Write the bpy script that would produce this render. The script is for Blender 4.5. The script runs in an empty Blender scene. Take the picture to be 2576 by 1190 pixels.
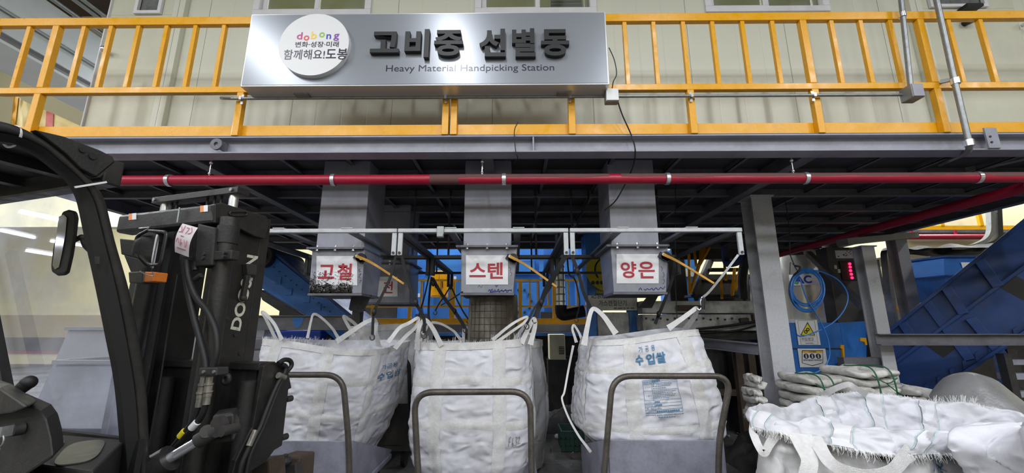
import bpy, bmesh, math, random
from mathutils import Vector, Matrix, noise
SC = bpy.context.scene
COL = SC.collection
noise.seed_set(7)
V3 = Vector
R = math.radians

# ---------------------------------------------------------------- camera
EYE = V3((0, 0, 1.5)); PITCH = R(12.3); YAW = R(0.6); FPX = 1035.0
cam_data = bpy.data.cameras.new('camera'); cam = bpy.data.objects.new('camera', cam_data)
COL.objects.link(cam); SC.camera = cam
cam_data.sensor_fit = 'HORIZONTAL'; cam_data.sensor_width = 36.0; cam_data.lens = FPX / 2576 * 36.0
cam_data.clip_start = 0.02; cam_data.clip_end = 200
cam.location = EYE; cam.rotation_euler = (math.pi / 2 + PITCH, 0, YAW)

# ---------------------------------------------------------------- world, exposure, lamps
SC.view_settings.view_transform = 'Standard'; SC.view_settings.look = 'None'
SC.view_settings.gamma = 1; SC.view_settings.use_curve_mapping = False
SC.view_settings.exposure = -0.12
world = bpy.data.worlds.new('world'); SC.world = world; world.use_nodes = True
bg = world.node_tree.nodes['Background']; bg.inputs[0].default_value = (0.85, 0.92, 1.0, 1); bg.inputs[1].default_value = 0.05

def area(name, loc, sx, sy, power, col=(0.93, 0.965, 1.0), aim=None):
    l = bpy.data.lights.new(name, 'AREA'); l.shape = 'RECTANGLE'; l.size = sx; l.size_y = sy
    l.energy = power; l.color = col
    o = bpy.data.objects.new(name, l); COL.objects.link(o); o.location = loc
    if aim is not None:
        o.rotation_euler = (V3(aim) - V3(loc)).to_track_quat('-Z', 'Y').to_euler()
    return o
LAMPS = []
for lx in (-11.6, -8.1, -4.6, -1.1, 2.4, 5.9, 9.4):
    for ly, pw in ((-0.9, 105), (-4.6, 185), (-8.6, 200)):
        LAMPS.append((lx, ly, 6.4, pw))
for lx in (-16, -11, -6.5, -2.0, 3.0, 8.0, 12):
    for ly, pw in ((8.75, 300), (13.2, 330)):
        LAMPS.append((lx, ly, 6.4, pw))
for lx, ly in ((-10.5, 2.5), (-15.5, 2.5), (-15.5, 6.0), (-10.5, 6.0)):  # unseen lamps added to light the left hall floor and walls
    LAMPS.append((lx, ly, 6.4, 260))
LAMPS += [(-9.0, 7.5, 10.2, 110), (-14.5, 7.5, 10.2, 90)]  # unseen high fill lights, added to brighten the upper wall and duct
for i, (lx, ly, lz, pw) in enumerate(LAMPS):
    area('tube_and_fill_light', (lx, ly, lz), 0.16, 2.0, pw)

# ---------------------------------------------------------------- pixel ray helpers (photo frame 2576 x 1190)
_cp, _sp = math.cos(PITCH), math.sin(PITCH); _ca, _sa = math.cos(YAW), math.sin(YAW)
def ray(px, py):
    u = (px - 1288) / FPX; v = (595 - py) / FPX
    x, y, z = u, _cp - v * _sp, _sp + v * _cp
    return V3((x * _ca - y * _sa, x * _sa + y * _ca, z))
def P(px, py, Y):
    d = ray(px, py); return EYE + d * (Y / d.y)
def PZ(px, py, z):
    d = ray(px, py); return EYE + d * ((z - EYE.z) / d.z)
def PN(px, py, n, k):
    d = ray(px, py); return EYE + d * ((k - EYE.dot(n)) / d.dot(n))

# ---------------------------------------------------------------- materials
def lin(c):
    c /= 255.0
    return c / 12.92 if c <= 0.04045 else ((c + 0.055) / 1.055) ** 2.4
def rgb(r, g, b): return (lin(r), lin(g), lin(b), 1)
MATS = {}
def mat(name, col, rough=0.5, metal=0.0, dirt=0.0, dcol=(40, 38, 36), dscale=3.0, fine=0.0, bump=0.0, bscale=60.0,
        spec=0.5, stretch=(1, 1, 1), dlo=0.45, dhi=0.75, rvar=0.0, emit=None, estr=0, aniso=0, sss=0, coat=0):
    if name in MATS: return MATS[name]
    m = bpy.data.materials.new(name); m.use_nodes = True; nt = m.node_tree; N = nt.nodes; L = nt.links
    b = N['Principled BSDF']
    b.inputs['Roughness'].default_value = rough; b.inputs['Metallic'].default_value = metal
    b.inputs['Specular IOR Level'].default_value = spec
    if aniso: b.inputs['Anisotropic'].default_value = aniso
    if coat: b.inputs['Coat Weight'].default_value = coat; b.inputs['Coat Roughness'].default_value = 0.15
    base = rgb(*col); b.inputs['Base Color'].default_value = base
    tc = N.new('ShaderNodeTexCoord'); mp = N.new('ShaderNodeMapping'); mp.inputs['Scale'].default_value = stretch
    L.new(tc.outputs['Object'], mp.inputs[0])
    last = None
    if dirt > 0:
        n1 = N.new('ShaderNodeTexNoise'); n1.inputs['Scale'].default_value = dscale; n1.inputs['Detail'].default_value = 8; n1.inputs['Roughness'].default_value = 0.65
        L.new(mp.outputs[0], n1.inputs['Vector'])
        cr = N.new('ShaderNodeMapRange'); cr.inputs[1].default_value = dlo; cr.inputs[2].default_value = dhi; cr.inputs[4].default_value = dirt
        L.new(n1.outputs[0], cr.inputs[0])
        mx = N.new('ShaderNodeMix'); mx.data_type = 'RGBA'
        mx.inputs[6].default_value = base; mx.inputs[7].default_value = rgb(*dcol)
        L.new(cr.outputs[0], mx.inputs[0]); last = mx.outputs[2]
    if fine > 0:
        n2 = N.new('ShaderNodeTexNoise'); n2.inputs['Scale'].default_value = dscale * 9; n2.inputs['Detail'].default_value = 6
        L.new(mp.outputs[0], n2.inputs['Vector'])
        cr2 = N.new('ShaderNodeMapRange'); cr2.inputs[1].default_value = 0.3; cr2.inputs[2].default_value = 0.7
        cr2.inputs[3].default_value = 1 - fine; cr2.inputs[4].default_value = 1 + fine * 0.5
        L.new(n2.outputs[0], cr2.inputs[0])
        vm = N.new('ShaderNodeMix'); vm.data_type = 'RGBA'; vm.blend_type = 'MULTIPLY'; vm.inputs[0].default_value = 1
        if last is not None: L.new(last, vm.inputs[6])
        else: vm.inputs[6].default_value = base
        L.new(cr2.outputs[0], vm.inputs[7]); last = vm.outputs[2]
    if last is not None: L.new(last, b.inputs['Base Color'])
    if bump > 0:
        n3 = N.new('ShaderNodeTexNoise'); n3.inputs['Scale'].default_value = bscale; n3.inputs['Detail'].default_value = 5
        L.new(mp.outputs[0], n3.inputs['Vector'])
        bp = N.new('ShaderNodeBump'); bp.inputs['Strength'].default_value = bump; bp.inputs['Distance'].default_value = 0.02
        L.new(n3.outputs[0], bp.inputs['Height']); L.new(bp.outputs[0], b.inputs['Normal'])
    if rvar > 0:
        n4 = N.new('ShaderNodeTexNoise'); n4.inputs['Scale'].default_value = dscale * 2.3; n4.inputs['Detail'].default_value = 6
        L.new(mp.outputs[0], n4.inputs['Vector'])
        c4 = N.new('ShaderNodeMapRange'); c4.inputs[1].default_value = 0.3; c4.inputs[2].default_value = 0.7
        c4.inputs[3].default_value = max(0.03, rough - rvar); c4.inputs[4].default_value = min(1, rough + rvar)
        L.new(n4.outputs[0], c4.inputs[0]); L.new(c4.outputs[0], b.inputs['Roughness'])
    if emit:
        b.inputs['Emission Color'].default_value = rgb(*emit); b.inputs['Emission Strength'].default_value = estr
    MATS[name] = m
    return m

def glass_mat(name, tint, haze, hazecol=(190, 195, 200), rough=0.02):
    if name in MATS: return MATS[name]
    m = bpy.data.materials.new(name); m.use_nodes = True; nt = m.node_tree; N = nt.nodes; L = nt.links
    for n in list(N): N.remove(n)
    out = N.new('ShaderNodeOutputMaterial')
    tr = N.new('ShaderNodeBsdfTransparent'); tr.inputs[0].default_value = (*tint, 1)
    gl = N.new('ShaderNodeBsdfGlossy'); gl.inputs['Roughness'].default_value = rough
    df = N.new('ShaderNodeBsdfDiffuse'); df.inputs[0].default_value = rgb(*hazecol)
    fr = N.new('ShaderNodeFresnel'); fr.inputs[0].default_value = 1.5
    m1 = N.new('ShaderNodeMixShader'); m2 = N.new('ShaderNodeMixShader')
    tc = N.new('ShaderNodeTexCoord'); nz = N.new('ShaderNodeTexNoise'); nz.inputs['Scale'].default_value = 5; nz.inputs['Detail'].default_value = 8
    mr = N.new('ShaderNodeMapRange'); mr.inputs[1].default_value = 0.35; mr.inputs[2].default_value = 0.75; mr.inputs[3].default_value = haze * 0.4; mr.inputs[4].default_value = haze * 1.6
    L.new(tc.outputs['Object'], nz.inputs['Vector']); L.new(nz.outputs[0], mr.inputs[0])
    L.new(mr.outputs[0], m1.inputs[0]); L.new(tr.outputs[0], m1.inputs[1]); L.new(df.outputs[0], m1.inputs[2])
    gm = N.new('ShaderNodeNewGeometry'); inv = N.new('ShaderNodeMath'); inv.operation = 'SUBTRACT'; inv.inputs[0].default_value = 1; L.new(gm.outputs['Backfacing'], inv.inputs[1])
    mu = N.new('ShaderNodeMath'); mu.operation = 'MULTIPLY'; L.new(inv.outputs[0], mu.inputs[0]); L.new(fr.outputs[0], mu.inputs[1])
    L.new(mu.outputs[0], m2.inputs[0]); L.new(m1.outputs[0], m2.inputs[1]); L.new(gl.outputs[0], m2.inputs[2])
    L.new(m2.outputs[0], out.inputs[0])
    MATS[name] = m
    return m

# ---------------------------------------------------------------- mesh builder
def wloc(o):
    v = V3(o.location)
    while o.parent: o = o.parent; v += o.location
    return v
class M:
    def __init__(s): s.v = []; s.f = []
    def add(s, vs, fs):
        k = len(s.v); s.v += [V3(p) for p in vs]; s.f += [tuple(i + k for i in f) for f in fs]; return s
    def hexa(s, p):     # 8 points: bottom loop 0-3, top loop 4-7
        return s.add(p, [(3, 2, 1, 0), (4, 5, 6, 7), (0, 1, 5, 4), (1, 2, 6, 5), (2, 3, 7, 6), (3, 0, 4, 7)])
    def box(s, lo, hi):
        x0, y0, z0 = [min(a, b) for a, b in zip(lo, hi)]; x1, y1, z1 = [max(a, b) for a, b in zip(lo, hi)]
        return s.hexa([(x0, y0, z0), (x1, y0, z0), (x1, y1, z0), (x0, y1, z0), (x0, y0, z1), (x1, y0, z1), (x1, y1, z1), (x0, y1, z1)])
    def obox(s, c, a, b, d):    # centre + three half vectors
        c, a, b, d = V3(c), V3(a), V3(b), V3(d)
        return s.hexa([c - a - b - d, c + a - b - d, c + a + b - d, c - a + b - d, c - a - b + d, c + a - b + d, c + a + b + d, c - a + b + d])
    def bar(s, p, q, w, h, up=(0, 0, 1)):
        p, q = V3(p), V3(q); d = (q - p).normalized(); u = V3(up)
        sd = d.cross(u)
        if sd.length < 1e-4: sd = d.cross(V3((0, 1, 0)))
        sd.normalize(); u = sd.cross(d).normalized()
        a, b = sd * w / 2, u * h / 2
        return s.hexa([p - a - b, q - a - b, q + a - b, p + a - b, p - a + b, q - a + b, q + a + b, p + a + b])
    def sweep(s, path, w, h, up=(0, 0, 1), closed=False):   # rectangular section along a path
        path = [V3(p) for p in path]; n = len(path); vs = []
        for i, p in enumerate(path):
            a = path[max(0, i - 1)]; b = path[min(n - 1, i + 1)]
            d = (b - a).normalized(); u = V3(up(i) if callable(up) else up)
            sd = d.cross(u)
            if sd.length < 1e-4: sd = d.cross(V3((0.3, 1, 0.1)))
            sd.normalize(); uu = sd.cross(d).normalized()
            ww = w(i / (n - 1)) if callable(w) else w
            vs += [p - sd * ww / 2 - uu * h / 2, p + sd * ww / 2 - uu * h / 2, p + sd * ww / 2 + uu * h / 2, p - sd * ww / 2 + uu * h / 2]
        fs = []
        for i in range(n - 1):
            k = 4 * i
            for j in range(4): fs.append((k + j, k + (j + 1) % 4, k + 4 + (j + 1) % 4, k + 4 + j))
        fs += [(3, 2, 1, 0), tuple(4 * (n - 1) + j for j in range(4))]
        return s.add(vs, fs)
    def tube(s, path, r, n=10, closed=False):
        path = [V3(p) for p in path]; m = len(path); vs = []; prev = None
        for i, p in enumerate(path):
            if closed: d = path[(i + 1) % m] - path[i - 1]
            else: d = path[min(m - 1, i + 1)] - path[max(0, i - 1)]
            d.normalize()
            if prev is None:
                t = V3((0, 0, 1)) if abs(d.z) < 0.9 else V3((1, 0, 0))
                a = d.cross(t).normalized()
            else:
                a = prev - d * prev.dot(d)
                a = a.normalized() if a.length > 1e-6 else d.orthogonal().normalized()
            prev = a; b = d.cross(a); rr = r(i / max(1, m - 1)) if callable(r) else r
            for j in range(n):
                t = 2 * math.pi * j / n; vs.append(p + (a * math.cos(t) + b * math.sin(t)) * rr)
        fs = []
        for i in range(m if closed else m - 1):
            i2 = (i + 1) % m
            for j in range(n): fs.append((i * n + j, i * n + (j + 1) % n, i2 * n + (j + 1) % n, i2 * n + j))
        if not closed: fs += [tuple(range(n - 1, -1, -1)), tuple((m - 1) * n + j for j in range(n))]
        return s.add(vs, fs)
    def cyl(s, p, q, r, r2=None, n=20):
        r2 = r if r2 is None else r2
        return s.tube([p, q], (lambda t: r + (r2 - r) * t), n)
    def prism(s, pts, vec):
        pts = [V3(p) for p in pts]; vec = V3(vec); n = len(pts)
        return s.add(pts + [p + vec for p in pts], [tuple(range(n - 1, -1, -1)), tuple(range(n, 2 * n))] + [(i, (i + 1) % n, n + (i + 1) % n, n + i) for i in range(n)])
    def ball(s, c, r, sc=(1, 1, 1), n=12):
        c = V3(c); vs = []; fs = []
        for i in range(n + 1):
            a = math.pi * i / n
            for j in range(2 * n):
                b = math.pi * j / n
                vs.append(c + V3((math.sin(a) * math.cos(b) * sc[0], math.sin(a) * math.sin(b) * sc[1], math.cos(a) * sc[2])) * r)
        for i in range(n):
            for j in range(2 * n):
                fs.append((i * 2 * n + j, i * 2 * n + (j + 1) % (2 * n), (i + 1) * 2 * n + (j + 1) % (2 * n), (i + 1) * 2 * n + j))
        return s.add(vs, fs)
    def grid(s, fn, nu, nv, closed=False):
        vs = [fn(i / nu, j / nv) for j in range(nv + 1) for i in range(nu if closed else nu + 1)]
        w = nu if closed else nu + 1; fs = []
        for j in range(nv):
            for i in range(nu): fs.append((j * w + i, j * w + (i + 1) % w, (j + 1) * w + (i + 1) % w, (j + 1) * w + i))
        return s.add(vs, fs)
    def build(s, name, m, parent=None, smooth=False, bevel=0.0, angle=40):
        me = bpy.data.meshes.new(name)
        if parent is None:
            lo = [min(p[i] for p in s.v) for i in range(3)]; hi = [max(p[i] for p in s.v) for i in range(3)]
            org = V3(((lo[0] + hi[0]) / 2, (lo[1] + hi[1]) / 2, lo[2])); base = org
        else:
            base = wloc(parent); org = V3((0, 0, 0))
        me.from_pydata([tuple(p - base) for p in s.v], [], s.f); me.validate(); me.update()
        bm = bmesh.new(); bm.from_mesh(me); bmesh.ops.recalc_face_normals(bm, faces=bm.faces); bm.to_mesh(me); bm.free()
        if m is not None: me.materials.append(MATS[m] if isinstance(m, str) else m)
        if smooth:
            for f in me.polygons: f.use_smooth = True
            try: me.set_sharp_from_angle(angle=R(angle))
            except Exception: pass
        o = bpy.data.objects.new(name, me); COL.objects.link(o); o.location = org
        if parent is not None: o.parent = parent
        if bevel > 0:
            bv = o.modifiers.new('bevel', 'BEVEL'); bv.width = bevel; bv.segments = 2; bv.limit_method = 'ANGLE'; bv.angle_limit = R(50)
        return o
def tag(o, label=None, cat=None, group=None, kind=None):
    if label: o['label'] = label
    if cat: o['category'] = cat
    if group: o['group'] = group
    if kind: o['kind'] = kind
    return o
def thing(name, label, cat, loc, group=None):
    o = bpy.data.objects.new(name, None); COL.objects.link(o); o.location = V3(loc); o.empty_display_size = 0.1
    return tag(o, label, cat, group)
def struct(o): o['kind'] = 'structure'; return o
def lab(o, l): o['label'] = l; return o
def copy_tree(o, loc, label=None):
    c = o.copy(); COL.objects.link(c); c.location = V3(loc)
    if label: c['label'] = label
    for ch in list(o.children):
        d = ch.copy(); COL.objects.link(d); d.parent = c
        for g in list(ch.children):
            e = g.copy(); COL.objects.link(e); e.parent = d
    return c
def smoothpath(pts, n=8):       # Catmull-Rom
    pts = [V3(p) for p in pts]
    if len(pts) < 3: return pts
    q = [pts[0] * 2 - pts[1]] + pts + [pts[-1] * 2 - pts[-2]]; out = []
    for i in range(1, len(q) - 2):
        p0, p1, p2, p3 = q[i - 1:i + 3]
        for k in range(n):
            t = k / n
            out.append(0.5 * ((2 * p1) + (p2 - p0) * t + (2 * p0 - 5 * p1 + 4 * p2 - p3) * t * t + (3 * p1 - p0 - 3 * p2 + p3) * t ** 3))
    out.append(pts[-1]); return out
def rounded(pts, r, n=6):       # polyline with rounded corners
    pts = [V3(p) for p in pts]; out = [pts[0]]
    for a, b, c in zip(pts, pts[1:], pts[2:]):
        d1 = (a - b); d2 = (c - b); rr = min(r, d1.length * 0.49, d2.length * 0.49)
        p = b + d1.normalized() * rr; q = b + d2.normalized() * rr
        for k in range(n + 1):
            t = k / n; out.append(p * (1 - t) ** 2 + b * 2 * t * (1 - t) + q * t * t)
    out.append(pts[-1]); return out
_tc = {}
def glyphs(body, offset=0.0, res=4):    # flat lettering as verts in its own 0..1 box, faces, aspect
    key = (body, offset, res)
    if key in _tc: return _tc[key]
    cu = bpy.data.curves.new('lettering', 'FONT'); cu.body = body; cu.offset = offset; cu.resolution_u = res; cu.fill_mode = 'FRONT'
    cu.align_x = 'LEFT'
    o = bpy.data.objects.new('lettering', cu); COL.objects.link(o)
    dg = bpy.context.evaluated_depsgraph_get(); dg.update()
    me = bpy.data.meshes.new_from_object(o.evaluated_get(dg))
    vs = [V3(v.co) for v in me.vertices]; fs = [tuple(p.vertices) for p in me.polygons]
    bpy.data.objects.remove(o); bpy.data.curves.remove(cu); bpy.data.meshes.remove(me)
    x0 = min(v.x for v in vs); x1 = max(v.x for v in vs); y0 = min(v.y for v in vs); y1 = max(v.y for v in vs)
    vs = [((v.x - x0) / (x1 - x0), (v.y - y0) / (y1 - y0)) for v in vs]
    _tc[key] = (vs, fs, (x1 - x0) / (y1 - y0)); return _tc[key]
def lettering(m, body, fn, offset=0.0, thick=None, res=4):
    """lay lettering through fn(a,b) -> point; thick = vector towards the back for raised letters"""
    vs, fs, asp = glyphs(body, offset, res)
    pts = [V3(fn(a, b)) for a, b in vs]
    m.add(pts, fs)
    if thick is not None:
        t = V3(thick); n = len(pts); cnt = {}
        for f in fs:
            for i in range(len(f)):
                e = (f[i], f[(i + 1) % len(f)]); cnt[e] = 1
        k = len(m.v) - n
        m.v += [p + t for p in pts]
        m.f += [tuple(i + k + n for i in reversed(f)) for f in fs]
        for (a, b) in cnt:
            if (b, a) not in cnt: m.f.append((a + k, a + k + n, b + k + n, b + k))
    return m
def quadmap(tl, tr, br, bl, off=(0, 0, 0)):
    tl, tr, br, bl, off = V3(tl), V3(tr), V3(br), V3(bl), V3(off)
    return lambda a, b: (bl * (1 - a) + br * a) * (1 - b) + (tl * (1 - a) + tr * a) * b + off
def strokes(m, lines, fn, w):   # pen strokes: lists of (a,b) in 0..1, w in metres
    for ln in lines:
        path = [V3(fn(a, b)) for a, b in ln]
        if len(path) > 2: path = smoothpath(path, 4)
        m.tube(path, w / 2, 6)
    return m
# ---------------------------------------------------------------- material list
mat('yellow_paint', (233, 167, 14), 0.32, dirt=0.35, dcol=(150, 105, 25), dscale=5, fine=0.06, dlo=0.55, dhi=0.85, rvar=0.1)
mat('yellow_old', (226, 168, 40), 0.5, dirt=0.4, dcol=(130, 98, 44), dscale=6, dlo=0.5, dhi=0.8)
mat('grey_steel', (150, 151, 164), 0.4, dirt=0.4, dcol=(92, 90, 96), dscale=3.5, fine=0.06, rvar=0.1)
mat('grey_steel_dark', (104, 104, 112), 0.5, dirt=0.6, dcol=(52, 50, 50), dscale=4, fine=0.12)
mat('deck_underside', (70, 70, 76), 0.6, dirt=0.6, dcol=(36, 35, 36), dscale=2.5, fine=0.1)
mat('chute_steel', (148, 149, 161), 0.38, dirt=0.45, dcol=(100, 99, 104), dscale=2.5, fine=0.08, stretch=(1, 1, 0.4), rvar=0.12)
mat('galvanised', (150, 153, 155), 0.38, metal=0.6, dirt=0.5, dcol=(95, 95, 92), dscale=18, fine=0.1)
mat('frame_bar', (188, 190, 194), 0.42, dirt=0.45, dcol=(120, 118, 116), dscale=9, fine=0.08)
mat('frame_dark_and_shade', (64, 64, 68), 0.55, dirt=0.5, dcol=(45, 44, 44), dscale=7)  # under-platform shade put into the colour of side and rear frame bars
mat('red_pipe', (160, 20, 50), 0.38, dirt=0.5, dcol=(120, 16, 40), dscale=7, dlo=0.5, dhi=0.8, fine=0.06, bump=0.1, bscale=30)
mat('red_pipe_dusty', (100, 62, 60), 0.75, dirt=0.8, dcol=(76, 64, 58), dscale=5)
mat('white_plastic', (225, 226, 228), 0.35, dirt=0.3, dcol=(175, 172, 168), dscale=6)
mat('window_frame', (224, 224, 230), 0.4, dirt=0.25, dcol=(176, 172, 166), dscale=7)
mat('sign_silver', (146, 150, 158), 0.26, metal=0.3)
mat('sign_edge', (212, 214, 218), 0.3, metal=0.5)
mat('sign_white', (226, 226, 228), 0.4)
mat('letter_black', (13, 13, 15), 0.45)
mat('print_navy', (50, 44, 66), 0.3)
mat('print_magenta', (196, 74, 138), 0.4); mat('print_red', (222, 88, 92), 0.4); mat('print_yellow', (238, 208, 96), 0.4)
mat('print_green', (146, 190, 84), 0.4); mat('print_blue', (72, 76, 176), 0.4); mat('print_violet', (132, 84, 168), 0.4)
mat('black_cable', (22, 22, 23), 0.55); mat('black_strap', (27, 27, 29), 0.8, fine=0.3, dscale=20)
mat('hall_ceiling', (74, 64, 58), 0.85, dirt=0.4, dcol=(45, 38, 34), dscale=1)
mat('concrete_floor', (112, 110, 108), 0.75, dirt=0.85, dcol=(44, 42, 41), dscale=1.1, fine=0.25, dlo=0.35, dhi=0.62, bump=0.25, bscale=20)
mat('cream_wall', (226, 218, 182), 0.75, dirt=0.12, dcol=(190, 182, 150), dscale=0.6)
mat('wall_brown', (172, 158, 128), 0.7); mat('wall_dark', (82, 78, 76), 0.7); mat('wall_red', (150, 60, 64), 0.7)
mat('olive_room', (176, 172, 140), 0.8)
mat('paper', (226, 226, 230), 0.25, dirt=0.1, dcol=(190, 188, 186), dscale=12)
mat('paper_red', (176, 34, 52), 0.4)
mat('blue_paint', (38, 108, 190), 0.42, dirt=0.4, dcol=(24, 62, 118), dscale=3, fine=0.1, rvar=0.1)
mat('blue_bright', (62, 134, 226), 0.4, dirt=0.3, dcol=(32, 92, 170), dscale=3, fine=0.05)
mat('blue_deep', (18, 64, 132), 0.45, dirt=0.6, dcol=(20, 34, 60), dscale=3.5, fine=0.15, rvar=0.12)
mat('black_rubber', (20, 20, 21), 0.6, fine=0.2, dscale=6)
mat('lift_black', (34, 33, 33), 0.42, dirt=0.55, dcol=(56, 53, 50), dscale=7, fine=0.2, rvar=0.12, bump=0.06, bscale=80)
mat('lift_matt', (30, 29, 29), 0.62, dirt=0.5, dcol=(54, 51, 48), dscale=9, fine=0.2, bump=0.1, bscale=120)
mat('chrome', (232, 234, 240), 0.22, metal=0.85)
mat('white_dirty', (196, 196, 196), 0.6, dirt=0.75, dcol=(70, 66, 62), dscale=3.2, fine=0.15, dlo=0.45, dhi=0.68)
mat('stainless', (200, 199, 194), 0.24, metal=0.6, dirt=0.3, dcol=(140, 136, 126), dscale=3, rvar=0.06, stretch=(1, 1, .4))
mat('machine_dark', (42, 41, 42), 0.6, dirt=0.6, dcol=(74, 68, 62), dscale=5, fine=0.25)
mat('rust_dark', (74, 60, 50), 0.75, dirt=0.7, dcol=(40, 34, 30), dscale=6, fine=0.2)
mat('pallet_dark', (58, 54, 50), 0.8, dirt=0.6, dcol=(30, 28, 27), dscale=5)

def panel_mat(name, col, shade):
    m = mat(name, col, 0.42, dirt=0.16, dcol=shade, dscale=1.4, dlo=0.5, dhi=0.85, spec=0.5)
    nt = m.node_tree; N = nt.nodes; L = nt.links; b = N['Principled BSDF']
    tc = N.new('ShaderNodeTexCoord'); sx = N.new('ShaderNodeSeparateXYZ'); L.new(tc.outputs['Object'], sx.inputs[0])
    def mod(period, width):
        a = N.new('ShaderNodeMath'); a.operation = 'PINGPONG'; a.inputs[1].default_value = period / 2; L.new(sx.outputs[0], a.inputs[0])
        c = N.new('ShaderNodeMapRange'); c.interpolation_type = 'SMOOTHSTEP'; c.inputs[1].default_value = 0; c.inputs[2].default_value = width; L.new(a.outputs[0], c.inputs[0]); return c.outputs[0]
    rib = mod(0.26, 0.012); joint = mod(1.04, 0.004)
    mn = N.new('ShaderNodeMath'); mn.operation = 'MINIMUM'; L.new(rib, mn.inputs[0]); L.new(joint, mn.inputs[1])
    bp = N.new('ShaderNodeBump'); bp.inputs['Strength'].default_value = 0.35; bp.inputs['Distance'].default_value = 0.006
    L.new(mn.outputs[0], bp.inputs['Height']); L.new(bp.outputs[0], b.inputs['Normal'])
    src = b.inputs['Base Color'].links[0].from_socket
    mx = N.new('ShaderNodeMix'); mx.data_type = 'RGBA'; mx.inputs[6].default_value = rgb(88, 88, 80); L.new(src, mx.inputs[7]); L.new(joint, mx.inputs[0])
    L.new(mx.outputs[2], b.inputs['Base Color'])
    return m
panel_mat('cabin_panel', (214, 215, 200), (176, 176, 160))

# ---------------------------------------------------------------- hall shell
struct(M().box((-24, -14, -0.2), (17, 17.4, 0)).build('floor', 'concrete_floor'))
struct(M().box((-24, -14, 11), (17, 17.4, 11.2)).build('ceiling', 'hall_ceiling'))
struct(M().box((-24, 11.0, 4.2), (-4.6, 11.3, 11)).build('wall_back_upper', 'cream_wall'))
struct(M().box((-24, 17.2, 0), (17, 17.4, 11)).build('wall_back', 'cream_wall'))
struct(M().box((-24.2, -14, 0), (-24, 17.4, 11)).build('wall_left', 'cream_wall'))
struct(M().box((17, -14, 0), (17.2, 17.4, 11)).build('wall_right', 'cream_wall'))
struct(M().box((-24, -14.2, 0), (17, -14, 11)).build('wall_front', 'cream_wall'))
struct(M().box((-24, 17.17, 1.05), (17, 17.2, 1.95)).build('trim_1', 'wall_brown'))
struct(M().box((-24, 17.165, 0.5), (17, 17.2, 1.05)).build('baseboard_back', 'wall_dark'))
struct(M().box((-24, 17.15, 0.42), (17, 17.2, 0.5)).build('trim_2', 'wall_red'))

# ---------------------------------------------------------------- picking cabin on the platform
YW = 3.86; ZD = P(1288, 340, 3.2).z + 0.0065
def wx(px, y=20, Y=YW): return P(px, y, Y).x
zb = P(1900, 33, YW).z; zt = zb + 0.9
wins = [(wx(640), wx(935)), (wx(1195), wx(1500)), (wx(1772), wx(2084))]
xl = P(226, 310, YW).x; xr = 6.0
zc = 6.0
wm = M(); xs = [xl] + [v for w in wins for v in w] + [xr]
for i in range(0, len(xs), 2): wm.box((xs[i], YW, ZD), (xs[i + 1], YW + 0.1, zc))
for a, b in wins:
    wm.box((a, YW, ZD), (b, YW + 0.1, zb)); wm.box((a, YW, zt), (b, YW + 0.1, zc))
struct(wm.build('wall_cabin', 'cabin_panel'))
struct(M().box((xl, YW + 0.1, ZD), (xl + 0.1, 7.9, zc)).build('wall_cabin_left', 'cabin_panel'))
struct(M().box((xl + 0.1, 7.8, ZD), (xr, 7.9, zc)).build('wall_cabin_back', 'olive_room'))
struct(M().box((xl, YW, zc), (xr, 7.9, zc + 0.1)).build('ceiling_cabin', 'olive_room'))
for k in (-2.2, 0.3, 2.8): area('cabin_lamp_light', (k, 5.6, zc - 0.1), 1.2, 0.3, 130)
mat('cabin_glass_base', (120, 122, 104), 0.1)
glass_mat('cabin_glass', (0.78, 0.80, 0.70), 0.10)
for i, (a, b) in enumerate(wins):
    t = thing('window_%d' % (i + 1), None, None, ((a + b) / 2, YW, zb)); struct(t)
    f = M(); w = 0.07
    y0, y1 = YW - 0.03, YW + 0.09
    f.box((a, y0, zb), (b, y1, zb + w)); f.box((a, y0, zt - w), (b, y1, zt)); f.box((a, y0, zb + w), (a + w, y1, zt - w)); f.box((b - w, y0, zb + w), (b, y1, zt - w))
    f.build('window_frame', 'window_frame', t, bevel=0.006)
    s = M(); mid = (a + b) / 2 + 0.02
    for (u, v, yo) in ((a + w, mid + 0.03, 0.02), (mid - 0.03, b - w, 0.05)):
        q = 0.05
        s.box((u, YW + yo, zb + w), (v, YW + yo + 0.03, zb + w + q)); s.box((u, YW + yo, zt - w - q), (v, YW + yo + 0.03, zt - w))
        s.box((u, YW + yo, zb + w + q), (u + q, YW + yo + 0.03, zt - w - q)); s.box((v - q, YW + yo, zb + w + q), (v, YW + yo + 0.03, zt - w - q))
    s.build('window_sash', 'window_frame', t, bevel=0.004)
    M().box((a + w, YW + 0.04, zb + w), (b - w, YW + 0.045, zt - w)).build('window_pane', 'cabin_glass', t)
# sheet hung inside the second window, slanted brace seen inside the first and third
mat('mesh_grey', (120, 122, 124), 0.6, fine=0.4, dscale=12)
fan = thing('ventilation_grille', 'grey louvred ventilation grille behind the right pane of the window above the sign', 'grille', P(1425, 0, 4.6))
g = M(); p0 = P(1385, 24, 4.6); p1 = P(1462, -14, 4.6)
g.box((p0.x, 4.6, p0.z), (p1.x, 4.63, p1.z + 0.3)); g.build('backing', 'machine_dark', fan)
g = M()
for k in range(9): g.box((p0.x, 4.57, p0.z + 0.05 * k), (p1.x, 4.6, p0.z + 0.05 * k + 0.025))
g.build('louvre', 'galvanised', fan)
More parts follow.
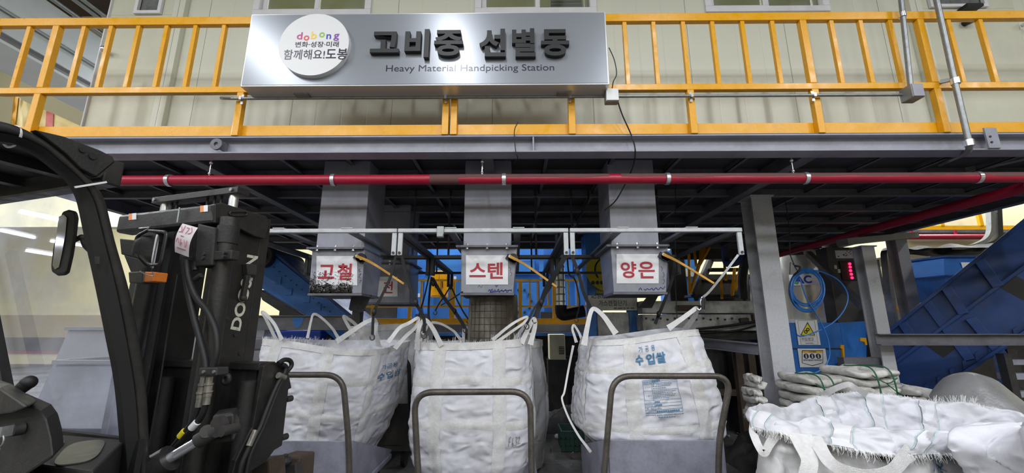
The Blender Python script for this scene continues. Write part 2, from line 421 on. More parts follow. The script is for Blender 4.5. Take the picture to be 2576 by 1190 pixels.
# cabin corner trims and end doors
for k, (px0, px1) in enumerate(((402, 432), (2330, 2362))):
    a = P(px0, 250, YW).x; b = P(px1, 250, YW).x
    struct(M().box((a, YW - 0.06, ZD), (b, YW, zc)).build('trim_%d' % (k + 3), 'cabin_panel', bevel=0.004))
mat('door_grey', (206, 206, 188), 0.45, dirt=0.3, dcol=(160, 156, 138), dscale=2.2)
for k, (a, b, kx, sgn) in enumerate(((xl, P(400, 250, YW).x, P(278, 135, YW - .05), 1), (P(2364, 250, YW).x, 5.3, P(2572, 65, YW - .05), -1))):
    d = thing('door_%d' % (k + 1), None, None, ((a + b) / 2, YW, ZD)); struct(d)
    wz0 = P(390, 46, YW).z
    wa, wb = (P(352, 40, YW).x, P(418, 40, YW).x) if k == 0 else (b - 0.9, b - 0.3)
    wb = min(wb, b - 0.04)
    m = M(); m.box((a, YW - 0.05, ZD), (b, YW, wz0)); m.box((a, YW - 0.05, wz0), (wa, YW, zc)); m.box((wb, YW - 0.05, wz0), (b, YW, zc)); m.box((wa, YW - 0.05, wz0 + 0.6), (wb, YW, zc))
    m.build('door_leaf', 'door_grey', d, bevel=0.004)
    f = M(); q = 0.035
    f.box((wa, YW - 0.08, wz0), (wb, YW - 0.05, wz0 + q)); f.box((wa, YW - 0.08, wz0 + q), (wa + q, YW - 0.05, wz0 + 0.6)); f.box((wb - q, YW - 0.08, wz0 + q), (wb, YW - 0.05, wz0 + 0.6))
    f.build('window_frame', 'window_frame', d)
    M().box((wa + q, YW - 0.04, wz0 + q), (wb - q, YW - 0.035, wz0 + 0.6)).build('window_pane', mat('mesh_glass', (120, 124, 122), 0.12, dirt=0.7, dcol=(60, 62, 60), dscale=14), d)
    if k == 0: M().box((a - 0.012, YW - 0.07, ZD), (a, YW + 0.02, zc)).build('edge_strip', 'window_frame', d)
    M().cyl(kx + V3((0, -0.0, 0)), kx + V3((0, -0.05, 0)), 0.02).ball(kx + V3((0, -0.07, 0)), 0.036).build('door_knob', 'chrome', d, smooth=True)
# small black box with a dome by the right end door
cb = thing('wall_speaker', 'small black bracket with a round black horn on the cabin wall at upper right', 'speaker', P(2440, 40, YW - 0.05))
a = P(2422, 15, YW - 0.11); b = P(2452, 30, YW - 0.06)
M().box((a.x, YW - 0.15, b.z), (b.x, YW - 0.05, a.z)).build('bracket', 'letter_black', cb)
c = P(2443, 48, YW - 0.12); M().cyl(c, c + V3((0, 0.07, 0)), 0.045, 0.03).build('horn', 'letter_black', cb, smooth=True)

# ---------------------------------------------------------------- platform
YF = 3.2; zb0 = P(1288, 382, YF).z; zb1 = P(1288, 340, YF).z
XL, XR, YB = -5.2, 6.1, 8.0
pl = thing('mezzanine_platform', 'grey painted steel platform carrying the picking cabin, seen from below', 'platform', (0.5, 5.5, zb0))
m = M()      # front H beam lying with its web towards the hall
m.box((XL, YF, zb1 - 0.012), (XR, YF + 0.15, zb1)); m.box((XL, YF, zb0), (XR, YF + 0.15, zb0 + 0.012)); m.box((XL, YF + 0.07, zb0 + 0.012), (XR, YF + 0.078, zb1 - 0.012))
m.build('front_beam', 'grey_steel', pl)
for px in (1340,):
    x = P(px, 360, YF).x; M().box((x, YF + 0.004, zb0 + 0.012), (x + 0.012, YF + 0.07, zb1 - 0.012)).build('stiffener', 'grey_steel', pl)
ex = P(543, 362, YF - 0.03)
m = M(); ring = [ex + V3((0.05 * math.cos(t), 0, 0.05 * math.sin(t))) for t in [k * math.pi / 12 for k in range(24)]]
vs = []; inner = [ex + V3((0.018 * math.cos(t), 0, 0.018 * math.sin(t))) for t in [k * math.pi / 12 for k in range(24)]]
vs = ring + inner + [p + V3((0, 0.02, 0)) for p in ring + inner]
fs = []
for i in range(24):
    j = (i + 1) % 24; fs += [(i, j, 24 + j, 24 + i), (48 + i, 72 + i, 72 + j, 48 + j), (i, 48 + i, 48 + j, j), (24 + i, 24 + j, 72 + j, 72 + i)]
m.add(vs, fs); m.bar(ex + V3((0.02, 0.02, 0)), ex + V3((0.035, 0.09, 0)), 0.012, 0.08); m.build('lifting_eye', 'grey_steel_dark', pl, smooth=True)
bx = P(2490, 340, YF); m = M(); m.box((bx.x - 0.05, YF - 0.015, zb0 + 0.01), (bx.x + 0.05, YF - 0.002, zb1 + 0.04))
m.build('bolted_plate', 'grey_steel', pl)
m = M()
for dz in (0.0, 0.05):
    m.cyl((bx.x - 0.02, YF - 0.02, zb0 + 0.06 + dz), (bx.x - 0.02, YF - 0.012, zb0 + 0.06 + dz), 0.009, n=10)
m.build('bolt', 'machine_dark', pl)
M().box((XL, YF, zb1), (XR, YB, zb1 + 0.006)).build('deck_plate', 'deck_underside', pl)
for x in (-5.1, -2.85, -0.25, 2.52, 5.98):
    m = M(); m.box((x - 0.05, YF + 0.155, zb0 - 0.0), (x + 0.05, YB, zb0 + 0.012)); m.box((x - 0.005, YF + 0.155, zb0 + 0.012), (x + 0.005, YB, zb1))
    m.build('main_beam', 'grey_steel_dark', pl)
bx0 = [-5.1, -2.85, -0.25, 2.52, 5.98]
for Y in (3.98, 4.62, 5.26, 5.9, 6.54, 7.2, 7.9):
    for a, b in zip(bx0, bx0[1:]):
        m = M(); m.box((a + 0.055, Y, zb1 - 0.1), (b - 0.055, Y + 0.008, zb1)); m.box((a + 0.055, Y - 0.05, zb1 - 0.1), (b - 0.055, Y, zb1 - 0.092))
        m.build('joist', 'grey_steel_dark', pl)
k = 0
x = -4.7
while x < 5.8:
    if min(abs(x - b) for b in bx0) > 0.15:
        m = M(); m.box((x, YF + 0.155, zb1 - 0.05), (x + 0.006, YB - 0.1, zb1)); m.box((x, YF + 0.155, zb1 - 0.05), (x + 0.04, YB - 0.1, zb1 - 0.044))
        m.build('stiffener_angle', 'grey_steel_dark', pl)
    x += 0.62

def hbeam_post(name, x, y, z0, z1, w, d, mt, label, group=None):
    m = M(); t = 0.014
    m.box((x - w / 2, y - d / 2, z0), (x + w / 2, y - d / 2 + t, z1)); m.box((x - w / 2, y + d / 2 - t, z0), (x + w / 2, y + d / 2, z1)); m.box((x - 0.006, y - d / 2 + t, z0), (x + 0.006, y + d / 2 - t, z1))
    o = thing(name, label, 'column', (x, y, z0), group)
    m.build('shaft', mt, o)
    M().box((x - w / 2 - 0.06, y - d / 2 - 0.06, z0), (x + w / 2 + 0.06, y + d / 2 + 0.06, z0 + 0.02)).build('base_plate', mt, o)
    M().box((x - w / 2 - 0.02, y - d / 2 - 0.02, z1 - 0.015), (x + w / 2 + 0.02, y + d / 2 + 0.02, z1)).build('cap_plate', mt, o)
    return o
c1 = P(1936, 700, 4.4); mat('column_grey', (176, 177, 184), 0.45, dirt=0.4, dcol=(105, 102, 98), dscale=6, fine=0.1, dlo=0.55, dhi=0.75)
hbeam_post('steel_column', c1.x + 0.02, 4.5, 0, zb0, 0.22, 0.22, 'column_grey', 'tall pale grey steel column between the machines and the pile of white bags')

# ---------------------------------------------------------------- guard railing
YR = 3.215
def zof(py, Y=YR): return P(1288, py, Y).z
z_toe0, z_toe1 = zb1 + 0.004, zof(309); zm0, zm1 = zof(232), zof(217); zt0, zt1 = zof(60), zof(41)
def rail_x(px, py): return P(px, py, YR).x
def railing(label, x0, x1, posts, shorts, bals):
    t = thing('guard_railing', label, 'railing', ((x0 + x1) / 2, YR, z_toe0))
    s = 0.025
    M().box((x0, YR - s, zt0), (x1, YR + s, zt1)).build('top_rail', 'yellow_paint', t, bevel=0.004)
    M().box((x0, YR - s, zm0), (x1, YR + s, zm1)).build('mid_rail', 'yellow_paint', t, bevel=0.004)
    M().box((x0, YR + 0.027, z_toe0), (x1, YR + 0.033, z_toe1)).build('toe_board', 'yellow_paint', t)
    for x in posts:
        m = M(); m.box((x - 0.028, YR - 0.028, z_toe0), (x + 0.028, YR + 0.0265, zm0 - 0.001)); m.box((x - 0.028, YR - 0.0255, zm1 + 0.001), (x + 0.028, YR + 0.0255, zt0 - 0.001)); m.build('post', 'yellow_paint', t, bevel=0.004)
    for x in shorts:
        M().box((x - 0.028, YR - 0.028, z_toe0), (x + 0.028, YR + 0.0265, zm0 - 0.001)).build('post', 'yellow_paint', t, bevel=0.004)
    for x in bals:
        M().box((x - 0.018, YR - 0.018, zm1 + 0.001), (x + 0.018, YR + 0.018, zt0 - 0.001)).build('baluster', 'yellow_paint', t, bevel=0.003)
    return t
bl = [rail_x(px, 217) for px in (-50, 36, 178, 248, 319, 392, 467, 541, 614, 690, 765, 840, 915, 990, 1060)]
br = [rail_x(px, 213) for px in (1205, 1280, 1355, 1430, 1505, 1580, 1655, 1732, 1808, 1886, 1964, 2118, 2194, 2271, 2423, 2506)]
xj = rail_x(1132, 280)
railing('yellow painted guard railing left of the sign with a toe board, nearer the forklift', XL + 0.05, xj - 0.008, [rail_x(106, 225)], [rail_x(605, 270), rail_x(1122, 280)], bl)
railing('yellow painted guard railing right of the sign, continuing past the two vertical conduits', xj + 0.008, XR - 0.05, [rail_x(2043, 215), rail_x(2347, 210)], [rail_x(1143, 280), rail_x(1437, 275), rail_x(1737, 260)], br)

# ---------------------------------------------------------------- station sign
YS = 2.99
tl, tr, brr, bll = P(632, 35, YS), P(1525, 28, YS), P(1532, 210, YS), P(603, 219, YS)
sx0, sx1, sz0, sz1 = (tl.x + bll.x) / 2, (tr.x + brr.x) / 2, (bll.z + brr.z) / 2, (tl.z + tr.z) / 2
sg = thing('station_sign', 'long silver grey sign box with black Korean letters hung on the yellow railing', 'sign', ((sx0 + sx1) / 2, YS, sz0))
M().box((sx0, YS + 0.004, sz0), (sx1, YS + 0.185, sz1)).build('sign_box', 'sign_edge', sg, bevel=0.004)
M().box((sx0 + 0.012, YS, sz0 + 0.012), (sx1 - 0.012, YS + 0.0039, sz1 - 0.012)).build('face_panel', 'sign_silver', sg)
for px in (757, 1420):
    a = P(px, 228, YS + 0.1); m = M(); m.box((a.x - 0.06, YS + 0.10, sz0 - 0.012), (a.x + 0.06, YS + 0.18, sz0)); m.build('mounting_clip', 'galvanised', sg)
c = P(796, 120, YS); e1 = P(710, 120, YS); e2 = P(883, 120, YS); rr = (e2.x - e1.x) / 2
T = 0.045
pq = M().cyl((c.x, YS - T, c.z), (c.x, YS, c.z), rr, n=96).build('round_plaque', 'sign_white', sg, smooth=True)
def signmap(px0, py0, px1, py1, Y):    # box of the photo on the plane y = Y
    a = P(px0, py1, Y); b = P(px1, py0, Y); mx = (P(px0, (py0 + py1) / 2, Y).x, P(px1, (py0 + py1) / 2, Y).x)
    return lambda u, v: V3((mx[0] + (mx[1] - mx[0]) * u, Y, a.z + (b.z - a.z) * v))
yp = YS - T - 0.0015
for ch, x0, y0, x1, y1, mt in (('d', 747, 81, 761, 99, 'print_magenta'), ('o', 764, 89, 778, 102, 'print_red'), ('b', 783, 79, 797, 98, 'print_yellow'),
                               ('o', 803, 81, 817, 94, 'print_green'), ('n', 821, 86, 833, 98, 'print_blue'), ('g', 839, 85, 853, 103, 'print_violet')):
    m = M(); lettering(m, ch, signmap(x0, y0, x1, y1, yp), 0.02); lab(m.build('printed_letter', mt, pq), 'coloured printed letter')
m = M(); lettering(m, '변화·성장·미래', signmap(743, 104, 852, 119, yp), 0.012); m.build('printed_line', 'print_navy', pq)
m = M(); lettering(m, '함께해요!', signmap(714, 124, 817, 150, yp), 0.008); lettering(m, '도봉', signmap(820, 122, 874, 150, yp), 0.014); m.build('printed_slogan', 'print_navy', pq)
for ch, x0, y0, x1, y1 in (('고', 932, 79, 1004, 136), ('비', 1018, 73, 1079, 148), ('중', 1092, 75, 1164, 144), ('선', 1206, 72, 1272, 146), ('별', 1288, 71, 1347, 146), ('동', 1361, 73, 1432, 144)):
    m = M(); lettering(m, ch, signmap(x0, y0, x1, y1 - 4, YS - 0.042), 0.034, (0, 0.04, 0)); m.build('raised_letter', 'letter_black', sg)
m = M(); lettering(m, 'Heavy Material Handpicking Station', signmap(971, 161, 1394, 185, YS - 0.0015), 0.0); m.build('english_lettering', mat('vinyl_navy', (58, 52, 72), 0.22), sg)

# ---------------------------------------------------------------- conduits and boxes on the railing
YC = YR - 0.055
zh = P(1288, 244, YC).z
cd = thing('conduit_pipe', 'thin horizontal galvanised conduit running along the railing posts under the sign', 'conduit', P(1200, 246, YC))
xa = P(592, 252, YC).x; xb = P(2290, 236, YC).x
M().tube(rounded([(xa - 0.045, YC - 0.10, zh - 0.055), (xa - 0.045, YC, zh), (xb, YC, zh)], 0.06), 0.013, 10).build('tube', 'galvanised', cd, smooth=True)
for px in (607, 1121, 1434, 1740, 2049):
    x = P(px, 246, YC).x; m = M(); m.box((x - 0.01, YC - 0.017, zh - 0.016), (x + 0.01, YC - 0.013, zh + 0.016)); m.box((x - 0.011, YC + 0.012, zh - 0.045), (x + 0.011, YC + 0.016, zh + 0.045)); m.build('saddle_clip', 'chrome', cd)
jb = thing('junction_box', 'small white electrical box at the lower right corner of the sign', 'electrical box', P(1540, 256, YC))
a = P(1523, 222, YC - 0.09); b = P(1558, 254, YC - 0.09)
M().box((a.x, YC - 0.09, b.z), (b.x, YC - 0.02, a.z)).build('box', 'galvanised', jb, bevel=0.006)
M().box((a.x + 0.004, YC - 0.096, b.z + 0.006), (b.x - 0.004, YC - 0.0905, a.z - 0.004)).build('cover', 'white_plastic', jb, bevel=0.003)
jb2 = thing('junction_box', 'grey steel electrical box at the foot of the left vertical conduit', 'electrical box', P(2312, 240, YC))
a = P(2290, 210, YC - 0.09); b = P(2328, 243, YC - 0.09)
M().box((a.x, YC - 0.09, b.z), (b.x, YC + 0.02, a.z)).build('box', 'galvanised', jb2, bevel=0.006)
M().box((a.x + 0.004, YC - 0.097, b.z + 0.004), (b.x - 0.004, YC - 0.0905, a.z - 0.004)).build('cover', 'grey_steel', jb2, bevel=0.003)
v1 = thing('conduit_pipe', 'vertical galvanised conduit rising from the grey electrical box in front of the railing', 'conduit', P(2308, 208, YC - 0.04))
xq = (a.x + b.x) / 2; x1q = P(2262, 0, YC - 0.04).x
M().tube([(xq, YC - 0.04, a.z + 0.002), (x1q + 0.02, YC - 0.04, P(2262, 0, YC).z), (x1q + 0.02, YC - 0.04, 5.8)], 0.02, 12).build('tube', 'galvanised', v1, smooth=True)
q = P(2270, 38, YC - 0.04); M().cyl(q + V3((0, 0, -0.02)), q + V3((0, 0, 0.02)), 0.028).build('coupling', 'chrome', v1, smooth=True)
v2 = thing('conduit_pipe', 'long vertical galvanised conduit at right that bends under the platform beam', 'conduit', P(2440, 365, YC - 0.06))
y2 = YC - 0.06
pts = [V3((P(2352, 0, y2).x, y2, 5.8)), P(2356, 0, y2), P(2400, 200, y2), P(2441, 372, y2), P(2432, 384, y2 + 0.12), P(2300, 440, 4.9)]
M().tube(rounded(pts, 0.12), 0.022, 12).build('tube', 'galvanised', v2, smooth=True)
for px, py in ((2403, 205), (2438, 360)):
    q = P(px, py, y2); M().cyl(q + V3((0, 0, -0.025)), q + V3((0, 0, 0.025)), 0.031).build('coupling', 'chrome', v2, smooth=True)
q = P(2403, 197, y2); M().bar(q + V3((0.02, 0.0, 0)), P(2365, 206, YR - 0.03), 0.02, 0.03).build('bracket_arm', 'galvanised', v2)
def cable(label, pts, r, mt='black_cable', name='cable', cat='cable'):
    o = M().tube(smoothpath(pts), r, 7).build(name, mt, smooth=True); return tag(o, label, cat)
cable('thin black cable dropping from the white electrical box across the beam and under the platform', [P(1553, 252, YC - 0.06), P(1566, 290, YC - .02), P(1590, 345, YF - 0.02), P(1598, 385, YF - 0.03), P(1588, 430, YF + 0.3), P(1552, 500, 3.65), P(1520, 530, 3.7)], 0.006)
cable('short thin wire hanging over the toe board and beam near the middle of the railing', [P(1303, 308, YR - 0.03), P(1294, 330, YF - 0.03), P(1297, 380, YF - 0.02), P(1302, 398, YF + 0.02), P(1292, 414, YF + .2)], 0.004)
cable('thin wire looping down from the upper right corner of the sign', [P(1532, 120, YS + 0.05), P(1545, 150, YS + .06), P(1551, 185, YS + .05), P(1543, 205, YS + .05), P(1540, 222, YC - 0.05)], 0.004)
cable('grey cable hanging under the platform left of the right hand chute', [P(1477, 470, 4.3), P(1480, 500, 4.3), P(1466, 530, 4.35), P(1454, 556, 4.4), P(1450, 600, 4.5)], 0.01)

# ---------------------------------------------------------------- red sprinkler pipe under the beam
YP = 3.36
zp = P(1288, 451, YP).z; rp = 0.044
rp_t = thing('sprinkler_pipe', 'long red horizontal fire pipe clamped below the front beam', 'pipe', (0, YP, zp))
segs = [(-5.1, wx(505, 451, YP), 'red_pipe'), (wx(505, 451, YP), wx(530, 451, YP), 'red_pipe'), (wx(530, 451, YP), wx(1083, 451, YP), 'red_pipe'), (wx(1083, 451, YP), wx(1155, 451, YP), 'red_pipe_dusty'), (wx(1155, 451, YP), wx(1790, 451, YP), 'red_pipe'), (wx(1790, 451, YP), 6.0, 'red_pipe')]
for i, (a, b, mt) in enumerate(segs):
    o = M().cyl((a, YP, zp), (b, YP, zp), rp + (0.001 if i % 2 else 0), n=24).build('pipe_run', mt, rp_t, smooth=True)
    if 'dusty' in mt: lab(o, 'dusty unpainted looking stretch')
# grime lying on the upper side
m = M()
def dust(a, b, x0, x1):
    def fn(u, v):
        x = x0 + (x1 - x0) * u; t = R(70) + R(105) * v + 0.3 * noise.noise(V3((x * 3, v * 2, 0)))
        return V3((x, YP + (rp + 0.002) * math.cos(t + 0.0), zp + (rp + 0.002) * math.sin(t)))
    m.grid(fn, 60, 6)
dust(0, 0, wx(1155, 451, YP), wx(1530, 451, YP)); dust(0, 0, wx(1560, 451, YP), 5.9)
lab(m.build('dust_layer', 'red_pipe_dusty', rp_t, smooth=True), 'grey dust lying along the top of the pipe')
for px in (428, 840, 1268, 1678, 2025, 2458):
    x = wx(px, 451, YP); m = M(); ringp = [V3((x, YP + (rp + 0.006) * math.cos(t), zp + (rp + 0.006) * math.sin(t))) for t in [k * math.pi / 16 for k in range(33)]]
    m.sweep(ringp, 0.032, 0.004, up=(lambda i, ringp=ringp: (ringp[i] - V3((x, YP, zp))))); m.build('clamp_band', 'chrome', rp_t, smooth=True)
for px in (528, 1213, 1995):
    x = wx(px, 430, YP); m = M(); m.cyl((x, YP, zp + rp + 0.003), (x, YP, zb0 + .02), 0.006, n=8); m.ball((x, YP, zp + rp + 0.02), 0.014, n=6); m.ball((x, YP, zb0 - 0.02), 0.016, n=6); m.build('hanger_rod', 'chrome', rp_t, smooth=True)
o = M().cyl((4.5, YP + 0.12, 2.70), (4.5, 7.6, 2.70), 0.05, n=20).build('sprinkler_pipe', 'red_pipe', smooth=True)
tag(o, 'dark red branch pipe running away under the platform at right', 'pipe')
o = M().bar(P(2425, 425, 4.0), P(2640, 375, 3.62), 0.06, 0.10).build('cable_tray', 'galvanised', bevel=0.004); tag(o, 'galvanised cable tray end under the beam at the far right', 'cable tray')
# ---------------------------------------------------------------- sorting chutes
mat('grime', (62, 56, 50), 0.9, dirt=0.7, dcol=(30, 27, 24), dscale=14)
mat('marker_blue', (42, 58, 130), 0.6); mat('marker_grey', (96, 98, 110), 0.6)
mat('lever_yellow', (206, 150, 44), 0.5, dirt=0.5, dcol=(110, 80, 40), dscale=10)
mat('chute_stained', (132, 128, 120), 0.5, dirt=0.95, dcol=(46, 36, 22), dscale=2.6, fine=0.25, dlo=0.36, dhi=0.6, stretch=(1, 1, 0.35))
mat('film', (232, 232, 238), 0.14, dirt=0.06, dcol=(196, 196, 200), dscale=10, bump=0.5, bscale=9, coat=0.8)
def chute(label, Y, d, sh, fl, bxp, paper, word, lever=None, side=1, flap=None, marks=(), grime=False, wordbox=None, depthbox=None):
    """sh = shaft px (x0,x1 at y), fl = flange px (x0,x1,y), bxp = box px (x0t,x1t,yt,x0b,x1b,yb)"""
    x0 = P(sh[0], sh[2], Y).x; x1 = P(sh[1], sh[2], Y).x
    zf = P(1288, fl[2], Y).z
    a, b = P(bxp[0], bxp[2], Y), P(bxp[1], bxp[2], Y); c, e = P(bxp[3], bxp[5], Y), P(bxp[4], bxp[5], Y)
    zb = c.z; D = depthbox or d
    t = thing('sorting_chute', label, 'chute', ((x0 + x1) / 2, Y + d / 2, zb), 'sorting chutes')
    M().box((x0, Y + 0.012, zf + 0.01), (x1, Y + d, zb1 - 0.001)).build('shaft', 'chute_steel', t, bevel=0.004)
    f0, f1 = P(fl[0], fl[2], Y - 0.04).x, P(fl[1], fl[2], Y - 0.04).x
    m = M(); m.box((f0, Y - 0.045, zf - 0.006), (f1, Y + D + 0.045, zf + 0.012)); m.build('flange', 'grey_steel_dark', t)
    m = M()
    for k in (0.18, 0.5, 0.82):
        x = f0 + (f1 - f0) * k; m.cyl((x, Y - 0.03, zf + 0.012), (x, Y - 0.03, zf + 0.03), 0.011, n=6); m.cyl((x, Y - 0.03, zf - 0.022), (x, Y - 0.03, zf - 0.006), 0.012, n=6)
    m.build('flange_bolts', 'chrome', t)
    m = M(); zt_ = zf - 0.007
    m.hexa([(c.x, Y, zb), (e.x, Y, zb), (e.x, Y + D - 0.06, zb), (c.x, Y + D - 0.06, zb), (a.x, Y, zt_), (b.x, Y, zt_), (b.x, Y + D, zt_), (a.x, Y + D, zt_)])
    box = m.build('outlet_box', 'chute_steel', t, bevel=0.004)
    m = M(); m.box((c.x - 0.008, Y - 0.008, zb - 0.02), (e.x + 0.008, Y + D - 0.05, zb - 0.001)); m.build('outlet_rim', 'grey_steel_dark', t)
    M().box((c.x + 0.02, Y + 0.02, zb - 0.024), (e.x - 0.02, Y + D - 0.08, zb - 0.0205)).build('outlet_mouth', 'machine_dark', t)
    px0, py0, px1, py1 = paper
    q = [P(px0, py0, Y - 0.004), P(px1, py0, Y - 0.004), P(px1, py1, Y - 0.004), P(px0, py1, Y - 0.004)]
    if grime:
        fnq = quadmap(P(bxp[0] - 4, 702, Y - 0.002), P(890, 702, Y - 0.002), P(885, bxp[5] - 1, Y - 0.002), P(bxp[3] + 1, bxp[5] - 1, Y - 0.002))
        m = M(); rg = random.Random(6)
        for i in range(3400):
            u, v = rg.random(), rg.random() ** 1.7 * 1.6
            if v < 0.75 + 0.9 * noise.noise(V3((u * 6, v * 2, 3))) - 0.3 * u or rg.random() < 0.12:
                p = fnq(u, v) + V3((0, -0.0085 if v > .5 else -.001, 0)); s = rg.uniform(0.0015, 0.0045)
                m.add([p + V3((-s, 0, -s * .7)), p + V3((s * .8, 0, -s)), p + V3((s, 0, s * .8)), p + V3((-s * .6, 0, s))], [(0, 1, 2, 3)])
        lab(m.build('dirt_crust', 'grime', t), 'brown dirt crusted along the lower edge')
    def sheet(u, v):
        p = quadmap(*q)(u, v); return p + V3((0, -0.004 * abs(noise.noise(V3((u * 3, v * 3, px0)))), 0))
    pa = M().grid(sheet, 12, 9).build('label_sheet', 'film', t, smooth=True); lab(pa, 'white laminated sheet with red Korean letters')
    wb = wordbox
    m = M()
    for ch, (a0, b0, a1, b1) in word:
        mp = signmap(a0, b0, a1, b1, Y - 0.0095); lettering(m, ch, mp, 0.02)
    m.build('lettering', 'paper_red', pa)
    if marks:
        for mt, lines, w in marks:
            m = M(); strokes(m, [[(p[0], p[1]) for p in ln] for ln in lines], lambda px, py: P(px, py, Y - 0.002), w); m.build('marker_scribble', mt, t)
    if lever:
        (lx, ly), (mx, my) = lever
        p = P(lx, ly, Y - 0.02); qq = P(mx, my, Y - 0.16)
        m = M(); m.cyl(p + V3((0, -0.01, 0)), p + V3((0, 0.018, 0)), 0.045, n=14); m.bar(p + V3((-0.06, 0, 0.02)), p + V3((0.03, 0, -0.03)), 0.02, 0.05); m.build('hinge_plate', 'machine_dark', t)
        m = M(); m.cyl(p + V3((-0.03, -0.03, 0.015)), p + V3((-0.03, 0.0, 0.015)), 0.014, n=10); m.cyl(p + V3((0.012, -0.03, -0.01)), p + V3((0.012, 0, -0.01)), 0.014, n=10); m.build('pivot_bolt', 'chrome', t, smooth=True)
        m = M(); pth = [p + V3((-0.03, -0.03, 0.012)), p + (qq - p) * 0.3 + V3((0, 0, 0.015)), qq]
        m.sweep(smoothpath(pth, 6), lambda s: 0.026 - 0.01 * s, 0.012, up=(0, 1, 0)); m.build('pull_lever', 'lever_yellow', t)
    if flap:
        fq = [P(x, y, Y + 0.12 + yo) for x, y, yo in flap]
        M().prism(fq, (0, 0.012, 0)).build('outlet_flap', 'machine_dark', t)
    return t
chute('left front grey sorting chute with a dirty sheet reading two red Korean letters', 3.72, 0.50, (797, 917, 590), (771, 913, 626), (785, 918, 632, 777, 909, 738),
      (796, 644, 899, 718), [('고', (801, 666, 841, 701)), ('철', (848, 663, 885, 704))], lever=((908, 649), (1016, 714)), flap=[(885, 740, 0), (935, 742, 0.1), (912, 786, 0.12), (877, 779, 0.05)],
      marks=[('marker_grey', [[(902, 680), (905, 676), (903, 684), (908, 682)], [(904, 690), (908, 688), (903, 697), (909, 700)], [(905, 706), (909, 704), (904, 712)]], 0.004)], grime=True)
chute('middle grey sorting chute with a clean white sheet of red Korean letters', 3.72, 0.50, (1166, 1286, 590), (1147, 1303, 622), (1160, 1301, 632, 1160, 1291, 737),
      (1172, 642, 1278, 716), [('스', (1181, 662, 1222, 697)), ('텐', (1227, 660, 1265, 701))], lever=((1291, 650), (1401, 722)),
      marks=[('marker_blue', [[(1228, 733), (1232, 728), (1234, 734), (1238, 727), (1240, 735), (1245, 729), (1249, 734), (1254, 727), (1256, 735), (1262, 729), (1266, 734), (1272, 728), (1275, 735), (1282, 730), (1288, 733)], [(1232, 735), (1288, 729)], [(1246, 717), (1249, 721), (1252, 717)]], 0.006),
             ('marker_grey', [[(1281, 672), (1285, 676), (1283, 682)], [(1284, 684), (1288, 688), (1285, 694)], [(1202, 722), (1206, 718), (1210, 723), (1214, 718)]], 0.004)])
chute('right front grey sorting chute with a slightly slanted white sheet of red Korean letters', 3.72, 0.50, (1538, 1658, 600), (1526, 1684, 621), (1537, 1681, 632, 1544, 1676, 735),
      (1551, 639, 1657, 713), [('양', (1562, 658, 1601, 699)), ('은', (1606, 658, 1647, 700))], lever=((1675, 645), (1796, 713)), flap=[(1632, 742, 0), (1660, 737, 0), (1640, 775, 0.12), (1606, 775, 0.12)],
      marks=[('marker_blue', [[(1607, 730), (1611, 724), (1615, 730)], [(1620, 727), (1624, 730), (1628, 726), (1634, 729), (1640, 725), (1644, 730), (1650, 724), (1656, 729), (1662, 723), (1668, 727), (1673, 720)]], 0.006),
             ('marker_grey', [[(1662, 670), (1666, 675), (1664, 682)], [(1668, 684), (1671, 692), (1668, 698)], [(1669, 702), (1672, 708), (1668, 714)]], 0.005)])
chute('rear grey sorting chute behind the left one with a half hidden red letter', 5.2, 0.5, (950, 1028, 620), (925, 1036, 662), (928, 1030, 668, 930, 1030, 762),
      (940, 696, 1000, 746), [('전', (964, 708, 988, 738))])
# sleeves and grimy outlet pipe below the middle chute
t = thing('outlet_sleeve', 'stained brown drum shaped outlet sleeve between the middle chute and the bag below it', 'chute', P(1240, 840, 4.1))
c = P(1241, 748, 4.06); zt_ = c.z + 0.02; m = M(); r0 = 0.235
def slv(u, v):
    a = 2 * math.pi * u; z = zt_ - 0.62 * v; r = r0 * (1 + 0.05 * v) + 0.006 * noise.noise(V3((math.cos(a) * 2, math.sin(a) * 2, z * 5)))
    return V3((c.x + r * math.cos(a), 4.06 + 0.9 * r * math.sin(a), z))
M().grid(slv, 48, 20, closed=True).build('sleeve', 'chute_stained', t, smooth=True)
m = M()
for k in range(7):
    z = zt_ - 0.1 - 0.06 * k; a0, a1 = R(215), R(305)
    m.tube([slv(a0 / 6.2832 + (a1 - a0) / 6.2832 * i / 12, (zt_ - z) / 0.62) + V3((0, -0.003, 0)) for i in range(13)], 0.0022, 5)
for i in range(8):
    u = 0.597 + 0.25 * i / 7; m.tube([slv(u, v) + V3((0, -0.004, 0)) for v in (0.12, 0.4, 0.8)], 0.0022, 5)
lab(m.build('rusty_mesh', 'rust_dark', t), 'rusty wire grid stuck to the sleeve')

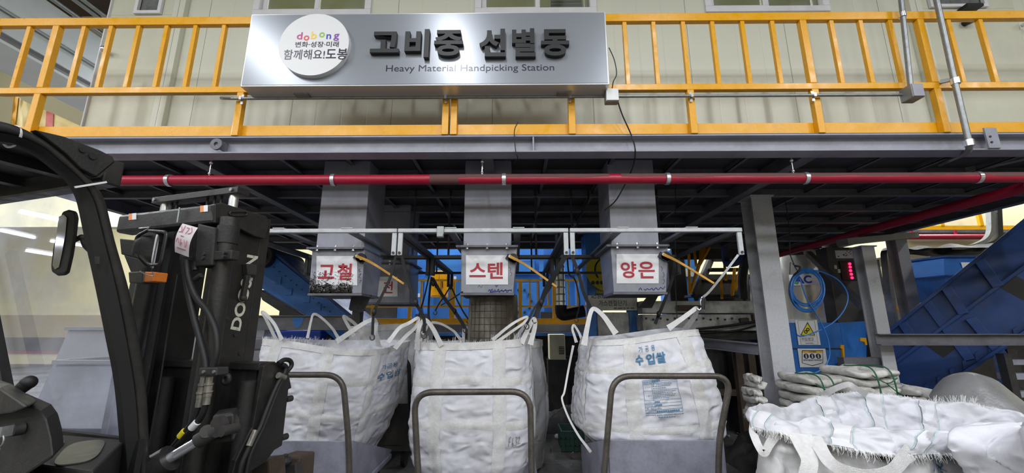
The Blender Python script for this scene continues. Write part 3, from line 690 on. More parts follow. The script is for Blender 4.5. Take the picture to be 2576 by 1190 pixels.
# ---------------------------------------------------------------- bag hanger frames under the platform
ZFR = P(1288, 579, 3.3).z
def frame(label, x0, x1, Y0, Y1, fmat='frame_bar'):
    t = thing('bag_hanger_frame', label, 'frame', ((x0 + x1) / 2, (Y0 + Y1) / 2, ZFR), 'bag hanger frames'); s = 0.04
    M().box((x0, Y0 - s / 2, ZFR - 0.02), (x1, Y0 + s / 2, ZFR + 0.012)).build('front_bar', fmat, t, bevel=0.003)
    M().box((x0, Y1 - s / 2, ZFR - 0.02), (x1, Y1 + s / 2, ZFR + 0.012)).build('rear_bar', 'frame_dark_and_shade', t)
    for x in (x0 + 0.022, x1 - 0.022): M().box((x - 0.02, Y0 + 0.021, ZFR - 0.025), (x + 0.02, Y1 - 0.021, ZFR + 0.01)).build('side_bar', 'frame_dark_and_shade', t)
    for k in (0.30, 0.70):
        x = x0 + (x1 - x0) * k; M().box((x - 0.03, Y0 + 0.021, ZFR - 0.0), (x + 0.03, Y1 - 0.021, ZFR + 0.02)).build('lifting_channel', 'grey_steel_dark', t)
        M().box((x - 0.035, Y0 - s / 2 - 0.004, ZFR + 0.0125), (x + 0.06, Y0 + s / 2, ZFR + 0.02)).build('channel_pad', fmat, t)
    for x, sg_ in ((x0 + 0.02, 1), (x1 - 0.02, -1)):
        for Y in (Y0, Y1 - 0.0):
            m = M(); m.box((x - 0.019, Y - 0.012, ZFR - 0.21), (x + 0.019, Y + 0.012, ZFR - 0.021)); m.build('hook_plate', fmat if Y == Y0 else 'frame_dark_and_shade', t, bevel=0.004)
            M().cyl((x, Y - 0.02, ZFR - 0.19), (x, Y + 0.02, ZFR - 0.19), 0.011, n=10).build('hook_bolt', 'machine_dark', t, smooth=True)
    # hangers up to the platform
    for x in (x0 + 0.2, x1 - 0.2): M().cyl((x, Y1, ZFR + 0.0125), (x, Y1, zb1 - 0.0005), 0.012, n=8).build('hanger_rod', 'frame_dark_and_shade', t)
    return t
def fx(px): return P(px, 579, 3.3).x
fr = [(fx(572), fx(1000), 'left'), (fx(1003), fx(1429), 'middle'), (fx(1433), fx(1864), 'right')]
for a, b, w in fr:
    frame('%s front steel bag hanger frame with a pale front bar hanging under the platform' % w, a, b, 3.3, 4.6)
    frame('%s rear steel bag hanger frame, coloured dark for shade, behind the pale front one' % w, a, b, 4.68, 6.05, 'frame_dark_and_shade')
wg = thing('counterweight', 'small grey curved clip hooked over the middle hanger bar', 'clip', P(1108, 590, 3.28))
p = P(1108, 575, 3.27); M().box((p.x - 0.03, 3.262, p.z - 0.07), (p.x + 0.03, 3.278, p.z + 0.02)).box((p.x - 0.022, 3.23, p.z - 0.08), (p.x + 0.03, 3.278, p.z - 0.045)).build('clip_body', 'galvanised', wg, bevel=0.008)

# ---------------------------------------------------------------- black straps from the frames to the bag loops
def strap(label, pts, w=0.022, mt='black_strap', hook=True, t_=0.005, knot=None):
    path = smoothpath([P(*p) for p in pts], 5)
    o = thing('hanging_strap', label, 'strap', path[-1])
    M().sweep(path, w, t_, up=(0.2, 1, 0)).build('webbing', mt, o)
    if hook:
        e = path[-1]; m = M(); m.tube([e + V3((0.018 * math.sin(a), 0, -0.02 + 0.022 * math.cos(a))) for a in [k * 0.5 for k in range(11)]], 0.005, 6); m.build('hook', 'machine_dark', o, smooth=True)
    if knot:
        q = P(*knot); M().ball(q, 0.02, (1, 1, 1.5), n=6).build('buckle', 'black_rubber', o, smooth=True)
    return o
strap('black strap from the left frame corner to the right loop of the left front bag', [(996, 641, 3.3), (985, 690, 3.3), (960, 745, 3.3), (941, 785, 3.32), (937, 842, 3.33)], knot=(941, 785, 3.31))
strap('black strap from the middle frame corner to the left loop of the middle bag', [(1010, 641, 3.3), (1024, 700, 3.3), (1046, 761, 3.3), (1066, 800, 3.32), (1067, 838, 3.33)], w=0.026, knot=(1046, 761, 3.29))
strap('thin black strap slanting left from the rear frame drop to the left loop', [(1079, 695, 4.58), (1068, 745, 4.4), (1055, 790, 4.2), (1046, 825, 4.1)], w=0.016)
strap('black strap from the rear frame drop with a knot halfway', [(1086, 697, 4.58), (1080, 745, 4.4), (1078, 790, 4.2), (1083, 815, 4.1)], w=0.022, knot=(1090, 714, 4.5))
strap('thick black strap crossing to the right behind the middle bag loop', [(1088, 700, 4.58), (1112, 742, 4.5), (1143, 783, 4.4), (1160, 808, 4.3), (1170, 826, 4.25)], w=0.036, knot=(1144, 783, 4.39))
strap('thin black strap beside the thick one ending over the middle chute outlet', [(1133, 716, 4.66), (1150, 755, 4.6), (1166, 785, 4.5), (1179, 804, 4.45)], w=0.016)
strap('short black strap tied slantwise between two straps left of the middle chute', [(1134, 718, 4.66), (1118, 745, 4.6), (1104, 765, 4.55), (1095, 782, 4.5)], w=0.014, knot=(1133, 722, 4.62))
strap('thin black cord stretched up to the lower corner of the middle chute', [(1164, 734, 3.69), (1140, 750, 3.9), (1110, 768, 4.2)], w=0.012, hook=False)
strap('thick black strap from the right corner of the middle frame down to the bag', [(1424, 641, 3.3), (1402, 680, 3.35), (1375, 725, 3.45), (1360, 765, 3.5), (1345, 800, 3.5)], w=0.04, knot=(1362, 760, 3.47))
strap('black strap hanging left of the silver pipe to the middle bag', [(1400, 690, 3.8), (1380, 730, 3.6), (1345, 775, 3.5), (1325, 815, 3.45)], w=0.02)
strap('black strap from the right frame corner to the left loop of the right bag', [(1438, 641, 3.3), (1456, 690, 3.3), (1468, 735, 3.32), (1486, 776, 3.35)], w=0.028, knot=(1452, 682, 3.29))
strap('thin black strap curving behind the right bag loop', [(1427, 650, 3.4), (1432, 690, 3.6), (1447, 705, 3.8), (1458, 760, 3.9), (1450, 800, 4)], w=0.014)
strap('grey strap slanting from the far right frame corner to the right bag', [(1857, 641, 3.3), (1820, 690, 3.3), (1785, 733, 3.32), (1768, 748, 3.33)], w=0.018, mt='galvanised')
strap('black cable hanging down from the lower right of the right hand chute', [(1697, 655, 4.1), (1694, 690, 4.1), (1680, 735, 4.1), (1658, 790, 4.1), (1648, 815, 4.1)], w=0.03, hook=False, knot=(1657, 790, 4.08))
strap('thin black line hanging straight beside the cable under the right chute', [(1699, 452, 4.3), (1699, 700, 4.3), (1701, 750, 4.3), (1703, 800, 4.3)], w=0.008, hook=False)
hk = thing('steel_hook', 'pale steel hook joining the grey strap and the loop of the right bag', 'hook', P(1768, 780, 3.33))
M().tube(smoothpath([P(1766, 747, 3.33), P(1762, 760, 3.33), P(1765, 772, 3.33), P(1759, 780, 3.33), P(1752, 776, 3.33)]), 0.006, 8).build('hook_rod', 'chrome', hk, smooth=True)
M().cyl(P(1768, 750, 3.33), P(1768, 778, 3.33), 0.016, n=10).build('hook_grip', 'black_rubber', hk, smooth=True)
# ---------------------------------------------------------------- woven bulk bags
def bag_mat(name, col, dirtamt, dcol=(128, 122, 112)):
    m = mat(name, col, 0.5, dirt=dirtamt, dcol=dcol, dscale=2.6, dlo=0.44, dhi=0.78, fine=0.05, spec=0.35)
    nt = m.node_tree; N = nt.nodes; L = nt.links; b = N['Principled BSDF']
    tc = N.new('ShaderNodeTexCoord'); mp = N.new('ShaderNodeMapping'); mp.inputs['Scale'].default_value = (1, 1, 1.7)
    L.new(tc.outputs['Object'], mp.inputs[0])
    n1 = N.new('ShaderNodeTexNoise'); n1.inputs['Scale'].default_value = 6.5; n1.inputs['Detail'].default_value = 7; n1.inputs['Roughness'].default_value = 0.55; n1.inputs['Distortion'].default_value = 0.6
    try: n1.noise_type = 'RIDGED_MULTIFRACTAL'
    except Exception: pass
    L.new(mp.outputs[0], n1.inputs['Vector'])
    bp = N.new('ShaderNodeBump'); bp.inputs['Strength'].default_value = 0.75; bp.inputs['Distance'].default_value = 0.03
    L.new(n1.outputs[0], bp.inputs['Height'])
    w = N.new('ShaderNodeTexNoise'); w.inputs['Scale'].default_value = 260; L.new(tc.outputs['Object'], w.inputs['Vector'])
    bp2 = N.new('ShaderNodeBump'); bp2.inputs['Strength'].default_value = 0.12; bp2.inputs['Distance'].default_value = 0.004
    L.new(w.outputs[0], bp2.inputs['Height']); L.new(bp.outputs[0], bp2.inputs['Normal']); L.new(bp2.outputs[0], b.inputs['Normal'])
    return m
bag_mat('bag_white', (212, 212, 220), 0.36); bag_mat('bag_grey', (200, 201, 207), 0.4); bag_mat('bag_dirty', (200, 199, 201), 0.5)
mat('webbing', (212, 211, 212), 0.6, dirt=0.45, dcol=(156, 148, 138), dscale=6, fine=0.08, bump=0.3, bscale=220)
mat('fray', (230, 230, 230), 0.7)
mat('bag_print', (62, 116, 156), 0.6); mat('bag_pencil', (120, 120, 126), 0.7)
mat('tube_steel', (92, 86, 80), 0.42, metal=0.35, dirt=0.7, dcol=(46, 41, 38), dscale=10, fine=0.2, rvar=0.12)
mat('cart_panel', (136, 137, 152), 0.48, dirt=0.6, dcol=(84, 82, 86), dscale=5, fine=0.1)

def bag(label, cx, cy, z0, z1, hx, hy, rot, prof, rim=lambda u: 0.0, shift=lambda v: (0, 0), seed=0, mt='bag_white', n_exp=4.5, bands_v=(0.26, 0.74), bands_h=(0.42, 0.72), group='white bulk bags standing on the carts', wr=1.0, name='bulk_bag', fray=True, detail=(150, 90)):
    t = thing(name, label, 'bag', (cx, cy, z0), group); cr, sr = math.cos(rot), math.sin(rot)
    def pf(v):
        for (a, ra), (b, rb) in zip(prof, prof[1:]):
            if v <= b:
                s = (v - a) / (b - a); s = s * s * (3 - 2 * s); return ra + (rb - ra) * s
        return prof[-1][1]
    def surf(u, v, off=0.0):
        a = 2 * math.pi * u; c, s = math.cos(a), math.sin(a); n = n_exp - 1.2 * (1 - v)
        r = (abs(c) ** n + abs(s) ** n) ** (-1 / n); k = pf(v)
        q = V3((c * 3 + seed, s * 3, v * 2.5)); w = V3((c * 1.6 + seed, s * 1.6, v * 11))
        fine_ = 1 - abs(noise.noise(w)) * 2; fine2 = 1 - abs(noise.noise(V3((c * 7 + seed, s * 7, v * 9 + c * 4)))) * 2
        w3 = noise.noise_vector(V3((c * 1.5 + seed, s * 1.5, v * 2))) * 0.8; cr1 = abs(noise.noise(V3((c * 3.2 + seed, s * 3.2, v * 4.2)) + w3)); cr2 = abs(noise.noise(V3((c * 6 + s * 2 + seed, s * 6, v * 7 - c * 3)) + w3 * 1.5))
        d = 0.02 * noise.noise(q) + wr * (0.005 * fine_ * (0.4 + 0.9 * (1 - v)) + 0.006 * fine2 - 0.008 * max(0, 1 - cr1 * 7) - 0.007 * max(0, 1 - cr2 * 6))
        x = c * r * hx * k + c * (d + off); y = s * r * hy * k + s * (d + off)
        sxv, syv = shift(v); zt_ = z1 + rim(u)
        return V3((cx + sxv + x * cr - y * sr, cy + syv + x * sr + y * cr, z0 + (zt_ - z0) * v))
    nu, nv = detail
    m = M(); m.grid(lambda u, v: surf(u, v), nu, nv, closed=True)
    def inner(u, v):
        return surf(u, 1 - 0.42 * v, -0.008 - 0.03 * v) if v < 1 else surf(u, 0.58, -0.06)
    m.grid(inner, nu, 12, closed=True)
    k = len(m.v); base = [surf(i / nu, 0, -0.01) for i in range(nu)]
    m.add(base + [V3((cx, cy, z0))], [(i, (i + 1) % nu, nu) for i in range(nu)])
    body = m.build('body', mt, t, smooth=True, angle=180)
    # sewn tapes: pairs on each face, girdles and the hem
    def vband(uc, hw=0.0135):
        M().grid(lambda a, b: surf(uc - hw + 2 * hw * a, 0.02 + 0.975 * b, 0.007 - 0.004 * abs(2 * a - 1)), 4, 70).build('vertical_tape', 'webbing', t, smooth=True)
    for face in range(4):
        for k2 in bands_v:
            tt = math.atan2((2 * k2 - 1) * (hx if face % 2 else hy), (hy if face % 2 else hx)) / (2 * math.pi)
            vband((face * 0.25 + tt) % 1.0)
    for v in bands_h: M().grid(lambda a, b, v=v: surf(a, v - 0.03 + 0.06 * b + 0.012 * math.sin(a * 25 + seed), 0.005 - 0.004 * abs(2 * b - 1)), 150, 4, closed=True).build('girdle_tape', 'webbing', t, smooth=True)
    M().grid(lambda a, b: surf(a, 0.945 + 0.055 * b, 0.005), 150, 3, closed=True).build('hem', 'webbing', t, smooth=True)
    if fray:
        rnd = random.Random(seed * 7 + 3); f = M()
        for i in range(420):
            u = rnd.random(); p = surf(u, 1.0, 0.002); L_ = rnd.uniform(0.006, 0.035) * (1.6 if noise.noise(V3((u * 9, seed, 0))) > 0.1 else 0.6)
            e = p + V3((rnd.uniform(-.012, .012), rnd.uniform(-.012, .012), L_)); f.sweep([p - V3((0, 0, 0.01)), e], 0.0011, 0.0009)
        fo = f.build('frayed_edge', 'fray', t); fo['kind'] = 'stuff'
    return t, surf
def loop(t, pts, w=0.04, mt='webbing', twist=0.0, th=0.003):
    pp = [V3(p) if len(p) == 3 and isinstance(p, V3) else P(*p) for p in pts]
    pp = [pp[0] + (pp[0] - pp[1]).normalized() * 0.05] + pp + [pp[-1] + (pp[-1] - pp[-2]).normalized() * 0.05]
    path = smoothpath(pp, 8); n = len(path)
    def up(i): 
        a = twist * i / n
        return V3((0.25 + math.sin(a), 1, 0.1))
    return M().sweep(path, (lambda s: w * (1 - 0.35 * math.sin(math.pi * s))), th, up=up).build('lifting_loop', mt, t, smooth=True)
def on_bag(surf, u0, u1, v0, v1, off=0.006):
    return lambda a, b: surf(u0 + (u1 - u0) * a, v0 + (v1 - v0) * b, off)

# left bag
lc = P(835, 960, 3.95)
zt_l = P(850, 866, 3.46).z
tL, sL = bag('large white bulk bag on the left cart, partly behind the forklift', lc.x + 0.02, 3.96, 0.42, zt_l, 0.52, 0.52, R(-13),
             [(0, 0.80), (0.2, 0.93), (0.45, 1.0), (0.75, 1.03), (1, 1.0)], rim=lambda u: 0.03 * math.cos(2 * math.pi * (u - 0.5)) + 0.02 * math.sin(12 * u), shift=lambda v: (0.10 * (v - 0.6), 0), seed=1)
loop(tL, [(690, 845, 3.6), (668, 800, 3.55), (659, 786, 3.55), (668, 790, 3.5), (690, 815, 3.48), (703, 842, 3.47)])
loop(tL, [(776, 838, 4.4), (782, 810, 4.4), (790, 790, 4.4), (812, 802, 4.4), (836, 826, 4.4), (846, 842, 4.4)])
loop(tL, [(858, 852, 3.47), (890, 830, 3.42), (918, 812, 3.4), (938, 804, 3.4), (946, 812, 3.42), (945, 835, 3.44), (950, 858, 3.48)], w=0.05)
loop(tL, [(985, 850, 3.7), (1005, 825, 3.75), (1030, 812, 3.75), (1052, 800, 3.8), (1046, 822, 3.8), (1022, 845, 3.8), (1003, 866, 3.75)], w=0.045)
loop(tL, [(885, 835, 4.4), (868, 805, 4.4), (866, 796, 4.4), (890, 812, 4.4), (905, 830, 4.4)], w=0.05)
m = M(); lettering(m, '가공용', on_bag(sL, 0.955, 1.035, 0.80, 0.845), 0.0); lettering(m, '수입쌀', on_bag(sL, 0.945, 1.055, 0.70, 0.77), 0.02); m.build('printed_lettering', 'bag_print', tL)

# middle bag
mc = P(1192, 960, 3.9); zt_m = P(1192, 858, 3.42).z
tM, sM = bag('large white bulk bag in the middle, standing behind the low U shaped cart handle', mc.x + 0.02, 3.90, 0.30, zt_m, 0.50, 0.49, R(-2),
             [(0, 0.84), (0.15, 0.98), (0.35, 1.05), (0.6, 1.03), (0.85, 0.99), (1, 0.97)], rim=lambda u: 0.028 * math.sin(2 * math.pi * (u - 0.52)) * 0 + 0.03 * math.cos(2 * math.pi * u) + 0.012 * math.sin(14 * u), seed=2)
loop(tM, [(1050, 865, 3.45), (1052, 835, 3.42), (1060, 812, 3.42), (1072, 806, 3.42), (1088, 825, 3.42), (1104, 856, 3.42)], w=0.05)
loop(tM, [(1070, 830, 4.3), (1085, 812, 4.3), (1110, 815, 4.3), (1140, 832, 4.3), (1152, 846, 4.3)], w=0.035)
loop(tM, [(1166, 848, 4.3), (1168, 826, 4.3), (1176, 824, 4.3), (1196, 838, 4.3), (1212, 850, 4.3)], w=0.04)
loop(tM, [(1250, 846, 3.45), (1275, 825, 3.42), (1300, 808, 3.42), (1326, 797, 3.42), (1318, 812, 3.43), (1290, 832, 3.44), (1262, 852, 3.45)], w=0.03)
loop(tM, [(1318, 850, 3.5), (1335, 815, 3.5), (1344, 802, 3.5), (1346, 820, 3.5), (1338, 852, 3.5)], w=0.05)
loop(tM, [(1300, 848, 3.7), (1318, 822, 3.6), (1330, 806, 3.55), (1338, 815, 3.6), (1342, 848, 3.8)], w=0.04)
m = M(); strokes(m, [[(0, 0), (0.03, 0.5), (0.06, 1), (0.2, 1)], [(0.03, 0.5), (0.17, 0.55)], [(0.38, 0.95), (0.28, 0.3), (0.33, 0.02), (0.43, 0.1), (0.4, 0.35), (0.3, 0.3)], [(0.52, 0.95), (0.66, 1), (0.6, 0.6), (0.68, 0.4), (0.62, 0.1), (0.5, 0.12)], [(0.75, 0.8), (0.85, 1), (0.95, 0.75), (0.8, 0.25), (1, 0.3)]], on_bag(sM, 0.842, 0.866, 0.275, 0.335), 0.004); m.build('pencil_mark', 'bag_pencil', tM)

# right bag: slumped, hung by two loops
rc = P(1612, 980, 3.62)
zt_r = P(1600, 842, 3.25).z; zb_r = P(1600, 1118, 3.2).z - 0.06
tR, sR = bag('slumped white bulk bag at right printed with blue Korean writing, sitting on a tilting cart', rc.x - 0.015, 3.68, zb_r, zt_r, 0.515, 0.46, R(4),
             [(0, 0.93), (0.12, 1.08), (0.3, 1.07), (0.6, 1.0), (0.85, 0.91), (1, 0.83)], rim=lambda u: 0.045 * math.cos(2 * math.pi * u) + 0.035 * math.sin(2 * math.pi * (u - 0.5)) * 0 + 0.01 * math.sin(17 * u),
             shift=lambda v: (0.05 - 0.035 * v, -0.02 * v), seed=5, bands_v=(0.3, 0.72), bands_h=(0.20, 0.70), fray=False)
loop(tR, [(1472, 852, 3.32), (1478, 820, 3.32), (1486, 786, 3.33), (1496, 777, 3.33), (1518, 795, 3.3), (1540, 826, 3.27)], w=0.05)
loop(tR, [(1692, 818, 3.27), (1715, 802, 3.3), (1738, 785, 3.32), (1752, 776, 3.33), (1748, 795, 3.4), (1730, 820, 3.5)], w=0.05)
loop(tR, [(1446, 848, 3.9), (1440, 828, 3.9), (1444, 818, 3.9), (1456, 836, 3.9), (1462, 850, 3.9)], w=0.03)
loop(tR, [(1440, 880, 3.7), (1430, 930, 3.55), (1420, 985, 3.45), (1414, 1005, 3.4), (1430, 1050, 3.35), (1455, 1095, 3.3), (1475, 1122, 3.28)], w=0.022)
loop(tR, [(1782, 980, 3.4), (1798, 1010, 3.36), (1802, 1045, 3.35), (1794, 1070, 3.34)], w=0.03)
def bagtext(u0, u1, v0, v1): return on_bag(sR, u0, u1, v0, v1, 0.008)
m = M()
for ch, a0, a1 in (('가', 0.0, 0.25), ('공', 0.38, 0.62), ('용', 0.75, 1.0)): lettering(m, ch, bagtext(0.703 + 0.042 * a0, 0.703 + 0.042 * a1, 0.86, 0.912), 0.0)
for ch, a0, a1 in (('수', 0.0, 0.24), ('입', 0.34, 0.62), ('쌀', 0.68, 1.0)): lettering(m, ch, bagtext(0.694 + 0.074 * a0, 0.694 + 0.074 * a1, 0.745, 0.84), 0.03)
m.build('printed_lettering', 'bag_print', tR)
m = M(); T0 = (0.705, 0.783, 0.30, 0.62); tm_ = bagtext(*T0)
def hl(b, a0=0, a1=1): m.tube([tm_(a0 + (a1 - a0) * i / 12, b) for i in range(13)], 0.0012, 4)
for b in (0.98, 0.93, 0.88, 0.70, 0.45, 0.37, 0.29, 0.21, 0.13): hl(b)
for a in (0.0, 0.24, 1.0): m.tube([tm_(a, 0.13 + 0.85 * i / 12) for i in range(13)], 0.0012, 4)
def tline(body, a0, a1, b0, b1, off=0.0): lettering(m, body, lambda a, b: tm_(a0 + (a1 - a0) * a, b0 + (b1 - b0) * b), off, res=2)
tline('제 품 명', 0.03, 0.2, 0.935, 0.972); tline('－－－－', 0.27, 0.5, 0.935, 0.972); tline('원 산 지', 0.03, 0.2, 0.885, 0.922); tline('－－', 0.27, 0.36, 0.897, 0.91)
tline('수 입 자', 0.05, 0.2, 0.77, 0.81); tline('aT', 0.27, 0.34, 0.82, 0.87, 0.02); tline('한국농수산식품유통공사', 0.37, 0.86, 0.825, 0.865, 0.01); tline('－－－－－－－－', 0.27, 0.8, 0.79, 0.803); tline('－－－－－－', 0.27, 0.65, 0.74, 0.753)
tline('수 출 자', 0.05, 0.2, 0.55, 0.59)
for k, (w_) in enumerate((0.95, 0.8, 0.9, 0.85, 0.6)): tline('－－－－－－－－－－－－'[:int(12 * w_)], 0.27, 0.27 + 0.68 * w_, 0.655 - 0.042 * k, 0.668 - 0.042 * k)
for k, (a_, c_) in enumerate((('생산연도', '－－－'), ('저장기호', '－－－－'), ('중 량', '1,000kg'), ('보관상 주의', '－－－－－－－－－－－'))): tline(a_, 0.02, 0.21, 0.385 - 0.08 * k, 0.425 - 0.08 * k); tline(c_, 0.27, (0.4, 0.45, 0.42, 0.9)[k], 0.385 - 0.08 * k, 0.425 - 0.08 * k)
tline('－－－－－ －－－ －－－－－ －－－－－－', 0.0, 1.0, 0.07, 0.085); tline('－－－－－－－', 0.3, 0.75, 0.01, 0.026)
m.build('printed_table', 'bag_print', tR)

# rear bags
p = P(985, 900, 5.3); bag('greyish white bulk bag standing behind the left bag below the rear chute', p.x, 5.3, 0.255, P(985, 818, 4.9).z, 0.46, 0.46, R(5), [(0, .9), (.4, 1.03), (1, 1)], rim=lambda u: 0.02 * math.sin(9 * u), seed=9, mt='bag_grey', bands_h=(), detail=(90, 50), fray=False)
p = P(1268, 940, 5.2); bag('grey bulk bag standing behind the middle bag, only its right edge showing', p.x, 5.15, 0.005, P(1300, 860, 4.9).z, 0.50, 0.46, R(-4), [(0, .9), (.4, 1.04), (1, 0.9)], rim=lambda u: 0.02 * math.sin(8 * u), seed=11, mt='bag_grey', bands_h=(), detail=(90, 50), fray=False)

# ---------------------------------------------------------------- carts
def cart(label, Yh, hp, panel, zplat, cxw, w, d, side=None, zlow=0.0):
    z = zplat; x0, x1 = cxw - w / 2, cxw + w / 2
    t = thing('platform_cart', label, 'cart', (cxw, Yh + d / 2, 0), 'carts carrying the bulk bags')
    M().box((x0, Yh + 0.045, z - 0.04), (x1, Yh + d, z)).build('platform', 'cart_panel', t, bevel=0.005)
    for x in (x0 + 0.09, x1 - 0.09):
        for y in (Yh + 0.2, Yh + d - 0.18):
            m = M(); m.cyl((x - 0.022, y, 0.075), (x + 0.022, y, 0.075), 0.075, n=24); wh = m.build('wheel', 'black_rubber', t, smooth=True)
            m = M(); m.box((x - 0.035, y - 0.03, 0.06), (x - 0.027, y + 0.03, z - 0.041)); m.box((x + 0.027, y - 0.03, 0.06), (x + 0.035, y + 0.03, z - 0.041)); m.build('caster_fork', 'machine_dark', t)
    pts = rounded([P(*q) for q in hp], 0.13, 8)
    M().tube(pts, 0.0205, 14).build('handle', 'tube_steel', t, smooth=True)
    if panel:
        a, b = panel[0], panel[1]; zt2 = panel[2]
        M().box((a, Yh + 0.03, z + 0.001 - zlow), (b, Yh + 0.042, zt2)).build('front_panel', 'cart_panel', t, bevel=0.003)
        for xx, s in ((a, -1), (b, 1)):
            if side and side.get(s):
                sd = side[s]
                M().prism([(xx, Yh + 0.043, zt2), (xx + s * sd[0], Yh + sd[1], zt2 - sd[2]), (xx + s * sd[0] * 0.85, Yh + sd[1], z + 0.02 - zlow), (xx, Yh + 0.043, z + 0.001 - zlow)], (s * 0.012, 0, 0)).build('side_panel', 'cart_panel', t)
    return t
YhL = 3.06
xa, xb = P(690, 1150, YhL).x - 0.12, P(878, 1112, YhL).x
cart('steel tray cart under the left bag, its handle half hidden by the forklift', YhL, [(600, 1190, YhL), (612, 1120, YhL), (640, 943, YhL), (862, 943, YhL), (877, 1110, YhL + .03), (880, 1250, YhL + .03)],
     (xa, xb, P(800, 1110, YhL + .03).z), 0.38, (xa + xb) / 2, xb - xa + 0.06, 0.97, side={1: (0.02, 0.95, 0.3)})
YhM = 2.86
cart('bag cart in the middle with a low U shaped steel handle', YhM, [(1062, 1290, YhM), (1051, 1180, YhM), (1041, 987, YhM), (1334, 985, YhM), (1337, 1180, YhM), (1337, 1290, YhM)], None, 0.27, P(1190, 1000, 3).x, 0.95, 1.5)
YhR = 2.98
xa, xb = P(1530, 1112, YhR + .04).x, P(1816, 1110, YhR + .04).x
cart('steel tray cart under the slumped right bag with a tall bent handle', YhR, [(1508, 1290, YhR), (1520, 1190, YhR), (1541, 946, YhR), (1840, 946, YhR), (1808, 1110, YhR + .03), (1806, 1270, YhR + .03)],
     (xa, xb, P(1680, 1108, YhR + .03).z), zb_r - 0.005, (xa + xb) / 2, xb - xa - 0.03, 0.95, side={-1: (0.05, 0.9, 0.25), 1: (0.03, 0.9, 0.25)}, zlow=0.36)
ct = thing('platform_cart', 'dark cart behind the left bag, showing only a bent handle end and a grey panel', 'cart', P(1010, 1050, 4.7), 'carts carrying the bulk bags')
YhB = 4.72; M().tube(rounded([P(940, 900, YhB), P(1029, 901, YhB), P(1032, 1100, YhB), V3((P(1034, 1100, YhB).x, YhB, 0.26))], 0.12), 0.022, 12).build('handle', 'black_rubber', ct, smooth=True)
q0, q1 = P(930, 1016, YhB + .03), P(1034, 1100, YhB + .03); M().box((q0.x, YhB + .03, 0.26), (q1.x, YhB + .045, q0.z)).build('front_panel', 'machine_dark', ct)
M().box((q0.x - .4, YhB + .03, 0.2), (q1.x, YhB + 1.1, 0.25)).build('platform', 'machine_dark', ct)
for x in (q0.x - .3, q1.x - .1):
    for y in (YhB + .2, YhB + .9): M().cyl((x - .02, y, .1), (x + .02, y, .1), .1).build('wheel', 'black_rubber', ct, smooth=True)

# ---------------------------------------------------------------- big slumped bag in the right foreground
def loopsurf(layers, nu=220, per=10, seed=0, amp=0.012, close=True):
    n = len(layers[0])
    def cr(p0, p1, p2, p3, t): return 0.5 * ((2 * p1) + (p2 - p0) * t + (2 * p0 - 5 * p1 + 4 * p2 - p3) * t * t + (3 * p1 - p0 - 3 * p2 + p3) * t ** 3)
    def at(L, u):
        f = (u % 1.0) * n; i = int(f) % n; t = f - int(f)
        return cr(L[(i - 1) % n], L[i], L[(i + 1) % n], L[(i + 2) % n], t)
    K = len(layers)
    def s(u, v):
        f = v * (K - 1); i = min(K - 2, int(f)); t = f - i; c = [at(layers[max(0, min(K - 1, j))], u) for j in (i - 1, i, i + 1, i + 2)]
        p = c[1] * (1 - t) + c[2] * t if False else cr(c[0], c[1], c[2], c[3], t)
        q = V3((p.x * 4 + seed, p.y * 4, p.z * 5)); d = noise.noise_vector(q) * amp * 1.6 + noise.noise_vector(q * 2.7) * amp * 0.9
        r = 1 - 2 * abs(noise.noise(q * 1.7 + V3((3, 1, 7)))) - 1.3 * max(0, 1 - 6 * abs(noise.noise(q * 1.3 + noise.noise_vector(q * .8)))) - 0.8 * max(0, 1 - 5 * abs(noise.noise(q * 2.4 + noise.noise_vector(q * 1.2) * 1.5))); r2 = 1 - 2 * abs(noise.noise(V3((q.x * 2.2 + q.z * 2, q.y * 2.2, q.z * 1.2))))
        return p + d + V3((0, -1, 0.5)) * amp * 0.9 * (r + 0.7 * r2)
    return s
rim_ = [(1890, 1021, 2.25), (1945, 1046, 2.12), (2012, 1063, 2.08), (2054, 1045, 2.10), (2136, 1070, 2.02), (2288, 1076, 1.98), (2377, 1091, 1.98), (2576, 1090, 2.05), (2720, 1075, 2.4), (2580, 1045, 2.75), (2500, 1030, 2.85), (2430, 1017, 2.9), (2330, 1012, 2.95), (2230, 1000, 2.95), (2140, 992, 2.95), (2060, 1003, 2.85), (1985, 1026, 2.6)]
hem_ = [(1886, 1066, 2.2), (1922, 1083, 2.07), (1985, 1106, 2.02), (2040, 1117, 2.0), (2147, 1135, 1.93), (2246, 1145, 1.9), (2340, 1138, 1.92), (2450, 1150, 2.0), (2760, 1120, 2.4)]
rimP = [P(*q) for q in rim_]; ctr = V3((sum(p.x for p in rimP) / len(rimP), sum(p.y for p in rimP) / len(rimP), 0))
def outw(p, d, dz): 
    h = V3((p.x - ctr.x, p.y - ctr.y, 0)); h.normalize(); return p + h * d + V3((0, 0, dz))
hemP = [P(*q) for q in hem_] + [outw(p, 0.03, -0.06) for p in rimP[9:]]
midP = [outw((a + b) / 2, 0.025, 0.01) for a, b in zip(rimP, hemP)]
tuck = [outw(h, -0.07 if i < 9 else 0.03, -0.015) for i, h in enumerate(hemP)]
body1 = [outw(V3((h.x, h.y, 0.66)), 0.02, 0) for h in hemP]
body2 = [outw(V3((h.x, h.y, 0.32)), 0.07, 0) for h in hemP]
body3 = [outw(V3((h.x, h.y, 0.01)), 0.0, 0) for h in hemP]
in1 = [outw(p, -0.05, -0.12) for p in rimP]; in2 = [outw(p, -0.12, -0.30) for p in rimP]; in3 = [outw(V3((p.x, p.y, 0.62)), -0.3, 0) for p in rimP]
fb = thing('bulk_bag', 'big open white bulk bag in the right foreground with its collar folded down and frayed', 'bag', (ctr.x, ctr.y, 0), 'loose white bulk bags at the lower right')
sA = loopsurf([in3, in2, in1, rimP, midP, hemP], seed=3, amp=0.012); sB = loopsurf([tuck, body1, body2, body3], seed=8, amp=0.016)
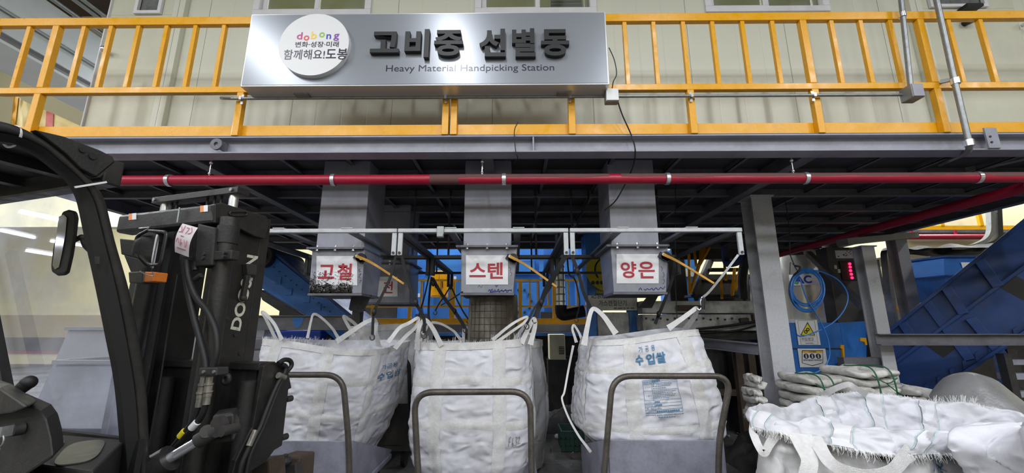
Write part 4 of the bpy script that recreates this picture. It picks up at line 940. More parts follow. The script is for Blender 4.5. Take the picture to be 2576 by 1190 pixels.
sC = loopsurf([rimP, midP, hemP], seed=3, amp=0.009)
M().grid(sA, 240, 60, closed=True).build('collar', 'bag_white', fb, smooth=True, angle=180)
M().grid(sB, 240, 50, closed=True).build('body', 'bag_dirty', fb, smooth=True, angle=180)
rnd = random.Random(4); m = M()
for i in range(750):
    u = rnd.uniform(0.0, 0.47); p = sA(u, 1.0); a = rnd.uniform(-0.6, 0.6); L_ = rnd.choice((0.008, 0.012, 0.02, 0.034)) * rnd.uniform(.5, 1.1)
    m.sweep([p + V3((0, 0, 0.006)), p + V3((math.sin(a) * L_ * .5, -0.006, -L_ * .6)), p + V3((math.sin(a) * L_, -0.004, -L_))], 0.0011, 0.0008, up=(0, 1, 0))
for i in range(500):
    u = rnd.uniform(0.58, 0.9); p = sA(u, 0.6); a = rnd.uniform(-0.7, 0.7); L_ = rnd.uniform(.008, .034) * (1.4 if 0.63 < u < 0.70 else 0.5)
    m.sweep([p + V3((0, 0, -0.006)), p + V3((math.sin(a) * L_, 0, L_))], 0.0011, 0.0008, up=(0, 1, 0))
m.build('frayed_edge', 'fray', fb)['kind'] = 'stuff'
mat('collar_tape', (213, 213, 219), 0.5, dirt=0.2, dcol=(190, 186, 180), dscale=8); mat('teal_thread', (172, 204, 202), 0.6)
def cstrip(u, w=0.012, v0=0.62, v1=0.985):
    o = M().grid(lambda a, b: sA(u - w + 2 * w * a, v0 + (v1 - v0) * b) + V3((0, -0.006, 0.004)), 4, 24).build('collar_tape', 'collar_tape', fb, smooth=True)
    for s in (-1, 1): M().tube([sA(u + s * (w + 0.003), v0 + (v1 - v0) * k / 20) + V3((0, -0.006, 0.004)) for k in range(21)], 0.0013, 4).build('teal_stitching', 'teal_thread', o)
for u in (0.045, 0.225, 0.33): cstrip(u)
for u in (0.71, 0.79, 0.875):
    o = M().grid(lambda a, b, u=u: sA(u - 0.012 + 0.024 * a, 0.22 + 0.37 * b) + V3((0, -0.007, 0.004)), 4, 24).build('collar_tape', 'collar_tape', fb, smooth=True)
    for s in (-1, 1): M().tube([sA(u + s * 0.016, 0.22 + 0.37 * k / 20) + V3((0, -0.007, 0.004)) for k in range(21)], 0.0013, 4).build('teal_stitching', 'teal_thread', o)
loop(fb, [(2078, 990, 2.9), (2100, 978, 2.85), (2133, 967, 2.8), (2150, 975, 2.8), (2168, 985, 2.85), (2176, 990, 2.9)], w=0.05)
loop(fb, [(1890, 1068, 2.18), (1895, 1090, 2.1), (1908, 1122, 2.06), (1922, 1140, 2.05), (1934, 1120, 2.05), (1950, 1095, 2.05)], w=0.05)
loop(fb, [(2060, 1122, 1.96), (2085, 1160, 1.9), (2120, 1182, 1.86), (2180, 1196, 1.83), (2240, 1186, 1.84), (2276, 1150, 1.88)], w=0.07)
loop(fb, [(2020, 1118, 1.98), (2036, 1160, 1.93), (2030, 1200, 1.92), (2028, 1260, 1.93)], w=0.10)
m = M(); lettering(m, '가공용', lambda a, b: sB(.350 + .042 * a, .115 - .075 * b) + V3((-.002, -.006, .002)), 0.0); lettering(m, '수입쌀', lambda a, b: sB(.344 + .058 * a, .26 - .12 * b) + V3((-.002, -.006, .002)), 0.02)
m.build('printed_lettering', 'bag_print', fb)
# second loose bag lapping over it at the right edge
top2 = [(2378, 1100, 1.84), (2440, 1086, 1.86), (2520, 1088, 1.9), (2600, 1075, 1.95), (2760, 1080, 2.0), (2790, 1130, 1.7), (2700, 1150, 1.45), (2610, 1140, 1.5), (2545, 1146, 1.66), (2462, 1124, 1.78)]
tp = [P(*q) for q in top2]; c2 = V3((sum(p.x for p in tp) / 10, sum(p.y for p in tp) / 10, 0))
def o2(p, d, z): 
    h = V3((p.x - c2.x, p.y - c2.y, 0)); h.normalize(); return V3((p.x + 0.55 * (p.z - z) * (1 if z > 0.25 else 0.6), p.y, z)) + h * d
sb = thing('bulk_bag', 'crumpled white bulk bag at the lower right corner lapping over the open one', 'bag', (c2.x, c2.y, 0), 'loose white bulk bags at the lower right')
inner2 = [V3((c2.x + (p.x - c2.x) * 0.45, c2.y + (p.y - c2.y) * 0.45, p.z + 0.05)) for p in tp]
cen2 = [V3((c2.x + (p.x - c2.x) * 0.05, c2.y + (p.y - c2.y) * 0.05, sum(q.z for q in tp) / 10 + 0.05)) for p in tp]
s2 = loopsurf([cen2, inner2, tp, [o2(p, 0.02, p.z - 0.16) for p in tp], [o2(p, 0.05, 0.3) for p in tp], [o2(p, 0.0, 0.01) for p in tp]], seed=20, amp=0.013)
M().grid(s2, 180, 80, closed=True).build('body', 'bag_white', sb, smooth=True, angle=180)
m = M(); m.grid(lambda a, b: s2(0.47 + 0.06 * a, 0.05 + 0.6 * b) + V3((0, -0.006, 0.006)), 5, 30); m.build('lifting_loop', 'webbing', sb, smooth=True)

# ---------------------------------------------------------------- bundles of folded sacks
mat('sack_fold', (206, 204, 200), 0.6, dirt=0.6, dcol=(128, 122, 114), dscale=5, fine=0.12, bump=0.4, bscale=30)
mat('green_cord', (30, 92, 62), 0.6)
def bundle(label, x0, x1, y0, y1, zs, ztop, n, seed, tie=True):
    t = thing('sack_bundle', label, 'sacks', ((x0 + x1) / 2, (y0 + y1) / 2, zs), 'bundles of folded sacks')
    h = (ztop - zs) / n; rnd = random.Random(seed)
    for k in range(n):
        dx0, dx1, dy = rnd.uniform(-.03, .03), rnd.uniform(-.05, .03), rnd.uniform(-.02, .02)
        cx, cy, hx, hy = (x0 + x1) / 2 + (dx0 + dx1) / 2, (y0 + y1) / 2 + dy, (x1 - x0) / 2 + (dx1 - dx0) / 2, (y1 - y0) / 2; zc_ = zs + h * (k + .5)
        def fn(u, v):
            a = 2 * math.pi * u; c, s = math.cos(a), math.sin(a); r = (abs(c) ** 5 + abs(s) ** 5) ** (-.2); b = math.pi * (v - .5); e = max(0.0, math.cos(b)) ** .35
            q = V3((c * 2.5 + seed + k, s * 2.5, v * 3)); return V3((cx + c * r * hx * e, cy + s * r * hy * e, zc_ + math.copysign(abs(math.sin(b)) ** .6, b) * h * .5)) + noise.noise_vector(q) * 0.018 + V3((0, 0, 0.012 * math.sin(c * 4 + k)))
        M().grid(fn, 60, 12, closed=True).build('folded_sack', 'sack_fold', t, smooth=True, angle=180)
    if tie:
        m = M()
        for fx_ in (0.35, 0.62):
            x = x0 + (x1 - x0) * fx_; m.tube(smoothpath([(x, y0 - .03, zs), (x + .02, y0 - .045, (zs + ztop) / 2), (x, y0 - .02, ztop + .01), (x - .03, (y0 + y1) / 2, ztop + .02)]), 0.006, 6)
        x = x0 + (x1 - x0) * .5; m.tube(smoothpath([(x - .1, y0 - .04, ztop - .04), (x, y0 - .06, ztop - .1), (x + .1, y0 - .05, ztop - .06)]), 0.005, 6); m.tube(smoothpath([(x, y0 - .05, ztop - .1), (x + .05, y0 - .07, ztop - .16), (x + .12, y0 - .05, ztop - .2)]), 0.005, 6)
        m.build('green_tie', 'green_cord', t, smooth=True)
    return t
zs_ = 0.62
tb = thing('steel_bench', 'low dark steel bench carrying the bundles of folded sacks', 'bench', (P(2140, 1000, 4.0).x, 4.0, 0))
bx_, bX_ = P(1925, 1000, 4.0).x, P(2420, 1000, 4.0).x
M().box((bx_, 3.72, zs_ - 0.05), (bX_, 4.34, zs_)).build('bench_top', 'machine_dark', tb)
for x in (bx_ + .05, bX_ - .05):
    for y in (3.77, 4.29): M().box((x - .03, y - .03, 0), (x + .03, y + .03, zs_ - .051)).build('leg', 'machine_dark', tb)
def px_(p, Y=3.85): return P(p, 960, Y).x
bundle('tall bundle of folded white sacks tied with green cord behind the big open bag', px_(2122), px_(2268), 3.76, 4.26, zs_, P(2190, 930, 3.8).z, 7, 1)
bundle('flatter grey bundle of folded sacks between the steel column and the tall bundle', px_(2012), px_(2112), 3.80, 4.28, zs_, P(2060, 950, 3.85).z, 6, 2)
bundle('low bundle of folded sacks right of the tall bundle', px_(2282), px_(2350), 3.8, 4.25, zs_, P(2290, 982, 3.8).z, 5, 3, tie=False)
bundle('stack of folded sacks left of the steel column', px_(1928), px_(1962), 4.05, 4.3, zs_, P(1950, 948, 4.05).z, 7, 4, tie=False)
gs = thing('plastic_sack', 'grey plastic sack lying behind the open bag at the far right edge', 'sack', P(2490, 1060, 3.4))
c = P(2500, 1075, 3.45)
def gsf(u, v):
    a = 2 * math.pi * u; b = math.pi * (v - .5); p = V3((c.x + 0.42 * math.cos(a) * math.cos(b), 3.5 + 0.34 * math.sin(a) * math.cos(b), 0.55 + (0.52 * math.sin(b)) * (1 - 0.3 * math.cos(a + 2) * math.cos(b)))); return p + noise.noise_vector(p * 3) * 0.05 + noise.noise_vector(p * 8) * 0.015
M().grid(gsf, 60, 30, closed=True).build('sack_body', mat('plastic_grey', (132, 132, 134), 0.3, dirt=0.5, dcol=(70, 70, 72), dscale=5, bump=0.4, bscale=14), gs, smooth=True, angle=180)
# ---------------------------------------------------------------- forklift truck (faces away to the right)
fa = R(17); fw = V3((math.sin(fa), math.cos(fa), 0)); rt = V3((math.cos(fa), -math.sin(fa), 0)); UPZ = V3((0, 0, 1))
def FS(px, py, s): return PN(px, py, fw, s)
def FR(px, py, r): return PN(px, py, rt, r)
def LP(r, s, z): return rt * r + fw * s + V3((0, 0, z))
def lbox(m, r0, r1, s0, s1, z0, z1):
    return m.hexa([LP(r0, s0, z0), LP(r1, s0, z0), LP(r1, s1, z0), LP(r0, s1, z0), LP(r0, s0, z1), LP(r1, s0, z1), LP(r1, s1, z1), LP(r0, s1, z1)])
def strip(m, A, B, vec):
    n = len(A); vec = V3(vec); vs = A + B + [p + vec for p in A + B]; fs = []
    for i in range(n - 1):
        fs += [(i, i + 1, n + i + 1, n + i), (2 * n + i, 3 * n + i, 3 * n + i + 1, 2 * n + i + 1), (i, 2 * n + i, 2 * n + i + 1, i + 1), (n + i, n + i + 1, 3 * n + i + 1, 3 * n + i)]
    fs += [(0, n, 3 * n, 2 * n), (n - 1, 3 * n - 1, 4 * n - 1, 2 * n - 1)]
    return m.add(vs, fs)
fk = thing('forklift', 'black forklift truck at left with its mast raised in front of the left cart', 'forklift', LP(-2.1, 0.4, 0))
def fp(m, name, mt, smooth=False, bevel=0.0, parent=None): return m.build(name, mt, parent or fk, smooth=smooth, bevel=bevel)
RP = -1.66
outer = [(-60, 290), (0, 300), (52, 315), (121, 351), (173, 391), (210, 428), (242, 460), (271, 503), (296, 604), (334, 736), (362, 881), (378, 1007), (384, 1190), (386, 1300)]
mid = [(-60, 327), (0, 334), (50, 345), (110, 373), (155, 410), (190, 440), (215, 468), (238, 512), (262, 606), (295, 740), (322, 880), (341, 1005), (352, 1190), (356, 1300)]
inner_ = [(-60, 350), (0, 356), (46, 364), (99, 388), (141, 420), (175, 448), (196, 478), (210, 515), (229, 606), (254, 720), (279, 845), (303, 976), (321, 1190), (326, 1300)]
O_ = smoothpath([FR(x, y, RP) for x, y in outer], 4); Mi = smoothpath([FR(x, y, RP) for x, y in mid], 4); I_ = smoothpath([FR(x, y, RP - 0.02) for x, y in inner_], 4)
m = M(); n = len(O_)
def pillar(u, v):
    f = u * (n - 1); i = min(n - 2, int(f)); t = f - i; a = O_[i].lerp(O_[i + 1], t); b = Mi[i].lerp(Mi[i + 1], t); th = math.pi * 2 * v
    c = (a + b) / 2; h = (a - b) / 2
    k = 3.0; ct, st = math.cos(th), math.sin(th); r_ = (abs(ct) ** k + abs(st) ** k) ** (-1 / k)
    return c + h * ct * r_ - rt * 0.035 + rt * 0.035 * st * r_
m.grid(pillar, n - 1, 20)
fp(m, 'guard_pillar', 'lift_black', smooth=True)
strip(M(), Mi, I_, -rt * 0.03).build('pillar_seal', 'black_rubber', fk, smooth=True)
g = [FR(x, y, RP + 0.012) for x, y in ((88, 326), (161, 343), (250, 377), (284, 394), (289, 406), (243, 444), (205, 424), (168, 387), (116, 346))]
gp = fp(M().prism(g, -rt * 0.03), 'corner_gusset', 'lift_matt', bevel=0.003)
m = M(); m.prism([FR(x, y, RP + 0.011) for x, y in ((289, 407), (284, 416), (252, 446), (243, 445))], -rt * 0.16); fp(m, 'gusset_flange', 'lift_matt')
m = M(); q = FR(232, 393, RP + 0.013); m.cyl(q, q + rt * 0.004, 0.010); q = FR(206, 377, RP + 0.013); m.cyl(q, q + rt * 0.004, 0.008); m.build('plate_hole', 'black_rubber', gp, smooth=True)
# roof
zr = O_[8].z - 0.02
m = M(); lbox(m, -2.66, RP - 0.075, 0.1, 0.84, zr + 0.0, zr + 0.03); fp(m, 'roof_panel', 'lift_black')
m = M(); lbox(m, -2.62, RP - 0.075, 0.845, 0.90, zr - 0.06, zr + 0.03); fp(m, 'roof_crossbeam', 'lift_black', bevel=0.006)
for k in range(3):
    m = M(); lbox(m, -2.6 + 0.28 * k + 0.1, -2.6 + 0.28 * k + 0.14, 0.12, 0.84, zr - 0.03, zr - 0.001); fp(m, 'roof_bar', 'lift_black')
# windscreen
zw0 = 1.0; glass_mat('windscreen_glass', (0.95, 0.96, 0.97), 0.2, (205, 208, 232))  # lavender haze colour paints in the lit ceiling's reflection over the dirt film
m = M(); m.prism([FS(x, y, 1.07) for x, y in ((-80, 445), (196, 445), (214, 500), (232, 600), (258, 720), (284, 845), (306, 976), (324, 1115), (-80, 1115))], fw * 0.006); fp(m, 'windscreen', 'windscreen_glass')
m = M(); a = FS(-14, 820, 1.02); b = FS(22, 1010, 1.02); m.bar(a + (a - b) * 1.2, b + (b - a) * .6, 0.03, 0.03, up=fw); fp(m, 'left_pillar', 'lift_black')
m = M(); lbox(m, -2.75, RP + 0.01, 1.05, 1.069, zw0 - 0.08, FS(300, 1102, 1.05).z); fp(m, 'screen_frame', 'black_rubber')
# dashboard and steering column
zd = 1.12
A = [PZ(60, 1160, zd), PZ(158, 1093, zd), PZ(316, 1106, zd), PZ(236, 1186, zd)]
m = M(); m.prism([p - UPZ * 0.16 for p in A], UPZ * 0.16); db = fp(m, 'dashboard', 'lift_matt', bevel=0.006)
m = M(); cs = PZ(205, 1136, zd + 0.002); ex = (PZ(258, 1128, zd) - PZ(152, 1142, zd)) / 2; ey = (PZ(225, 1108, zd) - PZ(185, 1165, zd)) / 2
pts = [cs + ex * (abs(math.cos(t)) ** .6) * (1 if math.cos(t) > 0 else -1) + ey * (abs(math.sin(t)) ** .6) * (1 if math.sin(t) > 0 else -1) for t in [k * math.pi / 20 for k in range(40)]]
m.prism([p - UPZ * 0.001 for p in pts], UPZ * 0.003); m.build('gauge_cover', mat('gauge_gloss', (66, 65, 62), 0.3, dirt=0.7, dcol=(104, 101, 95), dscale=22, spec=0.15), db)
m = M(); cs = PZ(120, 1126, zd + 0.001); e1 = (PZ(155, 1105, zd) - PZ(90, 1150, zd)) / 2; e2 = (PZ(140, 1135, zd) - PZ(100, 1118, zd)) / 2
pts = [cs + e1 * (abs(math.cos(t)) ** .6) * (1 if math.cos(t) > 0 else -1) + e2 * (abs(math.sin(t)) ** .6) * (1 if math.sin(t) > 0 else -1) for t in [k * math.pi / 20 for k in range(40)]]
m.prism(pts, UPZ * 0.003); m.build('switch_panel', mat('switch_grey', (58, 58, 58), 0.4, fine=0.5, dscale=30), db)
sC_ = 0.74
cw = [FS(x, y, sC_) for x, y in ((-140, 960), (0, 990), (40, 1003), (78, 1020), (104, 1032), (118, 1052), (130, 1100), (136, 1150), (60, 1200), (60, 1330), (-140, 1330))]
m = M(); m.prism(cw, (fw - rt * 1.5) * 0.07); sc_ = fp(m, 'steering_column', 'lift_matt', bevel=0.008)
hood = [FS(x, y, sC_ - .04) for x, y in ((-140, 930), (0, 975), (72, 1024), (30, 1040), (-140, 1060))]
fp(M().prism(hood, (fw - rt * 1.5) * 0.06), 'column_cover', 'lift_black', bevel=0.006)
q = FS(57, 1078, sC_ - 0.004); m = M(); m.cyl(q, q - fw * 0.02, 0.016); m.build('key_switch', 'machine_dark', sc_, smooth=True)
m = M(); m.obox(q - fw * 0.03, rt * 0.006, fw * 0.012, UPZ * 0.012); m.tube([q - fw * 0.036 + rt * 0.012 * math.cos(t) + UPZ * (-0.022 + 0.014 * math.sin(t)) for t in [k * .4 for k in range(17)]], 0.0022, 6); m.tube([q - fw * 0.036 + rt * (0.004 * math.sin(k * 1.7)) - UPZ * (0.036 + 0.006 * k) for k in range(8)], 0.002, 5); m.build('ignition_key', 'galvanised', sc_, smooth=True)
m = M(); a, b = FS(28, 998, 0.78), FS(72, 962, 0.80); m.cyl(a, b, 0.014, 0.019, n=14); m.ball(b, 0.02, n=8); fp(m, 'gear_lever', 'black_rubber', smooth=True)
# cowl, chassis, wheels, seat base (below the frame edge)
m = M(); lbox(m, -2.6, RP - 0.02, 1.0, 1.16, 0.35, 0.93); fp(m, 'front_cowl', 'lift_black', bevel=0.01)
m = M(); lbox(m, -2.62, RP + 0.0, -0.55, 0.9, 0.16, 0.50); fp(m, 'chassis', 'lift_black', bevel=0.02)
m = M(); lbox(m, -2.35, -1.85, -0.45, 0.15, 0.5, 0.72); fp(m, 'seat_base', 'lift_black', bevel=0.02)
for r in (-2.56, -1.70):
    for s_, rad in ((1.12, 0.30), (-0.35, 0.25)):
        m = M(); m.cyl(LP(r - 0.09, s_, rad), LP(r + 0.09, s_, rad), rad, n=32); fp(m, 'wheel', 'black_rubber', smooth=True)
# ---- mast
rR, rL = -1.80, -2.40
s0, s1 = 1.36, 1.58
ztop = FR(664, 548, rR).z
for r in (rR - 0.075, rL):
    m = M(); lbox(m, r, r + 0.075, s1 - 0.05, s1, 0.12, ztop); lbox(m, r, r + 0.075, s0, s0 + 0.03, 0.12, ztop - 0.05); lbox(m, r + 0.062 if r > -2 else r, r + 0.075 if r > -2 else r + 0.013, s0 + 0.03, s1 - 0.05, 0.12, ztop); fp(m, 'outer_rail', 'lift_black', bevel=0.003)
for r in (rR - 0.165, rL + 0.10):
    m = M(); lbox(m, r, r + 0.065, s0 + 0.05, s1 + 0.02, 0.2, ztop + 0.02); fp(m, 'inner_rail', 'lift_matt', bevel=0.003)
za, zb_ = FS(541, 513, 1.27).z, FS(541, 562, 1.27).z
rl = rt.dot(FS(302, 548, 1.27)); rr_ = rt.dot(FS(545, 520, 1.27))
m = M(); lbox(m, rl, rr_, 1.26, 1.34, zb_, za); cbm = fp(m, 'mast_crossbar', 'lift_black', bevel=0.014)
m = M(); m.prism([FR(x, y, rr_ + 0.006) for x, y in ((540, 513), (560, 510), (672, 545), (676, 562), (668, 601), (640, 594), (600, 573), (540, 561))], -rt * 0.03); sp = fp(m, 'crossbar_side_plate', 'lift_black', bevel=0.005)
m = M()
for (x0, y0), (x1, y1) in (((583, 537), (616, 537)),):
    for dy in (-5, 5): m.tube([FR(x0, y0 + dy, rr_ + 0.012), FR(x1, y1 + dy, rr_ + 0.012)], 0.004, 6)
    m.tube([FR(x0 - 2, y0 - 5, rr_ + .012), FR(x0 - 6, y0, rr_ + .012), FR(x0 - 2, y0 + 5, rr_ + .012)], 0.004, 6); m.tube([FR(x1 + 2, y1 - 5, rr_ + .012), FR(x1 + 6, y1, rr_ + .012), FR(x1 + 2, y1 + 5, rr_ + .012)], 0.004, 6)
m.build('lashing_eye', 'lift_matt', sp, smooth=True)
for x in (324, 504):
    w_ = 10; y = 546 if x < 400 else 526
    m = M(); m.prism([FS(x, y - 8, 1.2585), FS(x + 9, y - 9, 1.2585), FS(x + 9, y + 7, 1.2585), FS(x, y + 8, 1.2585)], -fw * 0.001); lab(m.build('warning_sticker', mat('sticker_orange', (224, 140, 80), 0.5), cbm), 'orange half of a warning sticker')
    m = M(); m.prism([FS(x + 9, y - 9, 1.2585), FS(x + 19, y - 10, 1.2585), FS(x + 19, y + 6, 1.2585), FS(x + 9, y + 7, 1.2585)], -fw * 0.001); lab(m.build('warning_sticker', 'white_plastic', cbm), 'white half of a warning sticker')
m = M(); m.tube([FS(452, 522, 1.25), FS(446, 560, 1.25)], 0.0035, 6); m.build('cable_tie', 'galvanised', cbm)
sT = 1.46; t0, t1 = FS(392, 505, sT), FS(606, 480, sT)
zT = (t0.z + t1.z) / 2; ra, rb = rt.dot(t0), rt.dot(t1)
m = M(); lbox(m, ra, rb, sT - 0.02, sT + 0.05, zT - 0.018, zT + 0.016); tie = fp(m, 'upper_tie_bar', 'lift_black', bevel=0.003)
m = M()
for k in (0.04, 0.94): q = LP(ra + (rb - ra) * k, sT - 0.022, zT); m.cyl(q, q - fw * 0.006, 0.009, n=12)
m.build('tie_bolt', 'galvanised', tie, smooth=True)
for px in (408, 578):
    q = FS(px, 520, sT); r = rt.dot(q); m = M(); m.cyl(LP(r, sT + 0.015, za - 0.05), LP(r, sT + 0.015, zT - 0.017), 0.021, n=18); lab(fp(m, 'lift_rod', 'chrome', smooth=True), 'chrome lift rod')
for px in (424, 436, 512, 530, 547):
    q = FS(px, 520, sT); r = rt.dot(q); m = M(); m.cyl(LP(r, sT + 0.015, za - 0.05), LP(r, sT + 0.015, zT - 0.017), 0.006, n=8); fp(m, 'guide_pin', 'lift_matt', smooth=True)
for px, py, nm in ((566, 600, 0), (354, 760, 1)):
    q = FS(px, py, 1.30); r = rt.dot(q)
    m = M(); m.cyl(LP(r, 1.31, 0.2), LP(r, 1.31, za - 0.06), 0.038, n=24); cy = fp(m, 'lift_cylinder', 'lift_black', smooth=True)
    zc1, zc0 = FS(px, 570, 1.3).z, FS(px, 612, 1.3).z
    m = M(); m.cyl(LP(r, 1.31, zc0), LP(r, 1.31, zc1), 0.043, n=24); m.build('gland_collar', 'lift_matt', cy, smooth=True)
    if nm == 0:
        z0c, z1c = FS(570, 655, 1.28).z, FS(570, 632, 1.28).z
        m = M(); lbox(m, r - 0.06, r + 0.10, 1.262, 1.30, z0c, z1c); cl_ = fp(m, 'cylinder_clamp', 'lift_matt', bevel=0.004)
        m = M()
        for rr2 in (r - 0.045, r + 0.07):
            for zz in (z0c + 0.012, z1c - 0.012): m.cyl(LP(rr2, 1.262, zz), LP(rr2, 1.248, zz), 0.008, n=6)
        m.build('clamp_bolt', 'machine_dark', cl_)
# chain with visible links, hose channel
q = FS(398, 600, 1.37); rc_ = rt.dot(q); m = M()
zz = 0.7
while zz < za - 0.08:
    m.cyl(LP(rc_ - 0.012, 1.375, zz), LP(rc_ + 0.012, 1.375, zz), 0.007, n=8); zz += 0.022
lbox(m, rc_ - 0.009, rc_ - 0.004, 1.372, 1.386, 0.7, za - 0.08); lbox(m, rc_ + 0.004, rc_ + 0.009, 1.372, 1.386, 0.7, za - 0.08)
fp(m, 'lift_chain', 'machine_dark')
m = M(); lbox(m, rc_ - 0.035, rc_ + 0.075, 1.39, 1.405, 0.6, za - 0.06); fp(m, 'chain_cover', 'lift_matt')
m = M(); m.tube([FS(447, 690, 1.36), FS(420, 850, 1.36), FS(395, 1020, 1.36)], 0.004, 6); fp(m, 'control_cable', 'lift_black')
m = M(); m.prism([FS(x, y, 1.255) for x, y in ((497, 562), (540, 572), (532, 668), (489, 671))], fw * 0.07); fp(m, 'limit_switch_box', 'lift_matt', bevel=0.006)
m = M(); a = FS(486, 672, 1.27); m.cyl(FS(492, 680, 1.27), FS(492, 660, 1.27), 0.012); m.cyl(FS(490, 704, 1.26), FS(506, 692, 1.26), 0.011); fp(m, 'cable_gland', 'machine_dark', smooth=True)
# paper tag with red scribble
def tagf(u, v): return quadmap(FS(459, 562, 1.235), FS(498, 573, 1.235), FS(475, 647, 1.215), FS(440, 634, 1.215))(u, v) - fw * 0.012 * math.sin(math.pi * v)
tg = M().grid(tagf, 6, 8).build('paper_tag', mat('paper_aged', (196, 188, 192), .5, dirt=.5, dcol=(140, 128, 130), dscale=20), fk, smooth=True); lab(tg, 'creased white paper tag with faded red writing')
m = M(); strokes(m, [[(0.1, .9), (.25, .75), (.1, .7)], [(.3, .95), (.3, .7)], [(.45, .9), (.6, .9), (.55, .7)], [(.7, .95), (.85, .8), (.7, .72)], [(.3, .6), (.5, .6)], [(.1, .35), (.2, .5), (.3, .35)], [(.4, .5), (.4, .3), (.5, .4)], [(.6, .5), (.75, .3)], [(.8, .5), (.8, .3)], [(.2, .2), (.8, .2)]], lambda a, b: tagf(a, b) - fw * 0.003, 0.003); m.build('faded_writing', mat('faded_red', (186, 120, 128), 0.7), tg)
m = M(); m.prism([FS(x, y, 1.245) for x, y in ((452, 642), (478, 644), (474, 656), (450, 655))], fw * 0.02); fp(m, 'hose_clamp', 'machine_dark', bevel=0.003)
def hose(pts, r, mt='black_rubber', name='hydraulic_hose', s=1.24):
    return fp(M().tube(smoothpath([FS(x, y, s if len(q) == 2 else q[2]) for q in pts for x, y in (q[:2],)], 6), r, 10), name, mt, smooth=True)
hose([(468, 655), (474, 700), (492, 745), (522, 785), (542, 830), (546, 880), (537, 920), (531, 938)], 0.0125)
hose([(462, 655), (470, 715), (486, 790), (505, 860), (516, 905), (519, 938)], 0.0125)
m = M(); m.prism([FS(x, y, 1.21) for x, y in ((501, 925), (545, 925), (544, 945), (499, 945))], fw * 0.05); hc = fp(m, 'hose_clamp', 'machine_dark', bevel=0.004)
m = M()
for x in (514, 540): q = FS(x, 935, 1.21); m.cyl(q, q - fw * .006, 0.006, n=10)
m.build('clamp_screw', 'galvanised', hc, smooth=True)
for (a, b) in (((514, 948), (500, 1024)), ((528, 948), (519, 1018))):
    pa_, pb_ = FS(*a, 1.24), FS(*b, 1.24); m = M()
    for k, (t0_, t1_, rad) in enumerate(((0, .22, .012), (.22, .3, .016), (.32, .5, .014), (.5, .56, .017), (.58, .72, .014), (.72, 1, .0125))): m.cyl(pa_.lerp(pb_, t0_), pa_.lerp(pb_, t1_), rad, n=12)
    lab(fp(m, 'hose_fitting', mat('fitting_metal', (150, 146, 138), 0.35, metal=0.6, dirt=0.7, dcol=(60, 58, 54), dscale=25), smooth=True), 'silvery hose fitting')
hose([(499, 1024), (485, 1060), (460, 1095), (432, 1130), (412, 1158)], 0.0115)
hose([(518, 1018), (505, 1050), (478, 1085), (448, 1120), (424, 1150)], 0.0115)
for a, b, mt, l in (((466, 1084), (454, 1098), mat('sleeve_yellow', (214, 194, 40), 0.5), 'yellow sleeve'), ((496, 1062), (482, 1077), 'white_plastic', 'white sleeve')):
    m = M(); m.cyl(FS(*a, 1.237), FS(*b, 1.237), 0.0135, n=12); lab(fp(m, 'hose_sleeve', mt, smooth=True), l)
m = M(); q = FS(569, 954, 1.352)
m.tube([q + (rt * math.cos(t) + UPZ * math.sin(t)) * 0.017 for t in [k * math.pi / 12 for k in range(24)]], 0.009, 10, closed=True); fp(m, 'rail_ring', 'lift_matt', smooth=True)
# tilt cylinder
m = M(); m.prism([FS(x, y, 1.2) for x, y in ((534, 1046), (588, 1038), (588, 1112), (540, 1118))], (fw - rt * 1.0) * 0.09); fp(m, 'tilt_bracket', 'lift_black', bevel=0.01)
a, b = FS(428, 1152, 1.15), FS(498, 1110, 1.18); d = (b - a).normalized()
m = M(); m.cyl(a - d * 0.02, b, 0.017, n=20); lab(fp(m, 'tilt_rod', 'chrome', smooth=True), 'bright chrome rod')
m = M(); m.cyl(a - d * 0.30, a, 0.045, n=24); fp(m, 'tilt_cylinder', 'lift_black', smooth=True)
m = M(); m.cyl(b, b + d * 0.10, 0.026, n=16); m.cyl(b + d * 0.10 - fw * 0.03, b + d * 0.10 + fw * 0.03, 0.035, n=16); q = FS(556, 1086, 1.16); m.cyl(q, q + fw * 0.06, 0.018, n=12); m.cyl(FS(520, 1085, 1.17), FS(520, 1085, 1.2), 0.022, n=12); fp(m, 'rod_end', 'machine_dark', smooth=True)
# maker's lettering on the rail side
m = M(); rq = rR + 0.0015
fq = quadmap(FR(579, 828, rq), FR(622, 640, rq), FR(650, 645, rq), FR(604, 833, rq)); lettering(m, 'DOOSAN', lambda a, b: fq(a, b), 0.035)
lab(m.build('maker_lettering', mat('letter_worn', (206, 204, 190), 0.6, dirt=0.8, dcol=(60, 58, 56), dscale=40, dlo=0.55, dhi=0.7), fk), 'worn white lettering')
m = M(); m.prism([FR(x, y, rR + 0.002) for x, y in ((608, 664), (635, 667), (634, 693), (611, 692))], rt * 0.03); m.bar(FR(622, 692, rR + .02), FR(610, 752, rR + .02), 0.02, 0.02, up=rt); m.ball(FR(612, 750, rR + .02), 0.016, n=8); fp(m, 'latch_bracket', 'machine_dark', bevel=0.003)
m = M()
for x, y in ((591, 843), (603, 890), (570, 800)): q = FR(x, y, rR); m.cyl(q, q + rt * 0.006, 0.008, n=10)
fp(m, 'rail_bolt', 'machine_dark', smooth=True)
